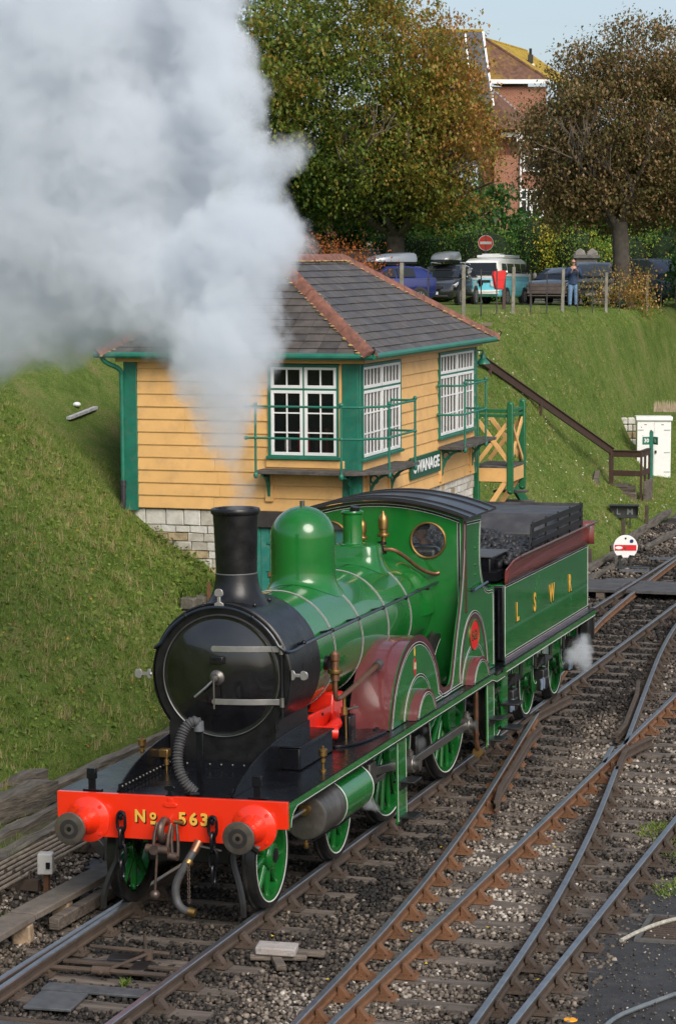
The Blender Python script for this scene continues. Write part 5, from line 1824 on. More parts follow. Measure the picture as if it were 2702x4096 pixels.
# flared maroon coping: side and back
def flare_ring(z, d, y0):
    return z, d, y0
mb = MB()
prof = [(.002, 2.35), (.003, 2.46), (.008, 2.56), (.022, 2.63), (.055, 2.68), (.10, 2.70)]
for sx in (-1, 1):
    rings = []
    ny = 24
    for k in range(ny + 1):
        y = T0 + (T1 + .12 - T0) * k / ny
        q = min(1, max(0, (y - T0) / .55))
        q = math.sqrt(max(0, 1 - (1 - q) ** 2))
        rings.append([(sx * (TX + d * (.25 + .75 * q)), y, 2.35 + (z - 2.35) * (.62 + .38 * q)) for d, z in prof])
    nn = len(prof)
    vs = [p for r in rings for p in r]
    mb.add(vs, [(i * nn + j, i * nn + j + 1, (i + 1) * nn + j + 1, (i + 1) * nn + j) for i in range(ny) for j in range(nn - 1)])
vs = []
for k in range(13):
    x = -TX - .10 + (2 * TX + .20) * k / 12
    vs += [(x, T1 + d, z) for d, z in prof]
nn = len(prof)
mb.add(vs, [(i * nn + j, i * nn + j + 1, (i + 1) * nn + j + 1, (i + 1) * nn + j) for i in range(12) for j in range(nn - 1)])
cop = mb.obj('coping', mat('coping_maroon', (.150, .034, .030), .25, coat=.45, var=.15, vscale=3, bump=.04, bscale=8), tender, angle=60)
so = cop.modifiers.new('thick', 'SOLIDIFY')
so.thickness = .015
mb = MB()
mb.tube([(TX + .11, y, 2.698) for y in np.linspace(T0 + .55, T1 + .1, 12)], .016, 8)
mb.tube([(-TX - .11, y, 2.698) for y in np.linspace(T0 + .55, T1 + .1, 12)], .016, 8)
mb.tube([(TX + .12, T1 + .115, 2.695), (-TX - .12, T1 + .115, 2.695)], .016, 8)
mb.obj('coping_bead', mat('bead_brown', (.10, .055, .045), .4, var=.3), cop)
# coal rails: three bars and uprights; the far side and the back are plated
CR = FRAMEBLK
RX = 1.14
cr_ = bpy.data.objects.new('coal_rail', None)
COL.objects.link(cr_)
cr_.parent = tender
for z in (2.74, 2.87, 3.0):
    MB().bar((RX, 11.25, z), (RX, 14.85, z), .016, .075).obj('bar', CR, cr_)
for y in (11.45, 12.3, 13.15, 14.0, 14.8):
    MB().box((RX - .02, y, 2.84), (.02, .05, .42)).obj('upright', CR, cr_)
MB().tube([(RX, 11.27, 3.02), (RX, 11.22, 2.85), (RX, 11.05, 2.62)], .016, 6).obj('end_stay', CR, cr_)
GREYP = mat('coal_plate_grey', (.050, .050, .053), .55, var=.35, vscale=3, bump=.1, bscale=12, dirt=(.10, .095, .09), dscale=3, damt=.4)
MB().prism([(9.9, 2.5), (14.9, 2.5), (14.9, 3.02), (11.2, 3.02), (10.6, 2.95), (9.9, 2.62)], 'yz', -RX, -RX + .018).obj('side_plate', GREYP, tender)
MB().box((0, 14.87, 2.78), (2 * RX, .02, .50)).obj('back_plate', GREYP, tender)
MB().prism([(13.35, 2.99), (14.9, 2.99), (14.9, 2.40), (13.0, 2.40), (13.0, 2.72)], 'yz', -RX + .03, RX - .03).obj('rear_tank_top', GREYP, tender, bevel=.015)
MB().prism([(T0 + .02, 2.30), (T0 + .95, 2.30), (T0 + .95, 2.72), (T0 + .02, 2.72)], 'yz', .05, .96).obj('tool_locker', BLACK, tender, bevel=.02)
MB().box((.505, T0 + .485, 2.732), (.97, 1.0, .02)).obj('locker_lid', mat('lid_grey', (.06, .06, .06), .5, var=.3, vscale=4), tender, bevel=.006)
MB().tube([(.75, T0 - .01, 2.42), (.75, T0 - .04, 2.43), (.75, T0 - .04, 2.62), (.75, T0 - .01, 2.63)], .012, 6).obj('locker_handle', DULLSTEEL, tender)
MB().tube([(.35, T0 + .9, 2.6), (.35, T0 + .9, 2.98)], .025, 8).obj('brake_column', BLACK, tender)
MB().tube([(.35, T0 + .9, 2.98), (.37, T0 + .88, 3.06), (.40, T0 + .9, 3.10)], .018, 8).cyl((.35, T0 + .9, 2.92), (.35, T0 + .9, 2.98), .04, n=10).obj('brake_handle', STEEL, tender)
MB().box((0, T0 - .02, 1.82), (2 * TX + .004, .05, 1.04)).obj('front_plate', BLACK, tender, bevel=.02)
MB().box((1.02, T0 - .14, 1.74), (.07, .10, .94)).obj('cab_door_post', BLACK, tender, bevel=.01)
MB().tube([(1.10, T0 - .10, 1.35), (1.10, T0 - .10, 2.3)], .018, 8).obj('grab_rail', BLACK, tender)
# underframe
mb = MB()
fr = [(T0 + .1, 1.20), (T1 + .1, 1.20), (T1 + .1, .90), (14.9, .86), (14.75, .44), (13.95, .44), (13.8, .80), (12.95, .80), (12.8, .44), (12.0, .44), (11.85, .80), (11.0, .80), (10.85, .44), (10.05, .44), (9.9, .80), (T0 + .1, .80)]
hol = []
for cy in (10.45, 12.40, 14.35):
    hol.append(smooth_poly([(cy - .34, .62), (cy - .30, 1.06), (cy - .08, 1.08), (cy - .08, .56)], 2, True))
    hol.append(smooth_poly([(cy + .34, .62), (cy + .30, 1.06), (cy + .08, 1.08), (cy + .08, .56)], 2, True))
for sx in (-1, 1):
    f_ = plate('frame', fr, hol, .025, GREEN, tender, Matrix.Translation((sx * .97, 0, 0)) @ M_YZ)
    if sx > 0:
        for h in hol:
            mb = MB()
            ribbon(mb, h + [h[0]], .008, 'yz', .983, .003, 0, off=.03)
            mb.obj('frame_lining', [WHITEL], f_)
    for cy in (10.45, 12.40, 14.35):
        ab = MB().box((sx * 1.02, cy, .60), (.16, .26, .32)).obj('axlebox', FRAMEBLK, tender, bevel=.02)
        MB().box((sx * 1.09, cy, .56), (.05, .18, .16)).obj('axlebox_cover', FRAMEBLK, ab, bevel=.02)
        sp = MB()
        for k in range(5):
            L_ = 1.05 - k * .16
            sp.bar((sx * 1.05, cy - L_ / 2, .86 + k * .02), (sx * 1.05, cy + L_ / 2, .86 + k * .02), .08, .018)
        sp.box((sx * 1.05, cy, .89), (.10, .12, .16))
        sp = sp.obj('leaf_spring', FRAMEBLK, tender)
        sp['kind'] = 'stuff'
        for d in (-.5, .5):
            MB().cyl((sx * 1.05, cy + d, .84), (sx * 1.05, cy + d, 1.16), .025, n=8).obj('spring_hanger', FRAMEBLK, tender)
        for d in (-.07, .07):
            MB().tube([(sx * 1.11, cy + d - .33, .66), (sx * 1.125, cy + d - .33, .60), (sx * 1.12, cy + d - .33, .50)], .02, 6).obj('spring_buckle', mat('buckle_blue', (.20, .25, .34), .4, metal=.4), tender)
place_wheels(make_wheel(.57, 10), (10.45, 12.40, 14.35), .57, tender)
MB().box((0, T1 + .2, 1.02), (2.44, .06, .42)).obj('buffer_beam', FRAMEBLK, tender, bevel=.005)
MB().box((1.12, T1 + .05, .95), (.14, .34, .42)).obj('rear_step', FRAMEBLK, tender, bevel=.01)
for z in (.70, .36):
    MB().box((1.22, T0 + .12, z), (.30, .34, .03)).obj('step', FRAMEBLK, tender, bevel=.008)
MB().box((1.13, T0 + .12, .78), (.02, .30, .86)).obj('step_plate', GREEN, tender)
mb = MB()
for sx in (-.9, .9):
    mb.lathe([(.11, 0), (.11, .3), (.17, .32), (.17, .36)], (sx, T1 + .23, 1.0), 'y', 20)
mb.obj('rear_buffers', FRAMEBLK, tender)
MB().box((0, 12.4, .85), (1.1, 5.2, .35)).obj('inner_frame', FRAMEBLK, tender)

# coal heaped in the tender
def coal(n_):
    base = np.array([[-1, -1, -.8], [1, -1, -.8], [1, 1, -.8], [-1, 1, -.8], [-.8, -.9, .8], [.9, -.7, .7], [.7, .9, .85], [-.9, .7, .6]])
    fq = np.array([[0, 3, 2, 1], [4, 5, 6, 7], [0, 1, 5, 4], [1, 2, 6, 5], [2, 3, 7, 6], [3, 0, 4, 7]])
    x, y = RNG.uniform(-1.05, 1.08, n_), RNG.uniform(T0 + .5, 13.3, n_)
    h = 2.60 + .22 * np.exp(-((x + .1) / .8) ** 2) * np.exp(-((y - 11.6) / 1.2) ** 2) + .04 * np.sin(x * 7 + y * 3)
    P = base[None] * (1 + RNG.uniform(-.35, .35, (n_, 8, 3))) * RNG.uniform(.022, .055, n_)[:, None, None]
    a = RNG.uniform(0, 6.28, n_)
    X = P[..., 0] * np.cos(a)[:, None] - P[..., 1] * np.sin(a)[:, None] + x[:, None]
    Y = P[..., 0] * np.sin(a)[:, None] + P[..., 1] * np.cos(a)[:, None] + y[:, None]
    Z = P[..., 2] + (h + RNG.uniform(-.04, .05, n_))[:, None]
    return np.stack([X, Y, Z], -1).reshape(-1, 3), (fq[None] + (np.arange(n_) * 8)[:, None, None]).reshape(-1, 4)
v_, f_ = coal(4200)
o = np_mesh('coal', v_, f_, mat('coal_black', (.024, .024, .026), .5, var=.6, vscale=9, spec=.4))
tag(o, 'lumps of black coal heaped inside the tender', 'coal', kind='stuff')
MB().box((0, 11.4, 2.46), (2.1, 3.8, .12)).obj('coal_bed', BLACKL, tender)
# ------------------------------------------------------------------ signal box (local: u = along the end wall to +x, v = along the tracks, corner at 0,0)
BW, BL = 4.28, 8.0            # width of end wall, length of track side
EZ = 5.16                     # underside of the eaves fascia
PB = 2.60                     # bottom of the boarding
box = thing('signal_box', 'cream and green wooden signal box with slate roof and station name board', 'signal box', (-3.1, 16.7, 0), rot=(math.radians(.95), 0, 0))

# plain core so that nothing shows through
core = MB()
core.box((-BW / 2, BL / 2, 1.2), (BW - .3, BL - .3, 2.6))
core.obj('stone_core', MORTAR, box)
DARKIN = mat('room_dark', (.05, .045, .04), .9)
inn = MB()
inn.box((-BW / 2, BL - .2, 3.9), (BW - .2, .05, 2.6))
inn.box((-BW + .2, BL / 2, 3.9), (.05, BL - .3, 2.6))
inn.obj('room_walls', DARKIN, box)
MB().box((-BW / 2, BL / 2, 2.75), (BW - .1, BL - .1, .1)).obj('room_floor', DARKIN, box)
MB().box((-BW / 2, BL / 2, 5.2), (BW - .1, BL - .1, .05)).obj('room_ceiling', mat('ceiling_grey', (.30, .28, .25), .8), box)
lv = bpy.data.objects.new('lever_frame', None)
COL.objects.link(lv)
lv.parent = box
for k in range(15):
    MB().tube([(-.75, .6 + k * .16, 2.8), (-.78 - .02 * (k % 3), .6 + k * .16, 4.0)], .03, 6).obj('lever', REDIN if k % 3 == 0 else (BROWNP if k % 3 == 1 else BLACK), lv)
for k in range(3):
    MB().box((-1.1 + k * .3, .35, 3.75), (.20, .05, .5), r=(0, 0, .2)).obj('hanging_cloth', REDIN if k == 0 else BROWNP, lv)
MB().box((-1.36, .25, 3.75), (.09, .07, .22)).obj('white_card', WHITEP, lv)

CH = .222                     # course height of the boards
def board(u0, u1, z, face, thick=.018):
    """a weatherboard from u0 to u1 on the end wall (face 'e') or on the track side (face 't')"""
    sec = [(0, z), (-.030, z), (-.034, z + .012), (-.012, z + CH + .012), (0, z + CH + .012)]
    j = random.uniform(-.003, .003)
    if face == 'e':
        rings = [[(u, o + (j if o else 0), h) for o, h in sec] for u in (u0, u1)]
    else:
        rings = [[(-o - (j if o else 0), v, h) for o, h in sec] for v in (u0, u1)]
    MB().loft(rings).obj('weatherboard', YELLOW, box, flat=True)
z = PB
k = 0
while z < EZ - .05:
    top = z + CH
    # end wall (u from left post to corner post), window -1.58..-.34
    segs = [(-BW + .24, -.28)]
    if top > 3.50:
        segs = [(-BW + .24, -1.60), (-.335, -.28)]
    elif 3.26 < top <= 3.50:
        segs = [(-BW + .24, -1.66), (-1.66, -.28)]
    for a, b in segs:
        if b - a > 1.6:
            c = a + (b - a) * random.uniform(.35, .65)
            board(a, c - .002, z, 'e')
            board(c + .002, b, z, 'e')
        else:
            board(a, b, z, 'e')
    # track side
    segs = [(.06, BL - .14)]
    if top > 3.52:
        segs = [(2.42, 5.08), (7.72, BL - .14)]
    for a, b in segs:
        if b - a > 3:
            c = a + (b - a) * random.uniform(.4, .6)
            board(a, c - .002, z, 't')
            board(c + .002, b, z, 't')
        else:
            board(a, b, z, 't')
    z += CH
    k += 1
# corner posts
MB().box((-.14, -.01, (EZ + 2.45) / 2 + .0), (.28, .08, EZ - 2.45)).obj('corner_post', TEAL, box, bevel=.006)
MB().box((.012, .03, (EZ + 2.45) / 2), (.06, .14, EZ - 2.45)).obj('corner_post', TEAL, box, bevel=.006)
MB().box((-BW + .12, -.02, (EZ + 2.55) / 2), (.24, .10, EZ - 2.55)).obj('corner_post', TEAL, box, bevel=.006)
MB().box((.012, BL - .07, (EZ + 2.6) / 2), (.07, .14, EZ - 2.6)).obj('corner_post', TEAL, box, bevel=.006)

# windows
def frame_bars(mb, u0, u1, z0, z1, w, d, face, off, mi=0):
    for (a, b, c, e) in ((u0, u1, z0, z0 + w), (u0, u1, z1 - w, z1), (u0, u0 + w, z0 + w, z1 - w), (u1 - w, u1, z0 + w, z1 - w)):
        cu, cz, su, sz = (a + b) / 2, (c + e) / 2, b - a, e - c
        if face == 'e':
            mb.box((cu, off, cz), (su, d, sz), mi=mi)
        else:
            mb.box((-off, cu, cz), (d, su, sz), mi=mi)
def onface(face, u, off, z):
    return (u, off, z) if face == 'e' else (-off, u, z)
def dims(face, su, d, sz):
    return (su, d, sz) if face == 'e' else (d, su, sz)
def window(u0, u1, z0, z1, face, cols, rows_b=3, zmid=.745):
    w = bpy.data.objects.new('window', None)
    COL.objects.link(w)
    w.parent = box
    mb = MB()
    frame_bars(mb, u0 - .05, u1 + .05, z0 - .05, z1 + .04, .05, .09, face, -.02)
    um = (u0 + u1) / 2
    zm = z0 + (z1 - z0) * zmid
    mb.box(onface(face, um, -.02, (z0 + z1) / 2), dims(face, .03, .07, z1 - z0))
    mb.box(onface(face, um, -.02, zm), dims(face, u1 - u0, .07, .035))
    mb.obj('frame', TEAL, w, bevel=.004)
    MB().box(onface(face, um, -.05, z0 - .045), dims(face, u1 - u0 + .16, .12, .05)).obj('sill', TEAL, w, bevel=.005)
    for (a, b) in ((u0, um - .015), (um + .015, u1)):
        for (c, d, nr_) in ((z0, zm - .018, rows_b), (zm + .018, z1, 1)):
            mb = MB()
            frame_bars(mb, a, b, c, d, .052, .05, face, -.035)
            mb.obj('sash', WHITEP, w, bevel=.004)
            iu, ou, iz, oz = a + .052, b - .052, c + .052, d - .052
            for q in range(1, cols):
                u = iu + (ou - iu) * q / cols
                MB().box(onface(face, u, -.035, (iz + oz) / 2), dims(face, .022, .035, oz - iz)).obj('glazing_bar', WHITEP, w)
            for q in range(1, nr_):
                h = iz + (oz - iz) * q / nr_
                MB().box(onface(face, (iu + ou) / 2, -.034, h), dims(face, ou - iu, .034, .022)).obj('glazing_bar', WHITEP, w)
            for q in range(cols):
                for r in range(nr_):
                    pa, pb = iu + (ou - iu) * q / cols, iu + (ou - iu) * (q + 1) / cols
                    pc, pd = iz + (oz - iz) * r / nr_, iz + (oz - iz) * (r + 1) / nr_
                    MB().box(onface(face, (pa + pb) / 2, -.030, (pc + pd) / 2), dims(face, pb - pa, .005, pd - pc)).obj('pane', GLASS, w, flat=True)
    return w
window(-1.56, -.38, 3.58, 5.10, 'e', 2)
window(.10, 2.36, 3.55, 5.10, 't', 5)
window(5.12, 7.66, 3.55, 5.10, 't', 5)
# cream strip and board under the end window
MB().box((-.95, -.03, 3.43), (1.42, .06, .13)).obj('apron_board', YELLOW, box, bevel=.005)
MB().box((-.31, -.035, 4.32), (.045, .06, 1.6)).obj('reveal_strip', YELLOW, box, bevel=.004)

# fascia, gutter, downpipe
def run(name, m, z0, z1, o, t):
    MB().box((-BW / 2, -o, (z0 + z1) / 2), (BW + 2 * o, t, z1 - z0)).obj(name, m, box, bevel=.004)
    MB().box((o, BL / 2, (z0 + z1) / 2), (t, BL + 2 * o - 2 * t, z1 - z0)).obj(name, m, box, bevel=.004)
run('fascia', YELLOW, EZ, EZ + .10, .12, .03)
for e in (0, 1):
    if e == 0:
        MB().box((-BW / 2, -.06, EZ + .015), (BW + .2, .12, .02)).obj('soffit', YELLOW, box)
    else:
        MB().box((.06, BL / 2, EZ + .012), (.12, BL, .02)).obj('soffit', YELLOW, box)
def gutter(a, b):
    mb = MB()
    mb.tube([a, b], .055, 10)
    mb.obj('gutter', TEAL, box)
gutter((-BW - .42, -.37, EZ + .13), (.38, -.37, EZ + .13))
gutter((.36, -.40, EZ + .13), (.36, BL + .42, EZ + .13))
MB().tube(smooth_poly([(-BW - .30, -.34, EZ + .12), (-BW - .26, -.30, EZ + .0), (-BW - .02, -.14, EZ - .12), (-BW - .02, -.10, EZ - .25), (-BW - .02, -.10, 3.05)], 2), .040, 10).obj('downpipe', TEAL, box)
dp = MB().tube(smooth_poly([(-BW - .02, -.10, 3.05), (-BW - .02, -.10, 2.62), (-BW - .06, -.12, 2.48), (-BW - .30, -.25, 2.38)], 2), .05, 10).obj('downpipe', mat('pipe_black', (.03, .03, .035), .5, var=.3), box)
MB().tube([(-BW - .02, -.10, 2.98), (-BW - .02, -.10, 3.08)], .06, 10).obj('pipe_socket', mat('pipe_black', (.03, .03, .035)), box)

# hipped slate roof
RE = EZ + .13
OH = .36
u0r, u1r, v0r, v1r = -BW - OH, OH, -.40, BL + .40
RZ = 6.93
cu = (u0r + u1r) / 2
run_ = (u1r - u0r) / 2
vA, vB = v0r + run_, v1r - run_
A = Vector((cu, vA, RZ))
B = Vector((cu, vB, RZ))
c00, c10, c11, c01 = Vector((u0r, v0r, RE)), Vector((u1r, v0r, RE)), Vector((u1r, v1r, RE)), Vector((u0r, v1r, RE))
mb = MB()
dz_ = Vector((0, 0, -.035))
mb.add([c00 + dz_, c10 + dz_, c11 + dz_, c01 + dz_, A + dz_, B + dz_], [(0, 1, 4), (1, 2, 5, 4), (2, 3, 5), (3, 0, 4, 5), (0, 3, 2, 1)])
roof_deck = mb.obj('roof_deck', mat('roof_felt', (.03, .028, .027), .9), box, flat=True)
sl = MB()
sl.box((0, 0, 0), (1, 1, 1))
ROWS = 14
SLATES = []
def slope(p0, p1, q0, q1, ncol, flip):
    """courses of slates between eaves edge p0-p1 and ridge edge q0-q1"""
    e = (p1 - p0).normalized()
    up = ((q0 + q1) / 2 - (p0 + p1) / 2)
    up = (up - e * up.dot(e))
    Ls = up.length
    upn = up.normalized()
    nrm = e.cross(upn)
    if nrm.z < 0:
        nrm = -nrm
    h = Ls / ROWS
    wid = (p1 - p0).length / ncol
    a_in = (q0 - p0).dot(e)
    b_in = (p1 - q1).dot(e)
    L_ = (p1 - p0).length
    for r in range(ROWS):
        t0, t1 = r / ROWS, min((r + 1) / ROWS, 1)
        lo, hi = a_in * t0, L_ - b_in * t0
        lo1, hi1 = a_in * t1, L_ - b_in * t1
        x = lo - (wid / 2 if r % 2 else 0)
        while x < hi - .02:
            xa, xb = max(x, lo) + .003, min(x + wid, hi) - .003
            if xb - xa > .03:
                xa1, xb1 = max(xa, lo1), min(xb, hi1)
                if xb1 - xa1 < .02:
                    xa1 = xb1 = (max(lo1, min(hi1, (xa + xb) / 2)))
                    xa1 -= .01
                    xb1 += .01
                j = random.uniform(0, .006)
                dn = random.uniform(-.004, .004)
                P = lambda u, t, o: p0 + e * u + upn * (t * Ls) + nrm * o
                tt1 = min(t1 + .4 / ROWS * .3, 1)
                lo_off, hi_off = .022 + j, .006
                SLATES.append(([P(xa, t0, lo_off) + upn * dn, P(xb, t0, lo_off) + upn * dn, P(xb1, tt1, hi_off), P(xa1, tt1, hi_off), P(xa, t0, lo_off - .013) + upn * dn, P(xb, t0, lo_off - .013) + upn * dn, P(xb1, tt1, hi_off - .01), P(xa1, tt1, hi_off - .01)], flip))
            x += wid
slope(c10, c11, A, B, 27, 't')
slope(c00, c10, A, A, 15, 'e')
vis, rest = [], MB()
FQ = [(0, 1, 2, 3), (7, 6, 5, 4), (0, 4, 5, 1), (1, 5, 6, 2), (2, 6, 7, 3), (3, 7, 4, 0)]
SL2 = [SLATE, mat('slate_dark', (.062, .053, .047), .5, var=.35, vscale=4.0, bump=.15, bscale=25, dirt=(.09, .085, .07), dscale=6, damt=.35), mat('slate_light', (.085, .079, .078), .6, var=.3, vscale=4.0, bump=.15, bscale=25, dirt=(.16, .15, .12), dscale=5, damt=.5)]
cnt = 0
SLATES.sort(key=lambda s: (s[1] == 'e', -(s[0][0].x)))
for v8, fl_ in SLATES:
    if cnt < 298:
        MB().add(v8, FQ).obj('roof_slate', random.choices(SL2, (6, 3, 1))[0], box, flat=True)
        cnt += 1
    else:
        rest.add(v8, FQ, random.choices((0, 1, 2), (6, 3, 1))[0])
ro = rest.obj('roof_slates', SL2, box, flat=True)
ro['kind'] = 'stuff'
def ridge(a, b, n_, m=RIDGET, w=.15, h=.075):
    a, b = Vector(a), Vector(b)
    d = (b - a) / n_
    dn = d.normalized()
    s_ = dn.cross(Vector((0, 0, 1))).normalized()
    u_ = s_.cross(dn)
    for k in range(n_):
        p, q = a + d * k + dn * .004, a + d * (k + 1) - dn * .004
        j = random.uniform(-.006, .006)
        rings = []
        for pp, f_ in ((p, 1.0), (q, .97)):
            rings.append([pp + s_ * (x * w * f_) + u_ * (y * h + .03 + j) for x, y in ((-1, -1.0), (-.6, .1), (-.2, .75), (.2, .75), (.6, .1), (1, -1.0), (.6, -.5), (-.6, -.5))])
        MB().loft(rings).obj('ridge_tile', m, box, angle=50)
    mb = MB()
    for sgn in (-1, 1):
        k_ = 30
        for i in range(k_):
            p = a + (b - a) * (i + random.random()) / k_ + s_ * sgn * (w + random.uniform(-.01, .02)) + u_ * (-.045)
            mb.ball(p, random.uniform(.015, .035), (1.4, 1.4, .6), 6, 4)
    o = mb.obj('lichen_bedding', LICHEN, box)
    o['kind'] = 'stuff'
ridge(A, B, 9)
ridge(c10 + Vector((0, 0, .02)), A, 8)
ridge(c11 + Vector((0, 0, .02)), B, 8)
ridge(c00 + Vector((0, 0, .02)), A, 8)
for c in (c10, c11):
    d = Vector((1 if c.x > -1 else -1, -1 if c.y < 1 else 1, 0)).normalized()
    MB().tube([c + Vector((0, 0, .05)), c + d * .06 + Vector((0, 0, .06)), c + d * .10 + Vector((0, 0, .12)), c + d * .06 + Vector((0, 0, .17)), c + d * .02 + Vector((0, 0, .15))], .012, 6).obj('hip_iron', FRAMEBLK, box)
MB().box((.05, .1, RZ - .6), (.01, .01, .01)) if False else None

# walkways with railings
def platform(poly, z):
    n_ = len(poly)
    return MB().prism(poly, 'xy', z - .06, z)
WALK = mat('walkway_timber', (.070, .062, .055), .85, var=.4, vscale=6, bump=.4, bscale=25, dirt=(.14, .13, .115), dscale=3, damt=.5)
def planks(polys, z):
    for p in polys:
        platform(p, z).obj('walkway_board', WALK, box, bevel=.006)
e0 = -.46
planks([[(-1.72, -.04), (-.10, -.04), (-.10, -.24), (-1.72, -.24)], [(-1.72, -.245), (-.10, -.245), (-.14, -.46), (-1.72, -.46)],
        [(-.095, -.04), (-.095, -.245), (-.135, -.46), (.0, -.46), (.24, -.25), (.24, .02), (.06, .02)],
        [(.06, .025), (.24, .025), (.24, 1.98), (.06, 1.98)], [(.245, -.24), (.52, .0), (.52, 1.98), (.245, 1.98)]], 3.34)
planks([[(.06, 4.98), (.28, 4.98), (.28, 7.7), (.06, 7.7)], [(.285, 4.98), (.52, 4.98), (.52, 7.7), (.285, 7.7)]], 3.36)
def bracket(face, u, ztop, reach, h):
    r_ = []
    th = .022
    # cast bracket: vertical leg, horizontal leg, curved brace and a ring
    def P(a, zz):
        return (u, -.03 - a, zz) if face == 'e' else (.03 + a, u, zz)
    def sw(pts, w=.05):
        mb = MB()
        for i in range(len(pts) - 1):
            mb.bar(P(*pts[i]), P(*pts[i + 1]), .05, .045, up=(1, 0, 0) if face == 'e' else (0, 1, 0))
        return mb
    mb = MB()
    a = sw([(.02, ztop - h), (.02, ztop)])
    b = sw([(.0, ztop - .025), (reach, ztop - .025)])
    arc_ = [(reach - (reach - .03) * math.sin(t), ztop - .03 - (h - .05) * (1 - math.cos(t))) for t in [PI / 2 * k / 8 for k in range(9)]]
    c = sw(arc_)
    for q in (a, b, c):
        mb.add(q.v, q.f)
    cx, cz = reach * .28, ztop - .13
    ringp = [P(cx + .07 * math.cos(t), cz + .07 * math.sin(t)) for t in [2 * PI * k / 14 for k in range(14)]]
    mb.tube(ringp, .018, 6, closed=True)
    mb.obj('bracket', TEAL, box)
bracket('e', -1.60, 3.28, .38, .42)
bracket('e', -.12, 3.28, .38, .42)
for v in (.42, 1.72):
    bracket('t', v, 3.28, .42, .50)
for v in (5.2, 7.5):
    bracket('t', v, 3.30, .42, .52)
for v in (.42, 1.72, 5.2, 7.5):
    MB().box((.045, v, 2.98), (.05, .14, .62)).obj('bracket_pad', YELLOW, box, bevel=.004)
MB().box((-1.60, -.045, 3.02), (.14, .05, .50)).obj('bracket_pad', YELLOW, box, bevel=.004)
TEALR = TEAL
def railing(pts, zb, zs, posts, ends):
    r = bpy.data.objects.new('railing', None)
    COL.objects.link(r)
    r.parent = box
    for z in zs:
        MB().tube([(p[0], p[1], z) for p in pts], .020, 8).obj('rail', TEALR, r)
    for p in posts:
        MB().cyl((p[0], p[1], zb - .10), (p[0], p[1], zs[0] + .03), .022, n=8).ball((p[0], p[1], zs[0] + .04), .04, n=8, m=6).ball((p[0], p[1], zs[1]), .036, n=8, m=6).ball((p[0], p[1], zb - .08), .045, (1, 1, 1.4), n=8, m=6).obj('post', TEALR, r)
    for p in ends:
        for z in zs:
            MB().cyl((p[0], p[1], z), (p[0] + p[2], p[1] + p[3], z), .035, n=8).obj('wall_socket', TEALR, r)
railing([(-1.85, -.46), (-.17, -.46), (.12, -.42), (.46, -.05), (.50, .12), (.50, 1.78), (.05, 1.82)], 3.34, (4.44, 3.90), [(-1.70, -.46), (-.17, -.46), (.50, .13), (.50, 1.76)], [(.05, 1.82, -.06, 0), (-1.85, -.46, -.05, 0)])
railing([(.05, 4.92), (.36, 4.95), (.50, 5.12), (.50, 6.95), (.06, 7.0)], 3.36, (4.52, 3.97), [(.50, 5.26), (.50, 6.90)], [(.05, 4.92, .05, 0), (.06, 7.0, -.06, 0)])

# name board
nb = MB().box((.065, 4.02, 3.10), (.05, 2.02, .40)).obj('name_board', mat('board_green', (.010, .075, .045), .4, var=.15), box, bevel=.006)
mb = MB()
for (a, b, c, d) in ((3.04, 5.0, 2.925, 2.933), (3.04, 5.0, 3.267, 3.275), (3.04, 3.048, 2.925, 3.275), (4.992, 5.0, 2.925, 3.275)):
    mb.box((.091, (a + b) / 2, (c + d) / 2), (.004, b - a, d - c))
mb.obj('board_line', mat('board_line_green', (.03, .14, .09), .4), nb)
text('board_lettering', 'SWANAGE', .30, WHITEP, nb, (.0925, 4.02, 3.10), ROT_SIDE, .003, .008, 1.22)

# stone base: coursed blocks where it shows
def stone(face, u0, u1, z0, z1, m):
    d = random.uniform(.0, .03)
    c = (( u0 + u1) / 2, (z0 + z1) / 2)
    su, sz = u1 - u0 - .012, z1 - z0 - .012
    mb = MB()
    def q(u, o, z):
        return (u, -o, z) if face == 'e' else (o, u, z)
    vs = []
    for o in (-.10, .02 + d):
        f_ = .93 if o > 0 else 1
        for (a, b) in ((-1, -1), (1, -1), (1, 1), (-1, 1)):
            vs.append(q(c[0] + a * su / 2 * f_ + random.uniform(-.008, .008), o - .06, c[1] + b * sz / 2 * f_ + random.uniform(-.008, .008)))
    mid = [q(c[0] + a * su / 2 + random.uniform(-.006, .006), d - .055, c[1] + b * sz / 2 + random.uniform(-.006, .006)) for (a, b) in ((-1, -1), (1, -1), (1, 1), (-1, 1))]
    vs = vs[:4] + mid + vs[4:]
    mb.add(vs, [(3, 2, 1, 0), (8, 9, 10, 11)] + [(i + 4 * l, (i + 1) % 4 + 4 * l, (i + 1) % 4 + 4 * (l + 1), i + 4 * (l + 1)) for l in (0, 1) for i in range(4)])
    mb.obj('stone', m, box, flat=True)
STN = [STONE, mat('limestone_pale', (.55, .53, .48), .85, var=.15, vscale=6, bump=.5, bscale=18, dirt=(.3, .27, .2), dscale=4, damt=.5), mat('limestone_warm', (.40, .31, .18), .88, var=.3, vscale=6, bump=.5, bscale=18, dirt=(.16, .13, .09), dscale=4, damt=.7)]
rows_z = [2.58, 2.30, 2.17, 2.02, 1.86, 1.72, 1.56, 1.42, 1.27, 1.10, .90, .65, .35, .05]
for i in range(len(rows_z) - 1):
    z1, z0 = rows_z[i], rows_z[i + 1]
    u = -BW - .02
    umin = [-4.3, -4.3, -4.3, -3.9, -3.6, -3.4, -3.1, -2.9, -2.6, -2.45, -2.3, -2.2, -2.0][i]
    u = umin
    while u < -1.92:
        w_ = random.uniform(.16, .38) if i else random.uniform(.30, .46)
        e = min(u + w_, -1.90)
        stone('e', u, e, z0, z1, random.choices(STN, (4, 5, 1 if z1 > 2.2 else 3))[0])
        u = e
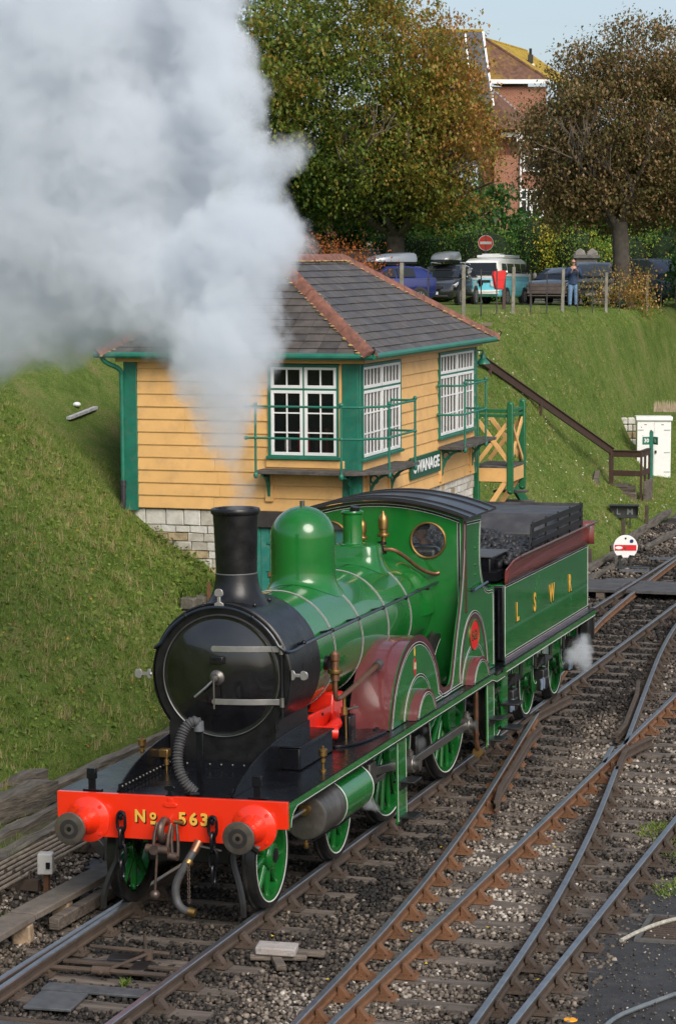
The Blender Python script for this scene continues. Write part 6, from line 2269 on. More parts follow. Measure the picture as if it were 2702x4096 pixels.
rows_t = [2.60, 2.44, 2.30, 2.15, 2.0, 1.84]
for i in range(len(rows_t) - 1):
    v = 3.2 + i * .5
    while v < BL - .02:
        w_ = random.uniform(.18, .36)
        e = min(v + w_, BL)
        stone('t', v, e, rows_t[i + 1], rows_t[i], random.choices(STN, (3, 6, 1))[0])
        v = e
# lintel and teal plank door on the end wall
MB().box((-1.0, -.04, 2.46), (2.0, .16, .28)).obj('lintel', mat('lintel_timber', (.035, .030, .028), .8, var=.3, vscale=6, bump=.3), box, bevel=.01)
dd = bpy.data.objects.new('door', None)
COL.objects.link(dd)
dd.parent = box
DOORM = mat('door_teal', (.020, .185, .145), .5, var=.15, vscale=5, bump=.1, bscale=25, dirt=(.20, .26, .22), dscale=7, damt=.35)
for k in range(12):
    MB().box((-1.84 + k * .15, -.02 - (.006 if k % 2 else 0), 1.30), (.142, .05, 2.04)).obj('plank', DOORM, dd, bevel=.006)
MB().box((-1.60, -.06, 1.50), (.06, .03, .09)).obj('padlock', RUST, dd, bevel=.008)
MB().tube([(-1.66, -.06, 1.56), (-1.44, -.065, 1.555)], .012, 6).obj('hasp', TEAL, dd)
for z in (2.05, 1.0):
    MB().box((-1.2, -.06, z), (.9, .012, .05)).obj('hinge', TEAL, dd)

# landing and cross-braced porch at the far end
ld = bpy.data.objects.new('landing', None)
COL.objects.link(ld)
ld.parent = box
LGREEN = mat('landing_green', (.012, .12, .045), .45, var=.15, vscale=5, bump=.05, bscale=25)
def post(u, v, z0, z1, r=.06):
    MB().box((u, v, (z0 + z1) / 2), (2 * r, 2 * r, z1 - z0)).ball((u, v, z1), r * 1.15, (1, 1, .8), 10, 6).ball((u, v, z0), r * 1.15, (1, 1, .8), 10, 6).obj('post', LGREEN, ld, bevel=.015)
pa, pb, pc = (-.02, 8.22), (.68, 8.22), (.68, 9.30)
post(*pa, .1, 3.92)
post(*pb, 2.20, 3.98)
post(*pc, 2.20, 3.98)
def beam2(a, b, z, h, w, m, nm):
    MB().bar((a[0], a[1], z), (b[0], b[1], z), w, h).obj(nm, m, ld, bevel=.006)
for (a, b) in ((pa, pb), (pb, pc)):
    beam2(a, b, 3.84, .07, .07, LGREEN, 'top_rail')
    beam2(a, b, 3.74, .06, .05, LGREEN, 'top_rail')
    MB().bar((a[0], a[1], 2.76), (b[0], b[1], 3.66), .04, .085).obj('cross_brace', YELLOW, ld)
    MB().bar((a[0] + .01, a[1] - .01, 3.66), (b[0] + .01, b[1] - .01, 2.76), .04, .085).obj('cross_brace', YELLOW, ld)
    beam2(a, b, 2.54, .28, .08, YELLOW, 'edge_beam')
MB().bar((-.02, 9.30, 2.76), (.68, 9.30, 3.66), .04, .085).obj('cross_brace', YELLOW, ld)
MB().bar((-.02, 9.31, 3.66), (.68, 9.31, 2.76), .04, .085).obj('cross_brace', YELLOW, ld)
for k in range(6):
    MB().box((.33, 8.27 + k * .20, 2.70), (.80, .19, .04)).obj('deck_board', WALK, ld, bevel=.005)
MB().bar((.60, 8.24, 2.42), (.02, 8.24, 1.55), .10, .10).obj('strut', YELLOW, ld)
MB().bar((.62, 9.28, 2.42), (.02, 9.28, 1.55), .10, .10).obj('strut', YELLOW, ld)
MB().bar((.15, 9.6, 2.6), (.5, 11.4, 1.3), .06, .22).obj('stair_string', LGREEN, ld)
for k in range(6):
    MB().box((.12 + .06 * k, 9.5 + k * .32, 2.5 - k * .24), (.7, .28, .04)).obj('stair_tread', WALK, ld)
MB().lathe([(.02, 0), (.05, -.05), (.06, -.12), (.14, -.20), (.15, -.23), (.05, -.23)], (.10, 8.25, 5.02), n=16).tube([(.0, 8.1, 5.06), (.10, 8.25, 5.06), (.10, 8.25, 5.0)], .015, 6).obj('wall_lamp', TEAL, box)

# old retaining wall where the bank is cut back beside the box
rw_ = thing('retaining_wall', 'dark mossy stone retaining wall under the grass beside the signal box door', 'retaining wall')
MB().box((-5.28, 15.6, .25), (.20, 2.2, 1.5)).obj('wall_core', DKSTONE, rw_)
for i in range(6):
    z0 = .08 + i * .215
    y = 14.35
    while y < 16.6:
        w_ = random.uniform(.25, .5)
        MB().box((-5.20, y + w_ / 2, z0 + .10), (.26 + random.uniform(-.03, .03), w_ - .02, .195)).obj('stone', DKSTONE, rw_, bevel=.02, seg=1, flat=True)
        y += w_
for i in range(6):
    z0 = .08 + i * .215
    x = -5.45
    while x < -4.85:
        w_ = random.uniform(.2, .35)
        if x > -5.45 + i * .05 or True:
            MB().box((x + w_ / 2, 14.36 , z0 + .10), (w_ - .02, .24 + random.uniform(-.03, .03), .195)).obj('stone', DKSTONE, rw_, bevel=.02, seg=1, flat=True) if x + w_ < -5.0 else None
        x += w_
MB().box((-5.03, 14.5, .85), (.05, .05, 1.5)).obj('iron_post', RUST, rw_)
v_, f_, t_ = mossy(900, -5.42, 15.4, 1.1)
v_[:, 2] += 1.55 + RNG.normal(0, .05, len(v_)).repeat(1)
o = np_mesh('ivy', v_, f_, MATS['grass_tints'], np.clip(t_ - .25, 0, 1))
tag(o, 'dark ivy and weeds hanging over the retaining wall', 'ivy', kind='stuff')
def ivy_leaves(n_, f, label, nm, size, tint=(0, .35)):
    specks(nm, n_, f, size, 'grass_tints', tint, label, 'ivy')
def ivp():
    x, y = random.uniform(-6.9, -5.0), random.uniform(16.2, 16.65)
    if random.random() < .4:
        x, y = random.uniform(-5.9, -5.2), random.uniform(14.9, 16.3)
    return x, y, bank(min(x, -5.45), y) + random.uniform(0, .16)
ivy_leaves(420, ivp, 'ivy creeping along the stone base of the signal box', 'ivy', .035)
# ------------------------------------------------------------------ lineside things on the far side
# brown hand rail down the bank path
hr_ = thing('path_handrail', 'long brown wooden handrail sloping down the bank behind the signal box', 'handrail')
a, b = Vector((-6.5, 38.6, 4.62)), Vector((-4.88, 48.35, 1.60))
MB().bar(a, b, .05, .20).obj('rail_board', BROWNP, hr_, bevel=.006)
MB().bar(a + Vector((0, 0, .115)), b + Vector((0, 0, .115)), .12, .03).obj('cap_rail', BROWNP, hr_, bevel=.005)
for t in (.06, .42, .985):
    p = a.lerp(b, t)
    g_ = bank(p.x, p.y)
    MB().box((p.x, p.y, (p.z + g_) / 2 - .1), (.09, .09, p.z - g_ + .2)).obj('post', BROWNP, hr_, bevel=.006)
def bar_h(p, q, h, z, w=.05):
    MB().bar((p[0], p[1], z), (q[0], q[1], z), w, h).obj('rail_board', BROWNP, hr_, bevel=.006)
p0, p1, p2 = (-4.88, 48.35), (-4.0, 48.3), (-4.0, 49.65)
for (p, q) in ((p0, p1), (p1, p2)):
    bar_h(p, q, .17, 1.55)
    bar_h(p, q, .17, .98)
    MB().bar((p[0], p[1], 1.655), (q[0], q[1], 1.655), .12, .03).obj('cap_rail', BROWNP, hr_, bevel=.005)
for p in (p0, p1, (-4.0, 48.95), p2):
    MB().box((p[0], p[1], .78), (.065, .065, 1.70)).obj('post', BROWNP, hr_, bevel=.005)
st = thing('steps', 'short flight of dark timber and stone steps at the foot of the bank path', 'steps')
for k in range(3):
    MB().box((-4.30 - .12 * k, 47.7 + k * .45, .14 + k * .17), (.62, .14, .22)).obj('riser', SLEEPER, st, bevel=.012)
MB().box((-4.75, 48.75, .58), (.62, .5, .08)).obj('landing_slab', CONCRETE, st, bevel=.012)
for k in range(4):
    MB().box((-5.02 - .05 * k, 46.5 + .30 * k, .52 + .07 * k), (.12, .27, .60)).obj('side_board', SLEEPER, st, bevel=.012)
MB().bar((-5.0, 46.3, .80), (-5.2, 47.7, 1.08), .14, .07).obj('side_cap', SLEEPER, st, bevel=.012)
MB().box((-3.93, 49.1, .38), (.08, 1.2, .70)).obj('side_wall', SLEEPER, st, bevel=.012)

# white relay cupboard, green sign post, small white box, stones
cb = thing('relay_cupboard', 'tall white double door equipment cupboard at the foot of the far bank', 'cupboard', (-5.22, 57.2, .05), math.radians(14))
MB().box((0, 0, 1.05), (1.12, .7, 2.1)).obj('body', WHITEP, cb, bevel=.012)
MB().box((0, -.02, 2.13), (1.22, .82, .14)).obj('lid', WHITEP, cb, bevel=.02)
for x in (-.285, .275):
    d = MB().box((x, -.362, 1.02), (.545, .03, 1.98)).obj('door', WHITEP, cb, bevel=.006)
    for z in (1.75, 1.0, .35):
        MB().box((x + (.16 if x > 0 else -.16), -.382, z), (.2, .012, .025)).obj('hinge', mat('hinge_grey', (.35, .35, .35), .5, metal=.4), d)
    MB().box((x, -.381, 1.93), (.08, .008, .02)).obj('vent', FRAMEBLK, d)
MB().box((.06, -.40, 1.02), (.06, .05, .10)).obj('padlock', FRAMEBLK, cb, bevel=.01)
for k in range(9):
    MB().ball((random.uniform(-.5, -.05), -.378, random.uniform(1.3, 1.9)), random.uniform(.008, .022), (1, .2, 1.4), 6, 4).obj('rust_spot', RUST, cb)
sp = thing('direction_post', 'green finger post with two small white lettered arms before the white cupboard', 'sign post', (-5.0, 55.6, 0.05), math.radians(10))
MB().box((0, 0, .88), (.13, .13, 1.76)).prism([(-.065, 1.76), (.065, 1.76), (.0, 1.83)], 'xz', -.065, .065).obj('post', TEAL, sp, bevel=.006)
for (rz_, x_, t_) in ((.25, -.16, '30'), (-1.0, .14, '72')):
    e = bpy.data.objects.new('arm', None)
    COL.objects.link(e)
    e.parent = sp
    e.location = (x_, -.05, 1.47)
    e.rotation_euler = (0, 0, rz_)
    MB().box((0, 0, 0), (.27, .03, .26)).obj('arm_plate', TEAL, e, bevel=.03)
    text('arm_lettering', '30' if t_ == '30' else '½', .17, WHITEP, e, (0, -.018, 0), ROT_FRONT, .002, .004)
wb2 = thing('meter_box', 'small white sloping box low in the grass left of the tall white cupboard', 'box', (-6.55, 57.4, 1.05), math.radians(16))
MB().box((0, 0, .1), (.34, .3, .62)).obj('body', mat('white_box', (.62, .63, .62), .5, var=.1), wb2, bevel=.02)
MB().box((-.16, -.05, .12), (.18, .24, .32)).obj('front', WHITEP, wb2, bevel=.02)
sw_ = thing('rubble_wall', 'rough pale rubble wall half hidden behind the white cupboard', 'stone wall', (-6.1, 58.6, .2), math.radians(14))
for i in range(8):
    x = -.75
    while x < .75:
        w_ = random.uniform(.14, .3)
        MB().box((x + w_ / 2, random.uniform(-.03, .03), .12 + i * .24), (w_ - .015, .35, .225)).obj('stone', random.choice(STN), sw_, bevel=.03, seg=1, flat=True)
        x += w_
pg = []
def plume_grass(x, y, z, n_):
    V, F = [], []
    for k in range(n_):
        a = random.uniform(0, 6.28)
        l = random.uniform(.2, .45)
        dx = random.uniform(-.1, .1)
        bx, by = x + random.uniform(-.5, .6), y + random.uniform(-.2, .2)
        o = len(V)
        V += [(bx - .012, by, z), (bx + .012, by, z), (bx + dx * l, by + .1 * l, z + l)]
        F.append((o, o + 1, o + 2))
    return np.array(V), np.array(F)
v_, f_ = plume_grass(-4.9, 58.2, 2.35, 240)
o = np_mesh('dry_grass', v_, f_, mat('straw', (.42, .33, .22), .9, var=.3), None)
tag(o, 'dry pale grass plumes above the white cupboard', 'grass', kind='stuff')

# illuminated route indicator and ground disc signal
li = thing('route_indicator', 'black indicator box showing LM on two short legs behind the tender', 'indicator', (-2.97, 40.2, -.10), math.radians(10))
li.scale = (.70, .70, .70)
BXB = mat('indicator_black', (.022, .024, .024), .5, var=.3, vscale=6, dirt=(.07, .07, .065), dscale=5, damt=.4)
MB().prism([(-.47, .72), (.47, .72), (.56, 1.22), (-.56, 1.22)], 'xz', -.02, .34).obj('box', BXB, li, bevel=.01)
MB().box((0, -.10, 1.215), (1.14, .34, .025)).obj('hood', BXB, li)
for sx in (-1, 1):
    MB().prism([(-.02, .72), (-.26, 1.21), (-.02, 1.21)], 'yz', sx * .50, sx * .52).obj('hood_side', BXB, li)
text('indicator_letter', 'L', .32, mat('letter_grey', (.20, .22, .22), .5), li, (-.22, -.026, .96), ROT_FRONT, .002, .004)
text('indicator_letter', 'M', .32, MATS['letter_grey'], li, (.22, -.026, .96), ROT_FRONT, .002, .004)
for sx in (-.22, .22):
    MB().box((sx, .1, .35), (.05, .05, .75)).obj('leg', BXB, li)
MB().box((0, .1, .03), (.8, .4, .06)).obj('base', CONCRETE, li, bevel=.01)
gd = thing('ground_signal', 'white round ground disc signal with a red bar beside the track', 'ground signal', (-1.74, 33.9, -.18), math.radians(14))
gd.scale = (.80, .80, .80)
disc = [(.36 * math.cos(t), .62 + .36 * math.sin(t)) for t in [math.radians(-40 + 260 * k / 30) for k in range(31)]] + [(-.26, .36), (-.12, .38), (-.08, .30), (.08, .30), (.12, .38), (.26, .36)]
dsk = MB().prism(disc, 'xz', -.03, 0).obj('disc', WHITEP, gd, bevel=.006)
MB().box((.0, -.036, .60), (.64, .012, .17)).obj('red_bar', mat('signal_red', (.62, .015, .025), .4), dsk)
MB().prism([(.085 * math.cos(t) * 1.3 - .2, .60 + .045 * math.sin(t)) for t in [2 * PI * k / 16 for k in range(16)]], 'xz', -.048, -.042).obj('oval_plate', WHITEP, dsk)
MB().cyl((.0, -.06, .60), (0, -.03, .60), .035, n=12).obj('spindle', RUST, dsk)
MB().cyl((.18, -.045, .80), (.18, -.03, .80), .055, n=14).obj('lens', mat('lens_blue', (.02, .04, .14), .15), dsk)
MB().cyl((0, -.04, .88), (0, -.03, .88), .03, n=12).obj('spy_hole', BLACKL, dsk)
MB().box((0, .14, .58), (.30, .24, .50)).obj('lamp_case', BXB, gd, bevel=.02)
for sx in (-.16, .16):
    MB().box((sx, .12, .16), (.06, .1, .42)).obj('leg', BXB, gd)
MB().box((-.28, .1, .20), (.10, .12, .2)).obj('relay', DULLSTEEL, gd, bevel=.01)
MB().tube([(.3, .1, .1), (.9, -.1, .06), (1.6, .2, .05)], .02, 6).obj('pull_rod', FRAMEBLK, gd)
MB().box((.2, -.1, .02), (1.0, .5, .05)).obj('base_plate', BXB, gd, bevel=.01)
# low kerbs of old timber beyond the crossing
log('kerb_timber', (-2.45, 30.0, -.10), (-2.35, 36.2, -.08), .15, .14, 'old pale timber kerb at the grass edge just behind the tender', 'timber kerbs beyond the crossing')
log('kerb_timber', (-2.05, 30.6, -.16), (-2.0, 35.0, -.14), .12, .10, 'thinner low timber lying beside the kerb behind the tender', 'timber kerbs beyond the crossing')
log('kerb_timber', (-2.65, 37.0, -.05), (-2.9, 47.0, -.02), .12, .18, 'long timber kerb running past the black indicator box', 'timber kerbs beyond the crossing')
log('kerb_timber', (-1.95, 38.0, -.12), (-1.85, 52.0, -.10), .18, .10, 'long narrow timber walkway nearest the rails beyond the disc signal', 'timber kerbs beyond the crossing')
for (x, y, h) in ((-2.5, 33.4, .5), (-2.72, 38.8, .7), (-2.78, 42.5, .75), (-2.2, 45, .35)):
    o = MB().box((x, y, h / 2 - .2), (.09, .09, h)).obj('marker_stake', RUSTDK, bevel=.008)
    tag(o, {33.4: 'rusty stake at the kerb nearest the disc signal', 38.8: 'rusty stake by the kerb, next to the black indicator box', 42.5: 'rusty stake along the kerb, furthest from the tender', 45: 'short rusty stake by the rails beyond the indicator'}[y], 'stake', 'rusty stakes along the kerb')
for (x, y) in ((-1.4, 33.2), (-1.35, 31.3), (-1.2, 36.0)):
    o = MB().box((x, y, -.17), (.7, .5, .03), r=(0, 0, .2)).obj('cover_plate', MATS['grey_cover'], bevel=.01)
    tag(o, {33.2: 'flat grey cover plate in front of the disc signal', 31.3: 'flat grey cover plate nearest the boarded crossing', 36.0: 'flat grey cover plate beyond the disc signal'}[y], 'cover plate', 'cover plates beside the far track')
# bits of rubbish on the near bank
o = MB().bar((-9.12, 18.1, bank(-9.12, 18.1) + .06), (-9.05, 19.2, bank(-9.05, 19.2) + .07), .09, .05).obj('dropped_plank', mat('grey_plank', (.42, .42, .41), .8, var=.3, vscale=9))
tag(o, 'short pale plank lying on the near grass bank', 'plank')
o = MB().ball((-9.26, 18.8, bank(-9.26, 18.8) + .07), .08, (1, .8, .6), 8, 5).obj('white_scrap', WHITEP)
tag(o, 'small white scrap lying on the bank above the pale plank', 'litter')
# ------------------------------------------------------------------ trees
tint_mat('leaf_tints', [(0, (0.038, 0.085, 0.017)), (.25, (0.106, 0.181, 0.030)), (.45, (0.224, 0.256, 0.043)), (.62, (0.320, 0.224, 0.043)), (.80, (0.374, 0.161, 0.038)), (1, (0.641, 0.427, 0.170))], .55, trans=.42, spec=.4)
tint_mat('hedge_tints', [(0, (0.025, 0.071, 0.018)), (.35, (0.075, 0.191, 0.035)), (.65, (0.179, 0.343, 0.056)), (.85, (0.456, 0.508, 0.075)), (1, (0.862, 0.660, 0.075))], .5, trans=.40, spec=.4)
tint_mat('russet_tints', [(0, (0.046, 0.062, 0.018)), (.35, (0.130, 0.124, 0.039)), (.6, (0.267, 0.176, 0.078)), (.85, (0.403, 0.260, 0.143)), (1, (0.546, 0.416, 0.260))], .6, trans=.40)
tint_mat('rust_leaf_tints', [(0, (.10, .05, .015)), (.4, (.28, .08, .02)), (.8, (.42, .12, .02)), (1, (.50, .25, .03))], .6, trans=.25)
BARK = mat('bark', (.050, .042, .034), .95, var=.4, vscale=4, bump=.9, bscale=9, dirt=(.10, .095, .07), dscale=3, damt=.5)
TWIG = mat('twig', (.115, .090, .068), .9, var=.3, vscale=5)

def limbs(base, h, r, spread, up, n_limbs, seed, crown_c, crown_r):
    """a tapered trunk with limbs that fork; returns (thick builder, twig builder, tips)"""
    rr = random.Random(seed)
    mb, tw, tips = MB(), MB(), []
    top = Vector(base) + Vector((rr.uniform(-.2, .2), rr.uniform(-.2, .2), h))
    mid = Vector(base).lerp(top, .5) + Vector((rr.uniform(-.1, .1), 0, 0))
    mb.tube([Vector(base) - Vector((0, 0, .3)), Vector(base) + Vector((0, 0, .25)), mid, top], [r * 1.5, r * 1.12, r * .95, r * .9], 12)
    def grow(p, d, L, rad, depth):
        pts = [p]
        n_ = 4
        q = p.copy()
        dd = d.copy()
        for i in range(n_):
            dd = (dd + Vector((rr.uniform(-.22, .22), rr.uniform(-.22, .22), rr.uniform(-.08, .2)))).normalized()
            q = q + dd * L / n_
            pts.append(q.copy())
        rads = [rad * (1 - .12 * i) for i in range(n_ + 1)]
        (mb if rad > .045 else tw).tube(pts, rads, 7 if rad > .05 else 4, caps=False)
        if depth == 0:
            tips.append(q)
            return
        for k in range(rr.choice((2, 3, 3))):
            v = (dd + Vector((rr.uniform(-.8, .8), rr.uniform(-.8, .8), rr.uniform(-.35, .55)))).normalized()
            t = rr.choice((2, 3, 4))
            grow(pts[t], v, L * rr.uniform(.6, .85), rad * rr.uniform(.5, .68), depth - 1)
    for k in range(n_limbs):
        a = 2 * PI * (k + rr.uniform(-.25, .25)) / n_limbs
        d = Vector((math.cos(a) * spread, math.sin(a) * spread, up * rr.uniform(.6, 1.2))).normalized()
        grow(top - Vector((0, 0, rr.uniform(0, h * .15))), d, crown_r * rr.uniform(.45, .62), r * rr.uniform(.38, .55), 4)
    return mb, tw, tips

def leaf_cloud(n_, blobs, size, clump, tint_fn, seed, gaps=.35, flat=.0):
    """leaf quads spread through a union of ellipsoids, denser near the surface, gathered in clumps with gaps"""
    g_ = np.random.default_rng(seed)
    P = []
    vol = np.array([b[3] * b[4] * b[5] for b in blobs])
    cnt = (vol ** .75 / (vol ** .75).sum() * n_ * 1.0).astype(int)
    for b, c in zip(blobs, cnt):
        nc_ = max(6, int(c / clump))
        d = g_.normal(size=(nc_, 3))
        d /= np.linalg.norm(d, axis=1)[:, None]
        rad = g_.uniform(.30, 1.0, nc_) ** .45
        bump = 1 + .10 * np.sin(d[:, 0] * 5 + b[0]) * np.cos(d[:, 2] * 6 + b[2]) + g_.normal(0, .05, nc_)
        cen = d * (rad * bump)[:, None] * np.array(b[3:6]) + np.array(b[:3])
        w = g_.uniform(.3, 1.0, nc_)
        idx = g_.choice(nc_, c, p=w / w.sum())
        cs = g_.uniform(.25, .75, nc_)[idx]
        off = g_.normal(size=(c, 3)) * cs[:, None] * np.array([.62, .62, .46])
        P.append(np.hstack([cen[idx] + off, idx[:, None] * 1.0]))
    P = np.vstack(P)
    n_ = len(P)
    s_ = g_.uniform(.6, 1.3, n_) * size
    # random orientation, tending to hang
    a = g_.uniform(0, 2 * PI, n_)
    tilt = g_.normal(.7, .5, n_)
    u = np.stack([np.cos(a), np.sin(a), np.zeros(n_)], 1)
    w_ = np.stack([-np.sin(a) * np.cos(tilt), np.cos(a) * np.cos(tilt), -np.sin(tilt)], 1)
    c = P[:, :3]
    fold = np.cross(u, w_)
    V = np.stack([c - w_ * s_[:, None], c + u * (s_ * .62)[:, None] + fold * (s_ * .15)[:, None], c + w_ * s_[:, None] * 1.05, c - u * (s_ * .62)[:, None] + fold * (s_ * .15)[:, None]], 1)
    F = np.arange(4 * n_).reshape(-1, 4)
    t = tint_fn(c, P[:, 3], g_)
    return V.reshape(-1, 3), F, np.clip(t, 0, 1)

def tree(name, label, base, h, r, blobs, n_leaves, leaf, tint_fn, seed, mats='leaf_tints', n_limbs=6, spread=.8, up=.8, clump=26, twigs=True, group=None, crown_label=None):
    t = thing(name, label, 'tree', base, group=group)
    cc = np.mean([b[:3] for b in blobs], axis=0)
    cr = max(b[3] for b in blobs)
    mb, tw, tips = limbs((0, 0, 0), h, r, spread, up, n_limbs, seed, cc, cr)
    mb.obj('trunk', BARK, t, angle=60)
    if twigs and tw.v:
        o = tw.obj('twigs', TWIG, t, angle=60)
        o['kind'] = 'stuff'
    bl = [(b[0] - base[0], b[1] - base[1], b[2] - base[2], b[3], b[4], b[5]) for b in blobs]
    v_, f_, tt = leaf_cloud(n_leaves, bl, leaf, clump, tint_fn, seed)
    np_mesh('crown', v_, f_, MATS[mats], tt, t)
    return t

def tint_big(c, k, g_):      # green low on the left, copper and brown towards top and right
    base = .43 + .055 * (c[:, 0] + .3) + .016 * (c[:, 2] - 9)
    cl = np.random.default_rng(5).uniform(-.16, .16, 100000)[k.astype(int)]
    return base + cl + g_.normal(0, .10, len(c))
BB1 = [(-24.2, 86.5, 15.6, 5.6, 5.2, 6.0), (-21.2, 86.0, 12.9, 3.7, 4.0, 3.7), (-27.4, 86.2, 12.6, 3.8, 4.0, 3.7), (-23.5, 85.0, 12.0, 4.6, 4.0, 2.3), (-21.0, 86.3, 15.4, 2.8, 3.6, 2.9), (-26, 86, 19.0, 4.0, 4.0, 3.4)]
tree('broadleaf_tree', 'great round sycamore with green and copper leaves rising behind the parked cars', (-22.6, 86.0, 5.7), 3.6, .48, BB1, 110000, .098, tint_big, 11, n_limbs=8, spread=.9, up=.9)
def tint_yel(c, k, g_):
    cl = np.random.default_rng(6).uniform(-.14, .14, 100000)[k.astype(int)]
    return .42 + cl + g_.normal(0, .10, len(c))
tree('broadleaf_tree', 'thin yellow green tree with many bare twigs beside the smoke', (-28.2, 80.5, 5.7), 3.4, .30, [(-28.3, 80.5, 13.6, 3.2, 3.2, 4.4), (-27.0, 80.5, 17.2, 2.6, 2.6, 3.0), (-30.2, 80.5, 11.2, 2.6, 2.6, 2.4)], 13000, .12, tint_yel, 23, n_limbs=9, spread=.7, up=1.2, clump=16)
def tint_brown(c, k, g_):
    cl = np.random.default_rng(8).uniform(-.20, .20, 100000)[k.astype(int)]
    return .50 + cl + g_.normal(0, .15, len(c))
BB2 = [(-9.9, 75.0, 13.0, 3.7, 3.6, 3.3), (-12.2, 74.8, 12.2, 2.0, 2.6, 2.5), (-7.2, 75.4, 12.8, 2.8, 3.2, 3.4), (-10.4, 75, 10.4, 3.2, 3.0, 1.7), (-8.6, 75, 15.6, 2.6, 2.6, 1.9), (-11.3, 75, 15.0, 1.5, 1.8, 1.7), (-6.4, 75, 10.6, 2.6, 2.6, 1.9), (-9.8, 72.6, 12.0, 3.0, 1.2, 2.8), (-11.6, 73.6, 10.2, 1.6, 1.6, 1.3)]
tree('broadleaf_tree', 'wide brown leaved autumn tree on the right, with bare shoots at its top', (-9.3, 73.3, 5.7), 3.5, .36, BB2, 92000, .078, tint_brown, 31, mats='russet_tints', n_limbs=6, spread=.75, up=1.1, clump=24)
# bare top shoots of the right hand tree
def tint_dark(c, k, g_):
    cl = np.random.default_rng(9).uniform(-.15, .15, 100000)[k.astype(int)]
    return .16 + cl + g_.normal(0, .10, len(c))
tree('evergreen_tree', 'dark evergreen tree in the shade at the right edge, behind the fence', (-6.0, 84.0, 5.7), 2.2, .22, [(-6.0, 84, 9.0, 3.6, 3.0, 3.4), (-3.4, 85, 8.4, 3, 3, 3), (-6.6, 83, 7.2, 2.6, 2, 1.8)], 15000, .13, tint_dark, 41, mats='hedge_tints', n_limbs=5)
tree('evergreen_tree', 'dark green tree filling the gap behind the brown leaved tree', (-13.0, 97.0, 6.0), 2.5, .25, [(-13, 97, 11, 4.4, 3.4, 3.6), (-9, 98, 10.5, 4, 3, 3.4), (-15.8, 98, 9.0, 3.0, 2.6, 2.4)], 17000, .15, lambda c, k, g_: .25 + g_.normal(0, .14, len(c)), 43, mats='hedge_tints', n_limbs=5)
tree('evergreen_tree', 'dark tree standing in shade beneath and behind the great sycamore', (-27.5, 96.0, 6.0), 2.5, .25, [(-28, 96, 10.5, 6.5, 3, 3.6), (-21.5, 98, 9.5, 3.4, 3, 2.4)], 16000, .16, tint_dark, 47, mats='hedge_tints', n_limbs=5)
tree('broadleaf_tree', 'green tree on the bank top hidden mostly by the smoke', (-38, 84, 5.8), 3.5, .35, [(-38, 84, 13, 6, 5, 6)], 16000, .15, tint_yel, 53, n_limbs=6)

# ------------------------------------------------------------------ hedges and shrubs
def shrub(name, label, cat, blobs, n_leaves, leaf, tint_fn, seed, mats='hedge_tints', group=None, solid=True):
    cc = np.mean([b[:3] for b in blobs], axis=0)
    base = (float(cc[0]), float(cc[1]), 5.7)
    t = thing(name, label, cat, base, group=group)
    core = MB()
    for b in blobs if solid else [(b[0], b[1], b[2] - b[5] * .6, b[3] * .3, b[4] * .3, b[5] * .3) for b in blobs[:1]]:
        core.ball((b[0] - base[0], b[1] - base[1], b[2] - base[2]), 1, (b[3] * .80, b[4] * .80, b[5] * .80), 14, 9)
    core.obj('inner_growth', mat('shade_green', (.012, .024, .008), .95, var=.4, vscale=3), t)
    bl = [(b[0] - base[0], b[1] - base[1], b[2] - base[2], b[3], b[4], b[5]) for b in blobs]
    v_, f_, tt = leaf_cloud(n_leaves, bl, leaf, 18, tint_fn, seed)
    np_mesh('foliage', v_, f_, MATS[mats], tt, t)
    return t
def tt(m, s=.13):
    return lambda c, k, g_: m + np.random.default_rng(3).uniform(-.1, .1, 100000)[k.astype(int)] + g_.normal(0, s, len(c))
HG = None
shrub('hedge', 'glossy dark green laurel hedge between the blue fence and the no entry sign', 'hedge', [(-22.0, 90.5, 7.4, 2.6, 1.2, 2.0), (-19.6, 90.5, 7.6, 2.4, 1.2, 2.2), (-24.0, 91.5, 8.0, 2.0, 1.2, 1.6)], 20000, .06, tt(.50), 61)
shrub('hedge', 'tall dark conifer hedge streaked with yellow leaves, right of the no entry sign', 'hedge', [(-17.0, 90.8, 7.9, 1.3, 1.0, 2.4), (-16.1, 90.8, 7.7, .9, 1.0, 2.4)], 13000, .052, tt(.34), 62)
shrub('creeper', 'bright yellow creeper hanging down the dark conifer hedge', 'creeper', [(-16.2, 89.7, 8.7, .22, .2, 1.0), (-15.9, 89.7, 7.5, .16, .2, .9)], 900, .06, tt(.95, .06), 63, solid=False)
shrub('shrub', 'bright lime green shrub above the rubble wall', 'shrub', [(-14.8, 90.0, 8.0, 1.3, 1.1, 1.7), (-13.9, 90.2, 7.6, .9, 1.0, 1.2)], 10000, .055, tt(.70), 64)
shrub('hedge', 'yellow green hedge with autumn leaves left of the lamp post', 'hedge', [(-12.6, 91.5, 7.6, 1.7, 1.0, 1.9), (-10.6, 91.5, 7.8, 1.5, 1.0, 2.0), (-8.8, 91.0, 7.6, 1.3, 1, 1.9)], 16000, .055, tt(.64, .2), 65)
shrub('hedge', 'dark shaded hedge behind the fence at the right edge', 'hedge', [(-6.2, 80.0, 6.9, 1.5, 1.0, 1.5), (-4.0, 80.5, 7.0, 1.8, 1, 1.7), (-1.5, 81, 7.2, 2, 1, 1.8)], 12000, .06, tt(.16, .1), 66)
shrub('shrub', 'rusty orange leaved shrub peeping over the signal box ridge', 'shrub', [(-17.6, 58.0, 7.5, 1.3, .8, .8), (-16.0, 56.5, 7.3, 1.2, .8, .6), (-15.0, 54.6, 6.9, .9, .8, .6)], 8000, .042, tt(.5, .25), 67, mats='rust_leaf_tints', solid=False)
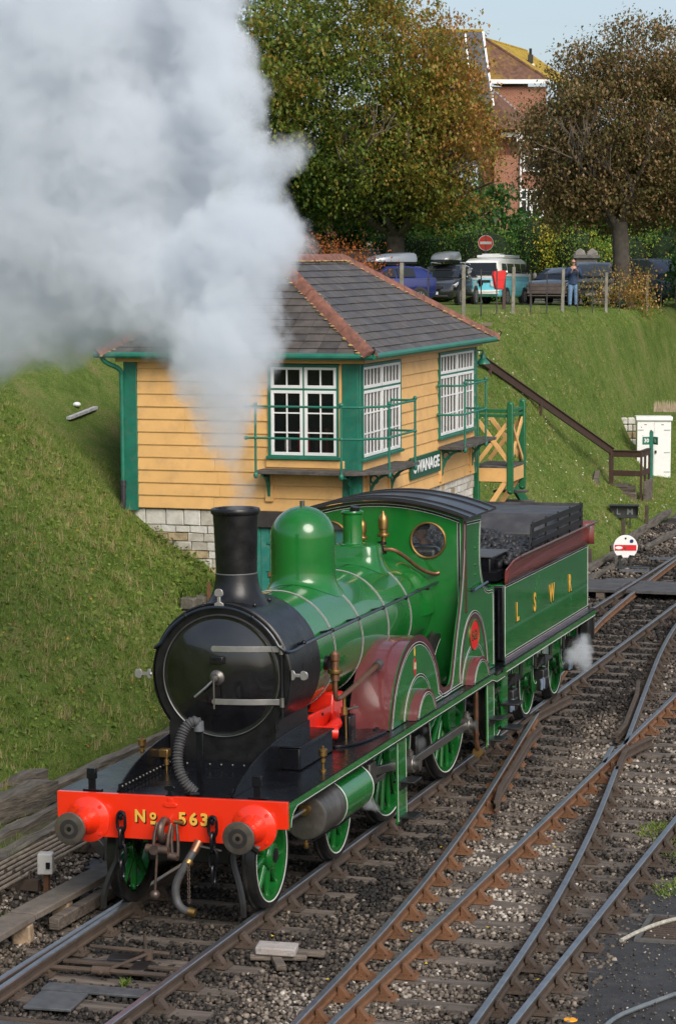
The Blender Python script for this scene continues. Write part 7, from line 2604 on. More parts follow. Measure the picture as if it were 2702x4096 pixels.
shrub('shrub', 'small brown brambles round the foot of the right hand tree', 'shrub', [(-9.1, 71.6, 6.4, .9, .6, .8), (-8.2, 71.4, 6.1, .6, .5, .5), (-8.5, 72.4, 7.0, .35, .3, .9)], 2600, .05, tt(.72, .2), 68, mats='leaf_tints', solid=False)
shrub('shrub', 'thin brown weeds leaning on the fence before the silver van', 'shrub', [(-9.9, 69.5, 6.5, .6, .3, .7)], 500, .045, tt(.6, .2), 69, mats='leaf_tints', solid=False)

# ------------------------------------------------------------------ brick house on the hill (local x to the right, y away, as seen from the line)
hs = thing('brick_house', 'red brick house with lichened tile roof and red hung gable above the trees', 'house', (-26.2, 125.1, 5.7), math.radians(17.5))
def brick_mat():
    m = bpy.data.materials.new('brickwork')
    m.use_nodes = True
    N, L = m.node_tree.nodes, m.node_tree.links
    b = N['Principled BSDF']
    b.inputs['Roughness'].default_value = .9
    tc = N.new('ShaderNodeTexCoord')
    mp = N.new('ShaderNodeMapping')
    mp.inputs['Rotation'].default_value = (PI / 2, 0, 0)
    br = N.new('ShaderNodeTexBrick')
    br.inputs['Scale'].default_value = 1.0
    br.inputs['Brick Width'].default_value = .225
    br.inputs['Row Height'].default_value = .075
    br.inputs['Mortar Size'].default_value = .011
    br.inputs['Color1'].default_value = (.30, .085, .038, 1)
    br.inputs['Color2'].default_value = (.22, .065, .032, 1)
    br.inputs['Mortar'].default_value = (.33, .24, .18, 1)
    L.new(tc.outputs['Object'], mp.inputs['Vector'])
    L.new(mp.outputs['Vector'], br.inputs['Vector'])
    L.new(br.outputs['Color'], b.inputs['Base Color'])
    return m
BRICK = brick_mat()
MB().box((.05, 3.0, 6.8), (3.9, 6, 13.4)).obj('wall', BRICK, hs)
MB().box((.5, .5, 4.6), (3.6, 3.0, 9.2)).obj('lower_wall', BRICK, hs)
LROOF = mat('lichen_tiles', (.13, .066, .042), .9, var=.4, vscale=5, bump=.5, bscale=12, dirt=(.30, .19, .015), dscale=.9, damt=.9)
OROOF = mat('orange_lichen', (.38, .25, .018), .9, var=.3, vscale=4, bump=.5, bscale=12, dirt=(.14, .08, .04), dscale=1.2, damt=.7)
rr0 = MB()
# hipped main roof, its ridge running back to the right
P0, P1, Q0, Q1 = (-2.3, -.4, 13.85), (2.2, -.4, 13.85), (5.6, 9, 13.85), (1.6, 9.4, 13.85)
A0, A1 = (-1.7, 1.6, 16.6), (1.5, 10.0, 16.7)
rr0.add([P0, P1, A0], [(0, 1, 2)])
rr0.add([P0, A0, A1, Q1], [(0, 1, 2, 3)])
rfm = rr0.obj('roof', LROOF, hs, flat=True)
MB().add([P1, Q0, A1, A0], [(0, 1, 2, 3)]).obj('roof_slope', OROOF, hs, flat=True)
mb = MB()
mb.tube([A0, A1], .10, 6)
mb.obj('ridge', OROOF, rfm)
MB().tube([P1, A0], .09, 6).obj('hip', LROOF, rfm)
MB().box((1.25, 3.4, 15.35), (.30, .5, .9)).cyl((1.25, 3.4, 15.8), (1.25, 3.4, 16.2), .09, n=8).obj('vent_stack', FRAMEBLK, rfm)
for k in range(3):
    MB().box((.95 + k * .22, 3.0, 14.95), (.15, .1, .5)).obj('dormer_louvre', WHITEP, rfm)
MB().box((-.1, -.42, 13.78), (4.5, .12, .26)).obj('eaves_board', WHITEP, hs)
# left wing with slate roof and red tile hung gable facing right
W0, W1 = -5.8, -2.15
MB().prism([(-2.1, 9.0), (-2.1, 12.4), (-.3, 16.6), (1.5, 12.4), (1.5, 9.0)], 'yz', W0, W1).obj('wing_wall', mat('tile_hung_red', (.22, .032, .028), .8, var=.25, vscale=7, bump=.4, bscale=16), hs)
mb = MB()
mb.add([(W0, -2.3, 12.2), (W1 + .65, -2.3, 12.2), (W1 + .10, -.3, 16.85), (W0, -.3, 16.85)], [(0, 1, 2, 3)])
mb.add([(W0, 1.7, 12.2), (W1 + .3, 1.7, 12.2), (W1 + .10, -.3, 16.85), (W0, -.3, 16.85)], [(3, 2, 1, 0)])
wr = mb.obj('wing_roof', mat('blue_slate', (.055, .062, .080), .6, var=.25, vscale=3, bump=.3, bscale=9), hs, flat=True)
wr.modifiers.new('thick', 'SOLIDIFY').thickness = .10
for k in range(12):
    for j in range(9):
        pass
MB().bar((W1 + .10, -.32, 16.80), (W1 + .66, -2.32, 12.1), .12, .26).obj('bargeboard', WHITEP, hs)
MB().bar((W1 + .10, -.28, 16.80), (W1 + .3, 1.7, 12.1), .12, .26).obj('bargeboard', WHITEP, hs)
MB().bar((W1 - 1.0, -.42, 16.78), (W1 - .7, -2.0, 13.0), .10, .22).obj('bargeboard', WHITEP, hs)
MB().box(((W0 + W1) / 2 - .3, -.3, 16.92), (W1 - W0 + .9, .26, .16)).obj('ridge_tiles', OROOF, hs)
MB().cyl((-4.1, -.3, 16.9), (-4.1, -.3, 18.4), .02, n=6).obj('aerial', FRAMEBLK, hs)
MB().cyl((-2.9, -.3, 16.9), (-2.7, -.3, 17.4), .018, n=6).obj('aerial', FRAMEBLK, hs)
MB().box((W1 + .05, -1.2, 13.6), (.06, .5, 1.0)).obj('gable_window', WHITEP, hs)
# lean-to roof, lead flashing, fascia, bay with windows and white downpipe
mb = MB()
mb.add([(-1.55, -1.9, 12.6), (.4, -1.9, 10.75), (1.4, -.1, 10.9), (-1.2, -.1, 13.2)], [(0, 1, 2, 3)])
mb.add([(-1.55, -1.9, 12.6), (.4, -1.9, 10.75), (-1.7, -1.9, 10.7)], [(0, 2, 1)])
lr = mb.obj('lean_to_roof', mat('brown_tiles', (.12, .062, .045), .9, var=.35, vscale=5, bump=.5, bscale=14, dirt=(.24, .12, .05), dscale=2, damt=.4), hs, flat=True)
for k in range(10):
    t = k / 10
    MB().box((-1.35 + 2.1 * t, -.16, 13.2 - 1.9 * t), (.28, .05, .30)).obj('lead_flashing', mat('lead', (.28, .29, .31), .6, metal=.3), lr)
MB().box((-.25, -1.15, 10.45), (1.3, .14, .28)).obj('fascia', WHITEP, hs)
MB().prism([(.05, 10.0), (.95, 10.0), (1.0, 10.35), (.4, 10.75), (.05, 10.4)], 'xz', -1.5, -1.3).obj('bay_gable', WHITEP, hs)
def win(x, z, w, h, y=-1.02):
    e = MB().box((x, y, z), (w, .10, h)).obj('window', mat('window_dark', (.03, .035, .04), .12), hs)
    mb = MB()
    for (a, b, c, d) in ((0, -h / 2, w + .1, .12), (0, h / 2, w + .1, .12), (-w / 2, 0, .10, h), (w / 2, 0, .10, h), (0, 0, .08, h), (0, h * .15, w, .08)):
        mb.box((x + a, y - .06, z + b), (c, .06, d))
    mb.obj('frame', WHITEP, e)
win(1.15, 8.9, 1.25, 1.35)
win(1.05, 6.2, 1.35, 1.7)
for k in range(4):
    MB().box((.72 + k * .22, -1.16, 6.3), (.07, .02, 1.2)).obj('blind_slat', WHITEP, hs)
MB().cyl((.33, -1.12, 4.8), (.33, -1.12, 10.4), .065, n=8).obj('downpipe', WHITEP, hs)
# second pale house peeping under the great tree
h2 = thing('cottage', 'pale stone cottage glimpsed between the trunks under the great tree', 'house', (-33.5, 104, 5.8), math.radians(17))
MB().box((0, 0, 1.8), (9, 5, 3.6)).obj('wall', STONE, h2)
MB().prism([(-4.8, 3.6), (4.8, 3.6), (4.0, 6.0), (-4.0, 6.0)], 'xz', -2.8, 2.8).obj('roof', mat('brown_tiles', (.12, .06, .04)), h2)
MB().box((1.5, -2.52, 2.2), (1.2, .08, 1.3)).obj('window', WHITEP, h2)

# ------------------------------------------------------------------ blue panel fence, rubble wall, stone pillar
bf = thing('panel_fence', 'pale blue wooden panel fence behind the roof boxes', 'fence', (-24.3, 91.0, 5.75), math.radians(32))
BLUEP = mat('fence_blue', (.17, .29, .40), .75, var=.18, vscale=4, bump=.3, bscale=16)
for k in range(3):
    x0 = -2.9 + k * 1.95
    for j in range(13):
        MB().box((x0 + .95, -.02 - .012 * (j % 2), .25 + j * .19), (1.84, .02, .18)).obj('slat', BLUEP, bf)
    for q in range(4):
        MB().box((x0 + .06 + q * .60, -.055, 1.40), (.05, .04, 2.5)).obj('batten', BLUEP, bf)
    MB().box((x0 + .95, -.02, 2.72), (1.95, .09, .05)).obj('capping', BLUEP, bf)
for k in range(4):
    MB().box((-2.95 + k * 1.95, 0, 1.4), (.10, .10, 2.85)).obj('post', BLUEP, bf)
rw2 = thing('rubble_garden_wall', 'low grey rubble wall with upright coping stones under the lime green shrub', 'stone wall', (-14.6, 87.6, 5.7), math.radians(17))
GRYST = mat('grey_stone', (.20, .19, .175), .95, var=.3, vscale=4, bump=.6, bscale=10)
MB().box((0, 0, .6), (4.4, .4, 1.3)).obj('wall_body', GRYST, rw2)
for k in range(19):
    MB().ball((-2.1 + k * .235 + random.uniform(-.03, .03), -.05, 1.36 + random.uniform(-.05, .08)), .17, (.62, .9, 1.15), 7, 5).obj('coping_stone', GRYST, rw2, flat=True)
for r in range(4):
    for k in range(12):
        MB().box((-2.05 + k * .36 + (r % 2) * .15, -.20, .15 + r * .28), (.33, .08, .25), r=(random.uniform(-.06, .06), 0, 0)).obj('stone', GRYST, rw2, bevel=.03, seg=1, flat=True)
gp = thing('gate_pillar', 'grey stone gate pillar with a pointed cap behind the standing man', 'pillar', (-13.55, 86.2, 5.7), math.radians(17))
for r in range(7):
    MB().box((0, 0, .16 + r * .32), (.98 + random.uniform(-.03, .03), .6, .305)).obj('stone', GRYST, gp, bevel=.02, seg=1)
MB().box((0, 0, 2.30), (1.20, .8, .14)).obj('cap_slab', GRYST, gp, bevel=.02)
CAPL = mat('cap_lichen', (.33, .31, .28), .95, var=.3, vscale=4, dirt=(.30, .16, .05), dscale=2, damt=.6, bump=.5, bscale=10)
for x in (-.28, .28):
    MB().prism([(x - .27, 2.37), (x + .27, 2.37), (x + .20, 2.55), (x, 2.70), (x - .20, 2.55)], 'xz', -.3, .3).obj('cap_stone', CAPL, gp, bevel=.03)

# ------------------------------------------------------------------ fence of concrete posts along the bank top
POSTM = mat('post_concrete', (.20, .185, .15), .9, var=.3, vscale=4, bump=.5, bscale=20, dirt=(.11, .11, .06), dscale=3, damt=.6)
PP = [(-8.35, 43.9, 5.8), (-8.35, 50.0, 5.8), (-8.35, 57.2, 5.8), (-8.35, 64.7, 5.8), (-8.35, 73.1, 5.8), (-8.35, 37.5, 5.8)]
PL = ['weathered fence post in front of the dark estate car', 'weathered fence post in front of the blue and white camper', 'weathered fence post hiding the standing man', 'weathered fence post before the silver van and tree', 'rightmost weathered fence post before the dark hedge', 'weathered fence post just showing beside the blue car']
for p, l in zip(PP, PL):
    o = MB().box((0, 0, .72), (.115, .115, 1.52), taper=.88, r=(0, random.uniform(-.02, .02), .3)).obj('fence_post', POSTM, bevel=.012)
    o.location = (p[0], p[1], bank(p[0], p[1]) - .04)
    tag(o, l, 'fence post', 'fence posts along the bank top')
STAKE = mat('stake_steel', (.045, .042, .040), .7, var=.3)
stk = [(-8.37, 40.2), (-8.34, 45.9), (-8.36, 47.9), (-8.35, 52.4), (-8.36, 54.8), (-8.34, 59.6), (-8.35, 62.2), (-8.36, 67.4), (-8.35, 76.4), (-8.36, 80)]
STL = ['thin wire stake in front of the blue car', 'thin wire stake before the right wheel of the dark estate car', 'thin wire stake before the windscreen of the camper', 'thin wire stake before the rear end of the camper', 'thin wire stake just left of the bench', 'thin wire stake close to the right of the standing man', 'thin wire stake before the bonnet of the silver van', 'thin wire stake at the foot of the brown leaved tree', 'first thin wire stake right of the last concrete post', 'last thin wire stake at the right edge of the photo']
for i, (x, y) in enumerate(stk):
    o = MB().box((0, 0, .70), (.032, .032, 1.44)).obj('wire_stake', STAKE)
    o.location = (x, y, bank(x, y) - .03)
    tag(o, STL[i], 'stake', 'thin stakes of the bank top wire fence')
wf = [(p[0], p[1], bank(p[0], p[1])) for p in sorted(PP + [(x, y, 0) for x, y in stk], key=lambda q: q[1])]
wire = thing('wire_fence', 'four thin wires strung between the posts along the bank top', 'wire fence')
for h in (.35, .70, 1.05, 1.32):
    MB().tube([(x, y, z + h) for x, y, z in wf], .0045, 4).obj('wire', STAKE, wire)
o = MB().box((-7.9, 44.6, bank(-7.9, 44.6) + .06), (.36, .16, .10), r=(0, 0, .6)).obj('loose_brick', mat('old_brick', (.15, .12, .09), .9), bevel=.01)
tag(o, 'loose brown block lying in the grass by the first fence post', 'block')

# ------------------------------------------------------------------ signs, lamp post, bin, bench
ne = thing('no_entry_sign', 'round red no entry sign on a grey pole above the camper', 'road sign', (-17.1, 81.5, 5.7), math.radians(20))
MB().cyl((0, .04, 0), (0, .04, 3.3), .05, n=10).obj('pole', DULLSTEEL, ne)
MB().lathe([(.0005, 0), (.325, 0), (.325, .02)], (0, 0, 2.87), 'y', 40).obj('disc', mat('sign_red', (.62, .040, .018), .4), ne)
MB().lathe([(.322, -.003), (.345, -.003), (.345, .02)], (0, 0, 2.87), 'y', 40, cap0=False, cap1=False).obj('disc_rim', mat('sign_white', (.62, .60, .55), .5), ne)
MB().box((0, -.006, 2.87), (.52, .008, .12)).obj('bar', MATS['sign_white'], ne)
lp = thing('lamp_post', 'thin dark lamp post with a short side arm before the right hand tree', 'lamp post', (-10.35, 76.8, 5.7))
MB().cyl((0, 0, 0), (0, 0, 3.9), .065, .05, 10).obj('pole', mat('lamp_post_dark', (.05, .045, .04), .6), lp)
MB().box((-.35, 0, 3.15), (.6, .08, .06)).obj('arm', mat('lamp_post_dark', (.05, .045, .04)), lp)
MB().box((.10, 0, 2.2), (.05, .05, 2.0)).obj('cable_cover', mat('lamp_post_dark', (.05, .045, .04)), lp)
lb = thing('litter_bin', 'red litter bin fixed to a dark post in front of the camper', 'litter bin', (-11.55, 61.2, 5.86), math.radians(25))
MB().prism([(-.13, .62), (.15, .62), (.24, 1.22), (.20, 1.30), (-.20, 1.27), (-.24, 1.15)], 'xz', -.18, .14).obj('bin', mat('bin_red', (.60, .012, .012), .35), lb, bevel=.025)
MB().box((.20, .02, .60), (.11, .09, 1.42)).obj('post', mat('bin_post', (.060, .030, .025), .7), lb)
bn = thing('bench', 'dark brown wooden bench standing on the grass by the camper', 'bench', (-10.7, 65.3, 5.84), math.radians(15))
BNW = mat('bench_wood', (.060, .042, .034), .7, var=.3, vscale=5)
for j in range(3):
    MB().box((0, .20 + .04 * j, .55 + j * .13), (1.45, .03, .115)).obj('back_slat', BNW, bn)
    MB().box((0, -.24 + j * .15, .42), (1.45, .13, .035)).obj('seat_slat', BNW, bn)
for x in (-.6, .6):
    MB().box((x, -.20, .2), (.07, .07, .42)).obj('leg', BNW, bn)
    MB().box((x, .22, .45), (.07, .07, .90)).obj('leg', BNW, bn)

# ------------------------------------------------------------------ cars
TYRE = mat('car_tyre', (.012, .012, .013), .8)
ALLOY = mat('alloy', (.36, .36, .37), .35, metal=.8, var=.2)
CGLASS = mat('car_glass', (.016, .020, .024), .06, spec=.35)
CHROME = mat('chrome', (.55, .55, .56), .15, metal=1.0)
LAMPW = mat('head_lamp', (.60, .62, .64), .12, coat=.8)
PLATE = mat('plate_white', (.70, .70, .68), .5)
BLKPL = mat('black_plastic', (.018, .018, .019), .6)
def car_wheel(parent, x, y, r, w=.20, side=1):
    e = bpy.data.objects.new('wheel', None)
    COL.objects.link(e)
    e.parent = parent
    e.location = (x, y, r)
    MB().lathe([(r * .64, -w / 2), (r * .95, -w / 2), (r, -w / 2 + .03), (r, w / 2 - .03), (r * .95, w / 2), (r * .64, w / 2)], (0, 0, 0), 'x', 28, cap0=False, cap1=False).obj('tyre', TYRE, e)
    MB().lathe([(.0005, side * (w / 2 - .05)), (r * .66, side * (w / 2 - .03)), (r * .66, 0)], (0, 0, 0), 'x', 28, cap0=False, cap1=False).obj('brake_disc', BLKPL, e)
    rim = MB()
    rim.lathe([(r * .60, side * (w / 2 - .01)), (r * .67, side * (w / 2 + .004)), (r * .67, side * (w / 2 - .03))], (0, 0, 0), 'x', 28, cap0=False, cap1=False)
    for k in range(10):
        a = 2 * PI * k / 10
        rim.bar((side * (w / 2 - .01), .06 * math.cos(a), .06 * math.sin(a)), (side * (w / 2 - .012), r * .63 * math.cos(a), r * .63 * math.sin(a)), .035, .02, up=(1, 0, 0))
    rim.cyl((side * (w / 2 - .03), 0, 0), (side * (w / 2 + .002), 0, 0), .07, n=14)
    rim.obj('rim', ALLOY, e)

def car(name, label, loc, rz, L, W, stations, paint, wheels, r_w, glass=True, roof_paint=None, group='vehicles parked at the bank top'):
    """front towards -y. stations: (y, z_low, z_belt, half_belt, z_roof, half_roof) from nose to tail"""
    t = thing(name, label, 'car' if 'camper' not in name and 'van' not in name else ('camper van' if 'camper' in name else 'van'), loc, rz, group=group)
    rings, up_ = [], []
    for (y, zl, zb, hb, zr, hr) in stations:
        rings.append([(-hb * .90, y, zl), (-hb, y, zl + .10), (-hb * 1.015, y, (zl + zb) / 2 + .08), (-hb * .985, y, zb), (-hb * .93, y, zb + .015), (0, y, zb + .05), (hb * .93, y, zb + .015), (hb * .985, y, zb), (hb * 1.015, y, (zl + zb) / 2 + .08), (hb, y, zl + .10), (hb * .90, y, zl)])
    MB().loft(rings).obj('body', paint, t, angle=45, bevel=.015)
    gs = [s for s in stations if s[4] > s[2] + .02]
    rings = []
    for (y, zl, zb, hb, zr, hr) in gs:
        rings.append([(-hb * .95, y, zb - .02), (-(hb * .9 + hr) / 2 - .02, y, zb + (zr - zb) * .55), (-hr, y, zr - .05), (-hr * .86, y, zr), (0, y, zr + .03), (hr * .86, y, zr), (hr, y, zr - .05), ((hb * .9 + hr) / 2 + .02, y, zb + (zr - zb) * .55), (hb * .95, y, zb - .02)])
    MB().loft(rings).obj('roof', roof_paint or paint, t, angle=40)
    if wheels:
        for y in wheels:
            for sx in (-1, 1):
                car_wheel(t, sx * (W / 2 - .065), y, r_w, side=sx)
                MB().lathe([(r_w + .055, -.012), (r_w + .055, .012), (.001, .012)], (sx * (W / 2 + .008), y, r_w + .01), 'x', 28, cap0=True).obj('wheel_arch', BLKPL, t)
    return t

def side_glass(t, sx, pts, name='side_window', m=CGLASS, th=.012):
    """window pane on a side: pts (y, z, x) with outward thickness"""
    n_ = len(pts)
    vs = [(sx * (p[2] + .006), p[0], p[1]) for p in pts] + [(sx * (p[2] - th), p[0], p[1]) for p in pts]
    MB().add(vs, [tuple(range(n_)), tuple(range(n_, 2 * n_))[::-1]] + [(i, n_ + i, n_ + (i + 1) % n_, (i + 1) % n_) for i in range(n_)]).obj(name, m, t, flat=True)
def front_pane(t, pts, name='windscreen', m=CGLASS, off=.008):
    n_ = len(pts)
    a, b, c = Vector(pts[0]), Vector(pts[1]), Vector(pts[2])
    nrm = (b - a).cross(c - a).normalized()
    if nrm.y > 0:
        nrm = -nrm
    vs = [Vector(p) + nrm * off for p in pts] + [Vector(p) - nrm * .02 for p in pts]
    MB().add(vs, [tuple(range(n_)), tuple(range(n_, 2 * n_))[::-1]] + [(i, n_ + i, n_ + (i + 1) % n_, (i + 1) % n_) for i in range(n_)]).obj(name, m, t, flat=True)

def roof_box(t_loc, rz, label, colr, s=1.0, nm='grey_box'):
    b = thing('roof_box', label, 'roof box', t_loc, rz, group='roof boxes on the parked cars')
    rings = []
    for (y, w, h) in ((-1.05, .20, .02), (-.98, .36, .12), (-.7, .43, .24), (-.2, .45, .32), (.4, .45, .36), (.85, .43, .38), (.98, .40, .34)):
        rings.append([(-w * s, y * s, 0.08), (-w * s, y * s, .08 + h * .5 * s), (-w * .8 * s, y * s, .08 + h * .9 * s), (0, y * s, .08 + h * s), (w * .8 * s, y * s, .08 + h * .9 * s), (w * s, y * s, .08 + h * .5 * s), (w * s, y * s, .08)])
    MB().loft(rings).obj('lid', mat(nm, colr, .3, metal=.3, coat=.3), b, angle=50)
    rings = []
    for (y, w) in ((-1.02, .26), (-.9, .40), (0, .45), (.95, .42)):
        rings.append([(-w * s, y * s, .09), (-w * .85 * s, y * s, 0), (w * .85 * s, y * s, 0), (w * s, y * s, .09)])
    MB().loft(rings).obj('base', BLKPL, b)
    return b

# dark estate car (front half-left towards the line)
SUVP = mat('paint_graphite', (.020, .022, .027), .18, metal=.4, coat=.9, var=.1)
th = math.radians(17.5 + 25)
suv_loc = (-15.95, 70.3, 5.87)
ST = [(-2.20, .38, .62, .70, .62, .5), (-2.12, .28, .82, .84, .82, .6), (-1.75, .24, .96, .91, .96, .7), (-1.05, .24, 1.05, .92, 1.05, .72), (-.55, .24, 1.07, .925, 1.34, .70), (0, .24, 1.08, .925, 1.58, .66), (.8, .24, 1.10, .925, 1.62, .65), (1.6, .24, 1.12, .915, 1.58, .63), (2.0, .28, 1.14, .88, 1.42, .60), (2.2, .40, 1.10, .80, 1.16, .55)]
suv = car('estate_car', 'dark graphite estate car with a grey roof box', suv_loc, math.radians(1), 4.4, 1.85, ST, SUVP, (-1.35, 1.35), .36)
front_pane(suv, [(-.80, -1.02, 1.09), (.80, -1.02, 1.09), (.62, -.08, 1.56), (-.62, -.08, 1.56)])
for sx in (-1, 1):
    side_glass(suv, sx, [(-.55, 1.12, .885), (.25, 1.13, .885), (.25, 1.52, .735), (-.02, 1.50, .745)])
    side_glass(suv, sx, [(.32, 1.13, .885), (1.15, 1.15, .88), (1.12, 1.52, .73), (.32, 1.52, .735)])
    side_glass(suv, sx, [(1.22, 1.16, .87), (1.75, 1.20, .845), (1.55, 1.47, .74), (1.20, 1.51, .735)])
    MB().prism([(-2.12, .80), (-1.62, .93), (-1.58, .83), (-2.0, .70)], 'yz', sx * .72, sx * .935).obj('headlight', LAMPW, suv, bevel=.02)
    MB().ball((sx * .66, -2.10, .50), .14, (1, .5, 1), 10, 7).obj('fog_light', BLKPL, suv)
    MB().ball((sx * .66, -2.165, .50), .06, (1, .5, 1), 10, 7).obj('fog_lamp', LAMPW, suv)
    MB().ball((sx * 1.02, -.72, 1.10), .12, (1, .6, .75), 10, 7).obj('mirror', SUVP, suv)
    MB().tube([(sx * .60, -.02, 1.66), (sx * .60, .1, 1.70), (sx * .60, 1.6, 1.68), (sx * .60, 1.75, 1.62)], .022, 6).obj('roof_rail', CHROME, suv)
    for y in (.18, 1.0):
        MB().box((sx * .93, y + .1, .98), (.03, .18, .03)).obj('door_handle', CHROME, suv)
MB().prism([(-.40, .78), (.40, .78), (.36, .62), (-.36, .62)], 'xz', -2.24, -2.1).obj('grille', BLKPL, suv, bevel=.02)
MB().box((0, -2.225, .48), (.52, .02, .11)).obj('number_plate', PLATE, suv)
MB().box((0, -2.15, .36), (1.3, .12, .10)).obj('lower_intake', BLKPL, suv, bevel=.03)
rb_rot = suv.rotation_euler.z
def on_car(c, x, y, z):
    M = Matrix.Rotation(c.rotation_euler.z, 4, 'Z')
    v = M @ Vector((x, y, z))
    return (c.location.x + v.x, c.location.y + v.y, c.location.z + v.z)
roof_box(on_car(suv, -.1, .45, 1.72), rb_rot, 'grey plastic roof box on the dark estate car', (.20, .215, .22), 1.0, 'box_grey')

# blue car on the left
BLP = mat('paint_blue', (.012, .022, .14), .16, metal=.3, coat=.9)
bc = car('hatchback_car', 'deep blue car with a pale roof box, half hidden by the tree and roof', (-17.55, 66.6, 5.87), math.radians(-46), 4.1, 1.75, [(y * .93, a, b - .04, c * .95, d - .08, e * .95) for y, a, b, c, d, e in ST], BLP, (-1.25, 1.25), .33)
front_pane(bc, [(-.76, -.96, 1.04), (.76, -.96, 1.04), (.6, -.08, 1.47), (-.6, -.08, 1.47)])
for sx in (-1, 1):
    side_glass(bc, sx, [(-.5, 1.08, .845), (.25, 1.09, .845), (.25, 1.44, .70), (-.02, 1.42, .71)])
    side_glass(bc, sx, [(.32, 1.09, .845), (1.1, 1.11, .84), (1.05, 1.44, .695), (.32, 1.44, .70)])
    MB().ball((sx * .96, -.66, 1.05), .11, (1, .6, .75), 10, 7).obj('mirror', BLP, bc)
    MB().prism([(-1.98, .74), (-1.5, .86), (-1.48, .77), (-1.88, .66)], 'yz', sx * .68, sx * .885).obj('headlight', LAMPW, bc, bevel=.02)
MB().box((.25, -2.06, .46), (.48, .02, .11)).obj('number_plate', PLATE, bc)
roof_box(on_car(bc, 0, .4, 1.60), bc.rotation_euler.z, 'pale silver roof box on the blue car behind the tree trunk', (.20, .22, .25), 1.0, 'box_silver')

# turquoise and white camper
TURQ = mat('paint_turquoise', (.16, .58, .68), .25, coat=.6, var=.05)
CW = mat('paint_cream_white', (.78, .78, .74), .25, coat=.5, var=.04)
CST = [(-2.15, .40, 1.08, .76, 1.12, .70), (-2.08, .34, 1.18, .83, 1.55, .70), (-1.95, .32, 1.20, .86, 1.80, .70), (-1.6, .32, 1.20, .865, 1.90, .72), (0, .32, 1.20, .865, 1.93, .73), (1.5, .32, 1.20, .865, 1.91, .72), (1.95, .34, 1.20, .85, 1.82, .69), (2.12, .42, 1.17, .80, 1.50, .66)]
cv = car('camper_van', 'old turquoise and white camper van with a raised roof panel', (-15.2, 75.7, 5.87), math.radians(-4), 4.3, 1.73, CST, TURQ, (-1.25, 1.20), .33, roof_paint=CW)
front_pane(cv, [(-.74, -2.185, 1.22), (.74, -2.185, 1.22), (.66, -2.04, 1.72), (-.66, -2.04, 1.72)])
for sx in (-1, 1):
    for (a, b) in ((-1.72, -1.05), (-.92, -.05), (.12, .85), (.98, 1.62)):
        side_glass(cv, sx, [(a, 1.30, .835), (b, 1.30, .835), (b, 1.70, .765), (a + (.12 if a < -1.6 else 0), 1.70, .765)])
    MB().cyl((sx * .58, -2.20, .86), (sx * .58, -2.08, .86), .12, n=16).obj('headlight', LAMPW, cv)
    MB().ball((sx * .98, -1.75, 1.32), .10, (.9, .4, 1.1), 8, 6).obj('mirror', CHROME, cv)
    for k in range(8):
        MB().box((sx * .80, 1.72 + k * .035, 1.52), (.05, .018, .34), r=(-.25, 0, 0)).obj('vent_slat', BLKPL, cv)
MB().box((0, -2.24, .52), (1.64, .14, .17)).obj('front_bumper', CW, cv, bevel=.02)
MB().box((0, -2.17, .97), (.9, .02, .10)).obj('front_grille', BLKPL, cv)
MB().box((0, 0, 1.19), (1.765, 4.15, .035)).obj('waist_trim', CW, cv)
MB().box((.05, .15, 2.0), (1.20, 2.2, .12)).obj('roof_panel', CW, cv, bevel=.04)
MB().box((.05, -.55, 2.08), (.75, .75, .06)).obj('roof_vent', CW, cv, bevel=.02)
MB().cyl((0, -2.16, .90), (0, -2.20, .90), .15, n=20).obj('round_emblem', CHROME, cv)

# black pick-up, silver van, far van
BKP = mat('paint_black', (.012, .012, .014), .2, coat=.7)
pk = car('dark_car', 'black car behind the bench, right of the camper', (-13.3, 79.2, 5.87), math.radians(-5), 4.4, 1.8, [(y, a, b - .02, c, d - .05, e) for y, a, b, c, d, e in ST], BKP, (-1.3, 1.35), .34)
front_pane(pk, [(-.78, -1.02, 1.07), (.78, -1.02, 1.07), (.6, -.08, 1.50), (-.6, -.08, 1.50)])
for sx in (-1, 1):
    side_glass(pk, sx, [(-.5, 1.10, .88), (.25, 1.11, .88), (.25, 1.47, .73), (-.02, 1.45, .74)])
    side_glass(pk, sx, [(.32, 1.11, .88), (1.15, 1.13, .875), (1.1, 1.47, .725), (.32, 1.47, .73)])
    MB().prism([(-2.12, .80), (-1.62, .93), (-1.58, .83), (-2.0, .70)], 'yz', sx * .72, sx * .935).obj('headlight', LAMPW, pk, bevel=.02)
SVP = mat('paint_silver', (.13, .135, .145), .3, metal=.4, coat=.7)
VST = [(-2.15, .38, .74, .74, .74, .5), (-2.05, .28, .92, .86, .92, .6), (-1.75, .26, 1.02, .90, 1.02, .7), (-1.35, .26, 1.10, .91, 1.14, .76), (-.75, .26, 1.12, .91, 1.66, .74), (-.3, .26, 1.12, .91, 1.80, .74), (1.0, .26, 1.12, .91, 1.82, .74), (2.1, .28, 1.12, .90, 1.80, .72), (2.2, .34, 1.12, .86, 1.70, .70)]
vn = car('small_van', 'silver grey van behind the standing man', (-12.0, 80.6, 5.87), math.radians(8), 4.4, 1.83, VST, SVP, (-1.3, 1.35), .33)
front_pane(vn, [(-.80, -1.36, 1.16), (.80, -1.36, 1.16), (.66, -.42, 1.74), (-.66, -.42, 1.74)])
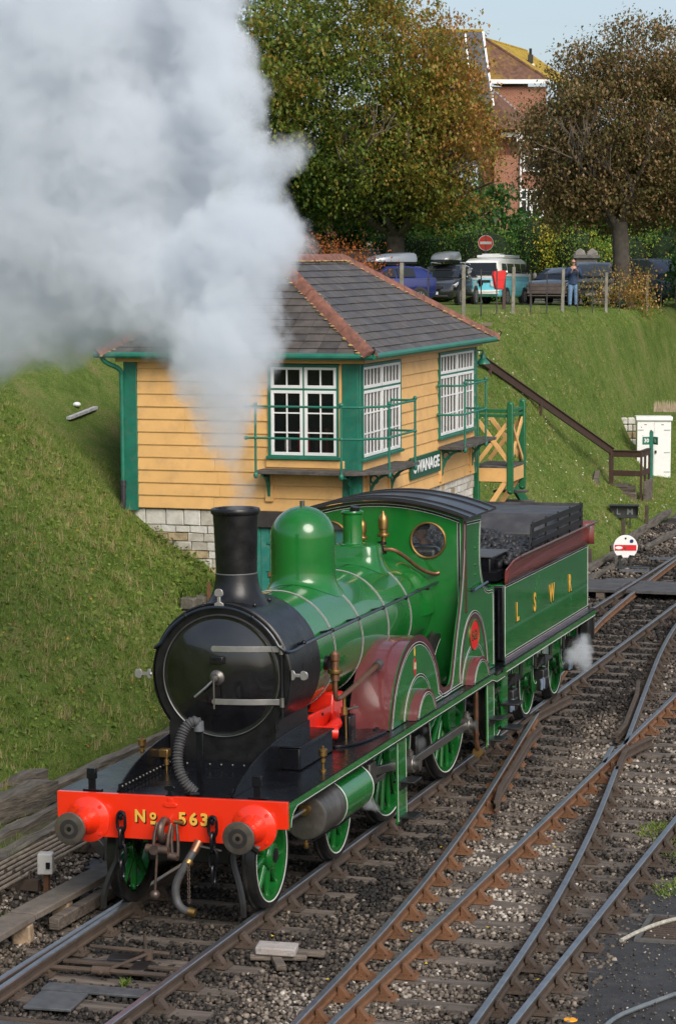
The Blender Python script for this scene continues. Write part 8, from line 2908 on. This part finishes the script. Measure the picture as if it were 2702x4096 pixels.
for sx in (-1, 1):
    side_glass(vn, sx, [(-.95, 1.16, .88), (.1, 1.16, .88), (.1, 1.66, .785), (-.55, 1.62, .79)])
    MB().prism([(-2.06, .82), (-1.6, 1.0), (-1.55, .86), (-1.95, .70)], 'yz', sx * .66, sx * .925).obj('headlight', LAMPW, vn, bevel=.02)
    MB().ball((sx * 1.02, -.98, 1.18), .13, (1, .6, .8), 10, 7).obj('mirror', SVP, vn)
MB().box((0, -2.14, .66), (.9, .05, .13)).obj('grille', BLKPL, vn)
MB().box((0, -2.18, .44), (.52, .02, .11)).obj('number_plate', PLATE, vn)
fv = car('far_van', 'blue and white van glimpsed between the post and the tree trunk', (-10.6, 88.5, 5.87), math.radians(40), 4.6, 1.9, [(y, a, b, c, d + .25 if d > 1.1 else d, e) for y, a, b, c, d, e in VST], mat('paint_pale_blue', (.045, .060, .095), .3, coat=.3), (-1.3, 1.4), .34)

# ------------------------------------------------------------------ people
def capsule(mb, pts, n=10):
    """limb with changing radius: pts (x, y, z, r)"""
    path, rad = [], []
    for i in range(len(pts) - 1):
        a, b = pts[i], pts[i + 1]
        for k in range(4):
            t = k / 4
            path.append(tuple(a[j] * (1 - t) + b[j] * t for j in range(3)))
            rad.append(a[3] * (1 - t) + b[3] * t)
    path.append(pts[-1][:3])
    rad.append(pts[-1][3])
    mb.tube(path, rad, n)
    mb.ball(pts[0][:3], pts[0][3], n=n, m=7)
    mb.ball(pts[-1][:3], pts[-1][3], n=n, m=7)
def fused(mb, name, m, parent, vox=.014):
    o = mb.obj(name, m, parent)
    r = o.modifiers.new('fuse', 'REMESH')
    r.mode = 'VOXEL'
    r.voxel_size = vox
    s = o.modifiers.new('soft', 'SMOOTH')
    s.factor = .5
    s.iterations = 3
    r.use_smooth_shade = True
    return o
SKIN = mat('skin', (.42, .22, .15), .55, var=.08, vscale=10)
def hand(mb, c, d, side):
    """palm, four fingers of different length curled forward, thumb at the side"""
    c, d = Vector(c), Vector(d).normalized()
    s_ = d.cross(Vector((0, 0, 1)))
    s_ = s_.normalized() if s_.length > .1 else Vector((1, 0, 0))
    u = s_.cross(d)
    mb.ball(c, .045, (1, 1, .8), 8, 6)
    for k, L in enumerate((.070, .080, .075, .058)):
        b = c + s_ * (-.030 + .020 * k) + d * .03
        m_ = b + d * L * .55
        e = m_ + (d * .45 - u * .75).normalized() * L * .55
        capsule(mb, [(*b, .0115), (*m_, .010), (*e, .009)], 6)
    b = c - s_ * side * .035
    capsule(mb, [(*b, .014), (*(b - s_ * side * .03 + d * .025), .011), (*(b - s_ * side * .035 + d * .055), .010)], 6)
def head(mb, c, f, s=1.0):
    """head with brow, nose, mouth, ears; f is the facing direction"""
    c, f = Vector(c), Vector(f).normalized()
    R = f.to_track_quat('Y', 'Z').to_matrix()
    mb.ball(c + R @ Vector((0, 0, .02)), .095 * s, (.82, 1.0, 1.12), 16, 12, R=R)
    mb.ball(c + R @ Vector((0, .035, -.055)), .062 * s, (.85, .85, .9), 12, 8, R=R)
    mb.ball(c + R @ Vector((0, .100, -.015)), .020 * s, (.8, 1.1, 1.4), 8, 6, R=R)
    mb.ball(c + R @ Vector((0, .088, -.068)), .022 * s, (1.2, .5, .5), 8, 6, R=R)
    for x in (-1, 1):
        mb.ball(c + R @ Vector((x * .082, -.005, -.01)), .028 * s, (.4, .8, 1.2), 8, 6, R=R)
    return R
man = thing('person', 'bald man in a blue jacket and jeans standing at the fence, holding up a camera', 'person', (-10.05, 66.9, bank(-10.05, 66.9) - .02), math.radians(18))
JACK = mat('jacket_blue', (.014, .035, .085), .75, var=.2, vscale=8, bump=.3, bscale=14)
JEAN = mat('jeans_blue', (.13, .22, .35), .85, var=.25, vscale=7, bump=.2, bscale=16)
SHOE = mat('shoe_dark', (.02, .022, .03), .6)
mb = MB()
capsule(mb, [(0, 0, 1.0, .13), (0, .01, 1.25, .15), (0, 0, 1.42, .14)], 14)
capsule(mb, [(0, 0, 1.44, .065), (0, -.01, 1.54, .058)], 12)
R_h = head(mb, (0, -.03, 1.655), (.1, -1, -.05))
for sx in (-1, 1):
    capsule(mb, [(sx * .10, 0, .98, .10), (sx * .11, -.01, .52, .065), (sx * .12, .02, .10, .048)], 10)
    capsule(mb, [(sx * .12, .03, .05, .045), (sx * .14, -.14, .035, .04)], 8)
capsule(mb, [(-.20, 0, 1.40, .065), (-.30, -.02, 1.12, .05), (-.10, -.28, 1.30, .042)], 10)
capsule(mb, [(.20, 0, 1.40, .065), (.30, -.04, 1.14, .05), (.13, -.30, 1.34, .042)], 10)
hand(mb, (-.07, -.31, 1.33), (.5, -.5, .5), -1)
hand(mb, (.11, -.33, 1.37), (-.5, -.5, .4), 1)
fused(mb, 'body', SKIN, man, .013)
mb = MB()
mb.loft([[(w * math.cos(a), d * math.sin(a), z) for a in [2 * PI * k / 18 for k in range(18)]] for z, w, d in ((.84, .205, .155), (.90, .20, .15), (1.02, .195, .145), (1.18, .205, .15), (1.34, .215, .15), (1.44, .17, .12), (1.49, .09, .085))])
mb.ball((-.17, 0, 1.42), .085, n=12, m=8)
mb.ball((.17, 0, 1.42), .085, n=12, m=8)
capsule(mb, [(0, 0, 1.46, .085), (0, 0, 1.51, .08)], 12)
capsule(mb, [(-.20, 0, 1.40, .085), (-.31, -.02, 1.12, .072), (-.12, -.26, 1.285, .058)], 12)
capsule(mb, [(.20, 0, 1.40, .085), (.31, -.04, 1.14, .072), (.15, -.28, 1.325, .058)], 12)
fused(mb, 'jacket', JACK, man, .018)
mb = MB()
mb.ball((0, 0, .94), .165, (1, .85, .8), 14, 8)
for sx in (-1, 1):
    capsule(mb, [(sx * .09, 0, .92, .115), (sx * .11, -.01, .52, .085), (sx * .12, .02, .10, .072)], 12)
fused(mb, 'trousers', JEAN, man, .018)
for sx in (-1, 1):
    mb = MB()
    capsule(mb, [(sx * .12, .04, .055, .052), (sx * .14, -.15, .045, .045)], 10)
    mb.obj('shoe', SHOE, man)
MB().box((.012, -.125, 1.665), (.15, .02, .035)).obj('sunglasses', BLACKL, man, bevel=.006)
for sx in (-1, 1):
    MB().bar((sx * .075 + .01, -.12, 1.668), (sx * .085, -.02, 1.668), .01, .012).obj('sunglasses_arm', BLACKL, man)
cmr = thing('camera_in_hand', 'small black camera held up in both hands by the bald man', 'camera', (-10.05, 66.9, bank(-10.05, 66.9) - .02), math.radians(18))
MB().box((.02, -.375, 1.385), (.13, .05, .09)).obj('body', BLKPL, cmr, bevel=.01)
MB().cyl((.02, -.40, 1.385), (.02, -.47, 1.385), .035, n=14).obj('lens', BLKPL, cmr)

drv = thing('person', 'engine driver in blue overalls leaning forward behind the round cab window', 'person', (.50, 8.02, 1.53), math.radians(-28))
OVER = mat('overalls_blue', (.075, .10, .20), .85, var=.25, vscale=8, bump=.2, bscale=14)
mb = MB()
capsule(mb, [(0, 0, .95, .12), (0, -.02, 1.25, .14), (0, -.05, 1.46, .13)], 14)
capsule(mb, [(0, -.06, 1.50, .06), (0, -.10, 1.58, .056)], 12)
head(mb, (0, -.13, 1.70), (-.2, -1, -.1))
for sx in (-1, 1):
    capsule(mb, [(sx * .10, 0, .95, .10), (sx * .11, -.02, .50, .065), (sx * .12, .02, .08, .05)], 10)
    capsule(mb, [(sx * .20, -.04, 1.44, .06), (sx * .30, -.12, 1.18, .05), (sx * .18, -.38, 1.22, .042)], 10)
    hand(mb, (sx * .16, -.42, 1.23), (0, -1, -.1), sx)
fused(mb, 'body', SKIN, drv, .014)
mb = MB()
mb.loft([[(w * math.cos(a), o + d * math.sin(a), z) for a in [2 * PI * k / 18 for k in range(18)]] for z, w, d, o in ((.84, .20, .15, 0), (1.02, .20, .15, -.01), (1.20, .21, .155, -.03), (1.40, .22, .15, -.055), (1.50, .16, .12, -.06), (1.55, .085, .08, -.07))])
for sx in (-1, 1):
    mb.ball((sx * .18, -.05, 1.45), .09, n=12, m=8)
    capsule(mb, [(sx * .20, -.04, 1.44, .085), (sx * .31, -.12, 1.18, .07), (sx * .19, -.34, 1.215, .055)], 12)
    capsule(mb, [(sx * .10, 0, .95, .125), (sx * .11, -.02, .50, .09), (sx * .12, .02, .10, .075)], 12)
fused(mb, 'overalls', OVER, drv, .018)
mb = MB()
mb.lathe([(.10, 1.74), (.115, 1.77), (.11, 1.80), (.001, 1.83)], (0, -.13, 0), n=16)
mb.box((0, -.23, 1.745), (.15, .09, .012))
mb.obj('cap', SHOE, drv)
for sx in (-1, 1):
    mb = MB()
    capsule(mb, [(sx * .12, .04, .055, .052), (sx * .14, -.15, .045, .045)], 10)
    mb.obj('boot', SHOE, drv)
# ------------------------------------------------------------------ smoke and steam
def vapour_mat(name, dens, scale, col=(.935, .962, .994), gain=1.9, cut=1.0, aniso=.15, fade=None):
    """white vapour: the body's own density eaten away at its edges by turbulence"""
    m = bpy.data.materials.new(name)
    m.use_nodes = True
    N, L = m.node_tree.nodes, m.node_tree.links
    N.clear()
    out = N.new('ShaderNodeOutputMaterial')
    pv = N.new('ShaderNodeVolumePrincipled')
    pv.inputs['Color'].default_value = (*col, 1)
    pv.inputs['Anisotropy'].default_value = aniso
    pv.inputs['Density Attribute'].default_value = ''
    at = N.new('ShaderNodeAttribute')
    at.attribute_name = 'density'
    tc = N.new('ShaderNodeTexCoord')
    def math_(op, a, b=None, clamp=False):
        n = N.new('ShaderNodeMath')
        n.operation = op
        n.use_clamp = clamp
        for i, v in enumerate((a, b)):
            if v is None:
                continue
            if isinstance(v, (int, float)):
                n.inputs[i].default_value = v
            else:
                L.new(v, n.inputs[i])
        return n.outputs[0]
    n1 = N.new('ShaderNodeTexNoise')
    n1.inputs['Scale'].default_value = scale
    n1.inputs['Detail'].default_value = 7
    n1.inputs['Roughness'].default_value = .62
    n1.inputs['Distortion'].default_value = .35
    L.new(tc.outputs['Object'], n1.inputs['Vector'])
    n2 = N.new('ShaderNodeTexNoise')
    n2.inputs['Scale'].default_value = scale * 4.3
    n2.inputs['Detail'].default_value = 5
    n2.inputs['Roughness'].default_value = .65
    L.new(tc.outputs['Object'], n2.inputs['Vector'])
    e = math_('ADD', math_('MULTIPLY', math_('SUBTRACT', n1.outputs['Fac'], .5), cut * 3.3), math_('MULTIPLY', math_('SUBTRACT', n2.outputs['Fac'], .5), cut * 1.9))
    g = math_('MULTIPLY', at.outputs['Fac'], gain)
    # turbulence counts fully at the edge, less in the heart
    s = math_('ADD', g, e)
    s = math_('SUBTRACT', s, .40)
    s = math_('MULTIPLY', s, 1.5, True)
    s = math_('MULTIPLY', s, math_('MINIMUM', math_('MULTIPLY', at.outputs['Fac'], 6.0), 1.0))
    if fade:
        sx = N.new('ShaderNodeSeparateXYZ')
        L.new(tc.outputs['Object'], sx.inputs[0])
        mr = N.new('ShaderNodeMapRange')
        mr.inputs['From Min'].default_value = fade[0]
        mr.inputs['From Max'].default_value = fade[1]
        mr.inputs['To Min'].default_value = fade[2]
        mr.inputs['To Max'].default_value = 1.0
        L.new(sx.outputs['Z'], mr.inputs['Value'])
        s = math_('MULTIPLY', s, mr.outputs['Result'])
        mr2 = N.new('ShaderNodeMapRange')
        mr2.inputs['From Min'].default_value = fade[3]
        mr2.inputs['From Max'].default_value = fade[4]
        mr2.inputs['To Min'].default_value = fade[5]
        mr2.inputs['To Max'].default_value = 1.0
        L.new(sx.outputs['X'], mr2.inputs['Value'])
        s = math_('MULTIPLY', s, mr2.outputs['Result'])
    s = math_('MULTIPLY', s, dens)
    L.new(s, pv.inputs['Density'])
    L.new(pv.outputs[0], out.inputs['Volume'])
    return m

def vapour(name, blobs, m, vox, band, label, cat):
    """a body of vapour: soft union of blobs turned into a density field that thins out towards its skin"""
    mb = MB()
    for (x, y, z, r, q) in blobs:
        mb.ball((x, y, z), r, (1, q, 1), 20, 12)
    o = mb.obj(name, m)
    r = o.modifiers.new('merge', 'REMESH')
    r.mode = 'VOXEL'
    r.voxel_size = vox * 2.2
    ng = bpy.data.node_groups.new(name + '_field', 'GeometryNodeTree')
    ng.interface.new_socket('Geometry', in_out='INPUT', socket_type='NodeSocketGeometry')
    ng.interface.new_socket('Geometry', in_out='OUTPUT', socket_type='NodeSocketGeometry')
    gi, go = ng.nodes.new('NodeGroupInput'), ng.nodes.new('NodeGroupOutput')
    mv = ng.nodes.new('GeometryNodeMeshToVolume')
    mv.resolution_mode = 'VOXEL_SIZE'
    mv.inputs['Density'].default_value = 1.0
    mv.inputs['Voxel Size'].default_value = vox
    mv.inputs['Interior Band Width'].default_value = band
    sm = ng.nodes.new('GeometryNodeSetMaterial')
    sm.inputs['Material'].default_value = m
    ng.links.new(gi.outputs[0], mv.inputs['Mesh'])
    ng.links.new(mv.outputs[0], sm.inputs['Geometry'])
    ng.links.new(sm.outputs[0], go.inputs[0])
    g_ = o.modifiers.new('field', 'NODES')
    g_.node_group = ng
    return tag(o, label, cat, kind='stuff')

SB = [  # x, y, z, radius, depth factor
    (0.00, 2.07, 4.07, 0.140, 1.0),
    (0.01, 2.07, 4.22, 0.178, 1.0),
    (-0.05, 2.10, 4.47, 0.187, 1.0),
    (-0.11, 2.10, 4.82, 0.271, 1.0),
    (-0.18, 2.10, 5.19, 0.431, 1.0),
    (-0.19, 2.10, 5.57, 0.524, 1.0),
    (-0.13, 2.20, 5.98, 0.610, 1.0),
    (0.14, 2.20, 6.31, 0.374, 1.0),
    (0.26, 2.20, 6.72, 0.401, 1.0),
    (0.61, 2.20, 6.90, 0.242, 1.0),
    (-0.07, 2.40, 6.92, 0.614, 1.0),
    (0.09, 2.30, 7.47, 0.272, 1.0),
    (0.49, 2.20, 7.81, 0.242, 1.0),
    (0.69, 2.20, 7.86, 0.139, 1.0),
    (-0.20, 2.50, 7.90, 0.428, 1.0),
    (-0.10, 2.50, 8.52, 0.295, 1.0),
    (-0.30, 2.50, 8.41, 0.429, 1.0),
    (-0.52, 2.70, 9.04, 0.458, 1.0),
    (-0.32, 2.70, 9.40, 0.265, 1.0),
    (-0.76, 2.80, 9.57, 0.584, 1.0),
    (-0.66, 2.80, 9.99, 0.633, 1.0),
    (-1.00, 2.70, 6.31, 0.724, 1.0),
    (-1.74, 3.00, 6.79, 0.937, 1.0),
    (-2.72, 3.30, 7.25, 1.162, 1.0),
    (-1.71, 3.20, 7.96, 1.143, 1.0),
    (-2.91, 3.50, 8.50, 1.329, 1.0),
    (-2.04, 3.50, 9.26, 1.316, 1.0),
    (-3.27, 3.60, 9.75, 1.346, 1.0),
    (-4.03, 3.60, 6.97, 1.352, 1.0),
    (-2.80, 3.20, 6.16, 0.756, 1.0),
    (-3.30, 3.20, 5.81, 0.533, 1.0),
    (-4.01, 3.40, 5.85, 0.775, 1.0),
    (-1.96, 3.00, 6.06, 0.470, 1.0),
    (-1.09, 2.80, 5.83, 0.267, 1.0),
]
SMOKE = vapour_mat('smoke_vapour', 3.7, 1.25, fade=(4.3, 6.3, .75, -3.0, -.9, .55))
vapour('smoke', [(x, y, z, r * 1.08 + .10, q) for x, y, z, r, q in SB], SMOKE, .042, .50, 'billowing white smoke blown left from the engine chimney', 'smoke')
STEAM = vapour_mat('steam_vapour', 3.4, 2.6, cut=1.1)
vapour('steam', [(1.30, 13.85, .82, .22, 1), (1.35, 13.9, 1.02, .15, 1), (1.32, 13.3, .82, .18, 1), (1.30, 12.9, .76, .14, 1), (1.36, 14.2, .80, .18, 1), (1.34, 14.1, .56, .16, 1), (1.36, 14.25, 1.0, .13, 1), (1.34, 14.3, .62, .14, 1)], STEAM, .03, .14, 'puff of steam drifting by the last tender wheel', 'steam')
vapour('steam', [(1.10, 3.25, .62, .12, 1), (1.12, 3.40, .55, .10, 1), (1.08, 3.15, .74, .08, 1), (1.14, 3.5, .50, .08, 1)], STEAM, .02, .10, 'wisp of steam leaking behind the green cylinder', 'steam')
vapour('steam', [(1.0, 5.9, .80, .11, 1), (1.0, 6.1, .95, .09, 1), (1.0, 5.75, .62, .10, 1)], vapour_mat('steam_thin', 2.6, 3.2, cut=.9), .025, .12, 'thin steam hanging between the two big driving wheels', 'steam')
